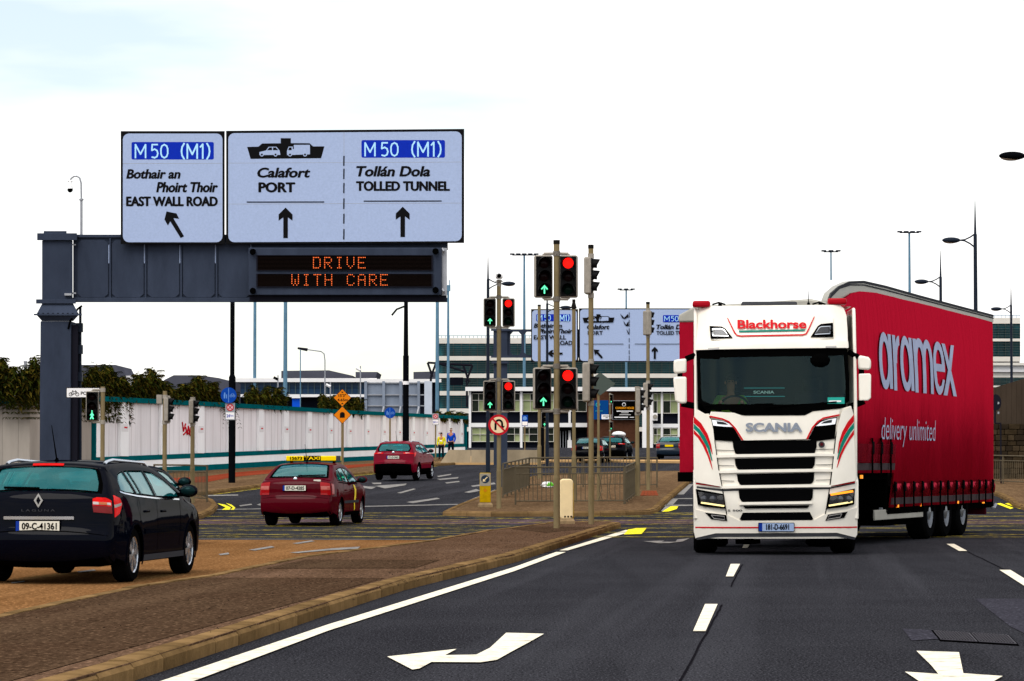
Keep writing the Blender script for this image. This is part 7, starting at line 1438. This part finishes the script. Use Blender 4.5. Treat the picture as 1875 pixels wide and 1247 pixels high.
rb = tag(empty('roof_box', go.location + Vector((.55, 2.6, 1.46)), go.rotation_euler.z), 'white roof box strapped on the black hatchback', 'roof box'); b = MB(); b.sphere((0, 0, .16), .42, 1.0, .2, nu=16); b.build('shell', 'notice_white', rb); b = MB(); b.box(-.5, .5, -.5, -.45, -.05, .0); b.box(-.5, .5, .45, .5, -.05, .0); b.build('mount', 'black', rb)
bm_, _ = put(saloon, 'dark blue saloon car with yellow rear plate beside the trailer', (1252, 842), 8.0, 'paint_steel', name='saloon_car', detail=False)
p = _.TS(3.55, 0, 0); b = MB(); b.box(-.26, .26, p.y - .02, p.y + .01, p.z - .06, p.z + .06); b.build('number_plate', 'taxi_yellow', bm_)
sm, _ = put(dict(hb_, aer=None, brake3=None, edge=[(x, z * .94, bb) for x, z, bb in hb_['edge']], sidewin=[[(x, z * .95) for x, z in q] for q in hb_['sidewin']]), 'small dark car mostly hidden ahead of the navy estate car', (276, 1003), 7.0, 'paint_black', name='hatchback_car', detail=False)
# ================================================================ RAILINGS
_b = MB(); _b.cyl((0, 0, 0), (0, 0, 1), 1, n=6); _t = _b.build('bar', 'rail_grey'); BAR = _t.data; bpy.data.objects.remove(_t)
def railing(label, p0, p1, hgt=1.05, sp=.125, midrail=True, group=None, bend=(), r=.012):
    p0, p1 = Vector(p0), Vector(p1); d = p1 - p0; L = d.length; t = tag(empty('pedestrian_railing', p0), label, 'railing', group); n = max(1, round(L / 2.0))
    for i in range(n + 1): q = d * (i / n); o = place('post', BAR, t, q - Vector((0, 0, .03)), scale=(.03, .03, hgt + .05))
    for z, rr in ((hgt, .025), (hgt - .18, .018) if midrail else (hgt - .02, .01), (.10, .018)):
        b = MB(); b.cyl((0, 0, z), (d.x, d.y, d.z + z), rr, n=8); b.build('rail', 'rail_grey', t)
    k = int(L / sp)
    for i in range(1, k):
        q = d * (i / k)
        if bend and bend[0] < i / k < bend[1]:
            b = MB(); j = random.uniform(-.14, .16); b.tube([q + Vector((0, 0, .1)), q + Vector((j, 0, .4)), q + Vector((j * .6, 0, .65)), q + Vector((0, 0, hgt - .18))], r, 6); b.build('bar', 'rail_grey', t); continue
        place('bar', BAR, t, q + Vector((0, 0, .1)), scale=(r, r, hgt - (.28 if midrail else .1)))
    return t
P = lambda x, y: gnd(x, y, .12)
fl, fr2 = P(944, 924), P(1143, 923); bl_, br_ = P(921, 912), P(1163, 907); mL, mR = P(969, 893), P(1160, 889)
railing('front pedestrian railing of the far island with some bent bars', fl, fr2, bend=(.72, .95))
railing('receding railing on the left side of the far island', bl_, mL, sp=.11)
railing('rear railing of the far island facing the office building', mL, P(1165, 891), midrail=False)
railing('receding railing at the right corner of the far island', P(1144.5, 922.5), P(1163, 907.5), sp=.12)
railing('short railing stub by the red tactile paving', P(1171, 893), P(1203, 892.5), sp=.25, midrail=False)
railing('corner railing beside the left signal posts', P(282, 916), P(352, 917), sp=.13)
railing('return railing at the tip of the corner island', P(353.5, 917.5), P(379, 919), sp=.1)
railing('railing along the stone wall right of the trailer', P(1795, 884), P(1925, 890), sp=.16)
# tactile paving tiles
tp_m = mat('tactile_red', '#7d3f2a', .8, var=.15, scale=8)
q0 = [P(1172, 908), P(1206, 907.5), P(1202, 899), P(1176, 899)]
for i in range(5):
    for j in range(3):
        f = lambda u, v: (q0[0] * (1 - u) + q0[1] * u) * (1 - v) + (q0[3] * (1 - u) + q0[2] * u) * v
        a = [f(i / 5 + .01, j / 3 + .02), f((i + 1) / 5 - .01, j / 3 + .02), f((i + 1) / 5 - .01, (j + 1) / 3 - .02), f(i / 5 + .01, (j + 1) / 3 - .02)]
        b = MB(); b.prism([v + Vector((0, 0, -.004)) for v in a], (0, 0, .018)); b.build('tactile_tile', tp_m, far_i, smooth=False)
# litter bag
lb_ = P(1003, 893); bag = tag(empty('plastic_bag', lb_), 'crumpled white and green plastic bag inside the railed island', 'bag')
rnd = random.Random(4)
def crumple(c, rx, ry, rz, seed):
    r_ = random.Random(seed); b = MB(); b.sphere(c, rx, ry, rz, nu=12, nv=8); b.v = [tuple(Vector(c) + (Vector(v) - Vector(c)) * r_.uniform(.7, 1.2)) for v in b.v]; b.v = [(x, y, max(0, z)) for x, y, z in b.v]; return b
crumple((0, 0, .08), .26, .15, .12, 1).build('bag_film', 'notice_white', bag, smooth=False); crumple((.08, -.08, .1), .12, .08, .09, 2).build('bag_print', mat('bag_green', '#5cb030', .5), bag, smooth=False)
# ================================================================ LAMP POSTS AND MASTS
def lamp_post(label, px, headpx, Y, hh=8.5, group='double strut street lamps along the road', m='pole_navy', sgn=None):
    b0 = Vector((at(px, 800, Y).x, Y, g(Y))); t = tag(empty('street_lamp', b0), label, 'street lamp', group); top = hh + 1.0
    arm = (headpx - px) / S(Y)
    b = MB(); b.cyl((0, 0, -.1), (0, 0, 1.2), .10, n=12); b.cyl((0, 0, 1.2), (0, 0, hh + .2), .085, .06, n=12); b.cyl((0, 0, hh + .2), (0, 0, top + .35), .045, .008, n=10); b.build('pole', m, t)
    sg = 1 if arm > 0 else -1; xe = arm - sg * .3
    for z0 in (hh + .22, hh - .25):
        b = MB(); b.tube([(0, 0, z0), (xe * .35, 0, z0 + (hh - z0) * .55), (xe * .7, 0, hh + (z0 - hh) * .08), (xe, 0, hh)], .028, 6); b.build('strut', m, t)
    b = MB(); b.sphere((arm, 0, hh), .31, .15, .10, nu=18, nv=10); b.build('lamp_head', m, t); b = MB(); b.sphere((arm + sg * .03, 0, hh - .03), .25, .11, .085, nu=16); b.build('diffuser', mat('diffuser', '#9a8878', .4) if 'diffuser' not in MATS else 'diffuser', t)
lamp_post('street lamp whose head hangs into view at the right edge', 1903, 1857, 69., m='pole_black')
lamp_post('tall needle topped street lamp behind the trailer roof', 1788, 1744, 100.)
lamp_post('street lamp just above the trailer roof between floodlight and tall lamp', 1724, 1689, 130.)
lamp_post('street lamp standing against the right glass office block', 1853, 1826, 162.)
lamp_post('street lamp with arm to the right behind the camera topped signal', 893.5, 931, 132.)
lamp_post('street lamp half hidden behind the tall median signal post', 1002, 1036, 160.)
def mast(label, px, top, Y, w, heads=4, low=None):
    b0 = Vector((at(px, 800, Y).x, Y, GZ if Y > 285 else g(Y))); t = tag(empty('floodlight_mast', b0), label, 'mast', 'floodlight masts beyond the junction'); z = at(px, top, Y).z - b0.z; r = w / 2 / S(Y)
    b = MB(); b.cyl((0, 0, 0), (0, 0, z * .55), r * 1.3, r * 1.05, n=10); b.cyl((0, 0, z * .55), (0, 0, z), r * 1.05, r * .7, n=10); b.build('pole', 'mast_blue', t)
    if heads:
        b = MB(); W = heads * .32; b.cyl((-W, 0, z), (W, 0, z), .09, n=6); b.cyl((0, -W * .6, z), (0, W * .6, z), .09, n=6); b.build('crossarm', 'pole_navy', t)
        for i in range(heads):
            x = -W + 2 * W * i / (heads - 1); b = MB(); b.box(x - .32, x + .32, -.3, .3, z + .03, z + .22); b.build('floodlight', 'pole_navy', t, bevel=.05)
mast('blue grey floodlight mast left of the tall median signal', 960, 467, 400., 5.2, 5); mast('floodlight mast showing right of the lorry cab roof', 1523, 461, 400., 4, 3); mast('floodlight mast rising over the trailer roof', 1667, 426, 400., 5.4, 4); mast('floodlight mast over the far wide route sign', 1147, 531, 440., 4.2, 3)
mast('plain blue grey mast right of the black lamp column', 466, 330, 420., 5.4, 4); mast('thicker blue grey mast by the sloping roof block', 522, 330, 380., 6.6, 4); mast('blue grey mast at the edge of the glass office block', 800.5, 330, 330., 6, 4)
t_ = mast('blue grey mast topped with small antennas right of the gantry end', 820.5, 522, 300., 5, 0)
an = [o for o in COL.objects if o.get('label', '').startswith('blue grey mast topped')][0]; zt_ = at(820.5, 522, 300.).z - an.location.z; b = MB(); b.cyl((.15, 0, zt_ - .3), (.15, 0, zt_ + .5), .06, n=6); b.box(-.18, .22, -.15, .15, zt_ - .6, zt_ + .0); b.cyl((-.15, 0, zt_ - 1.0), (-.15, 0, zt_ - .3), .08, n=6); b.build('antenna', 'mast_blue', an)
tl_ = tag(empty('street_lamp', Vector((at(615, 800, 260.).x, 260., g(260.)))), 'old grey street lamp with long flat arm above the terminal roof', 'street lamp'); q = lambda x, y: at(x, y, 260.) - tl_.location
b = MB(); b.tube([q(595, 800), q(595, 660), q(593.5, 648), q(588, 643.5), q(563, 640)], .06, 6); b.build('pole', 'galv', tl_); b = MB(); b.tube([q(545, 637.5), q(563, 640.5)], [.09, .14], 8); b.build('lamp_head', 'gantry_dark', tl_)
tl2 = tag(empty('camera_pole', Vector((at(550, 800, 255.).x, 255., g(255.)))), 'thin grey pole under the long arm lamp above the terminal roof', 'pole'); b = MB(); b.cyl((0, 0, 0), at(550, 640, 255.) - tl2.location, .05, n=6); b.build('pole', 'mast_blue', tl2)
for px, yt, lab in ((509, 687, 'little dark camera pole left of the blue cabin'), (660, 670, 'slim camera pole left of the metal hoarding'), (605, 700, 'slim camera pole behind the orange diamond signs')):
    Yp = 215.; t = tag(empty('camera_pole', Vector((at(px, 800, Yp).x, Yp, g(Yp)))), lab, 'pole'); q = lambda x, y: at(x, y, Yp) - t.location
    b = MB(); b.cyl(q(px, 830), q(px, yt), .05, n=6); b.build('pole', 'galv', t); b = MB(); b.tube([q(px, yt + 8), q(px - 8, yt + 4)], .11, 6); b.build('camera', 'notice_white' if px > 520 else 'black', t)
cbn = tag(empty('site_cabin', Vector((at(542, 800, 225.).x, 225., g(225.)))), 'small bright blue cabin peeping above the wall', 'cabin'); b = MB(); bx3(b, A(225.), 535, 549, 729, 800, -2, 0); b.build('walls', mat('cabin_blue', '#1450c8', .5), cbn, cbn.location); b = MB(); bx3(b, A(225.), 534, 550, 726.5, 729, -2.2, .2); b.build('roof', 'notice_white', cbn, cbn.location)
# ================================================================ PEOPLE
def skin_mesh(name, joints, edges, m, parent, sub=2):
    me = bpy.data.meshes.new(name); names = list(joints); me.from_pydata([joints[k][:3] for k in names], [(names.index(a), names.index(b_)) for a, b_ in edges], [])
    o = bpy.data.objects.new(name, me); COL.objects.link(o); sk = o.modifiers.new('skin', 'SKIN'); sk.use_smooth_shade = True
    for i, k in enumerate(names): r = joints[k][3]; me.skin_vertices[0].data[i].radius = r if isinstance(r, tuple) else (r, r)
    me.skin_vertices[0].data[0].use_root = True
    ss_ = o.modifiers.new('sub', 'SUBSURF'); ss_.levels = sub; ss_.render_levels = sub
    dg = bpy.context.evaluated_depsgraph_get(); ev = o.evaluated_get(dg); nm = bpy.data.meshes.new_from_object(ev, depsgraph=dg); bpy.data.objects.remove(o)
    nm.materials.clear(); nm.materials.append(m if not isinstance(m, str) else MATS[m]); nm.polygons.foreach_set('use_smooth', [True] * len(nm.polygons))
    return place(name, nm, parent)
def person(label, loc, rz, h, jacket, trousers, hair, vest=None, stride=.18, seated=False, bald=False):
    t = tag(empty('person', loc, rz), label, 'person'); k = h / 1.75
    S_ = lambda d: {a: (x * k, y * k, z * k, tuple(q * k for q in r) if isinstance(r, tuple) else r * k) for a, (x, y, z, r) in d.items()}
    if seated:
        J = {'pel': (0, .1, .0, (.15, .11)), 'abd': (0, .08, .22, (.14, .1)), 'chest': (0, .06, .42, (.17, .11)), 'neck': (0, .04, .60, .05), 'head': (0, .0, .72, (.075, .09)), 'crown': (0, 0, .82, (.06, .075)), 'hl': (-.1, .05, -.02, .085), 'kl': (-.12, -.42, .02, .065), 'al': (-.12, -.45, -.38, .045), 'fl': (-.12, -.6, -.42, .035), 'hr': (.1, .05, -.02, .085), 'kr': (.12, -.42, .02, .065), 'ar': (.12, -.45, -.38, .045), 'fr': (.12, -.6, -.42, .035),
             'sl': (-.19, .06, .5, .06), 'el': (-.27, -.14, .3, .045), 'wl': (-.18, -.38, .42, .03), 'dl': (-.16, -.44, .46, .032), 'sr': (.19, .06, .5, .06), 'er': (.27, -.14, .3, .045), 'wr': (.18, -.38, .42, .03), 'dr': (.16, -.44, .46, .032)}
    else:
        s = stride
        J = {'pel': (0, 0, .93, (.15, .1)), 'abd': (0, 0, 1.1, (.135, .095)), 'chest': (0, 0, 1.32, (.165, .11)), 'neck': (0, -.01, 1.5, .05), 'head': (0, -.03, 1.6, (.07, .085)), 'crown': (0, -.02, 1.69, (.06, .07)), 'hl': (-.09, 0, .88, .085), 'kl': (-.1, -s * .6, .48, .06), 'al': (-.1, -s, .09, .04), 'fl': (-.11, -s - .14, .03, .032), 'hr': (.09, 0, .88, .085), 'kr': (.1, s * .2, .48, .06), 'ar': (.1, s, .12, .04), 'fr': (.11, s - .12, .03, .032),
             'sl': (-.19, 0, 1.42, .058), 'el': (-.25, .05, 1.15, .043), 'wl': (-.23, -.06, .92, .03), 'dl': (-.22, -.1, .83, .033), 'sr': (.19, 0, 1.42, .058), 'er': (.25, .03, 1.15, .043), 'wr': (.23, -.1, .93, .03), 'dr': (.22, -.14, .84, .033)}
    E = [('pel', 'abd'), ('abd', 'chest'), ('chest', 'neck'), ('neck', 'head'), ('head', 'crown'), ('pel', 'hl'), ('hl', 'kl'), ('kl', 'al'), ('al', 'fl'), ('pel', 'hr'), ('hr', 'kr'), ('kr', 'ar'), ('ar', 'fr'), ('chest', 'sl'), ('sl', 'el'), ('el', 'wl'), ('wl', 'dl'), ('chest', 'sr'), ('sr', 'er'), ('er', 'wr'), ('wr', 'dr')]
    skin_mesh('body', S_(J), E, 'skin', t)
    fat = lambda ks, f: S_({a: (J[a][0], J[a][1], J[a][2], tuple(q * f + .012 for q in J[a][3]) if isinstance(J[a][3], tuple) else J[a][3] * f + .012) for a in ks})
    skin_mesh('jacket', fat(['pel', 'abd', 'chest', 'sl', 'el', 'wl', 'sr', 'er', 'wr'], 1.1), [('pel', 'abd'), ('abd', 'chest'), ('chest', 'sl'), ('sl', 'el'), ('el', 'wl'), ('chest', 'sr'), ('sr', 'er'), ('er', 'wr')], jacket, t)
    tr_ = skin_mesh('trousers', fat(['pel', 'hl', 'kl', 'al', 'hr', 'kr', 'ar'], 1.06), [('pel', 'hl'), ('hl', 'kl'), ('kl', 'al'), ('pel', 'hr'), ('hr', 'kr'), ('kr', 'ar')], trousers, t)
    skin_mesh('shoes', fat(['al', 'fl'], 1.1), [('al', 'fl')], 'black', t); skin_mesh('shoes', fat(['ar', 'fr'], 1.1), [('ar', 'fr')], 'black', t)
    hx, hy, hz = [q * k for q in J['crown'][:3]]
    b = MB(); b.sphere((hx, hy + .02 * k, hz + .0), .082 * k, .095 * k, .085 * k, nu=14, z0=-.25 if not bald else .1); b.build('hair', hair, t)
    b = MB(); b.sphere((0, hy - .1 * k, hz - .07 * k), .014 * k, .02 * k, .02 * k, nu=8); b.build('nose', 'skin', t)
    for sg in (-1, 1): b = MB(); b.sphere((sg * .03 * k, hy - .085 * k, hz - .045 * k), .011 * k, nu=8); b.build('eye', 'black', t); b = MB(); b.sphere((sg * .085 * k, hy + .01, hz - .06 * k), .012 * k, .02 * k, .03 * k, nu=8); b.build('ear', 'skin', t)
    if vest: skin_mesh('vest', fat(['abd', 'chest'], 1.22), [('abd', 'chest')], vest, t)
    return t
Yp = gnd(808, 841.5, .12)
person('pedestrian in yellow and navy hi-vis jacket with white top by the wall end', Yp, R(-8), 1.62, mat('hivis', '#d8d010', .7), mat('trousers_dark', '#10131c', .9), 'hair_dark', vest=mat('top_white', '#e6e4e8', .8), stride=.12)
Yp2 = gnd(826, 838.5, .12); person('heavier pedestrian in bright blue jacket beside the concrete barrier', Yp2, R(-20), 1.86, mat('jacket_blue', '#0c3fae', .7), 'trousers_dark', 'hair_grey', stride=.15, bald=True)
dv = person('lorry driver in hi-vis jacket behind the windscreen holding the wheel', cab_c + Vector((-.60, 1.32, 1.93)), YAW, 1.75, mat('driver_vest', '#7fae3c', .7), 'trousers_dark', 'hair_dark', seated=True)
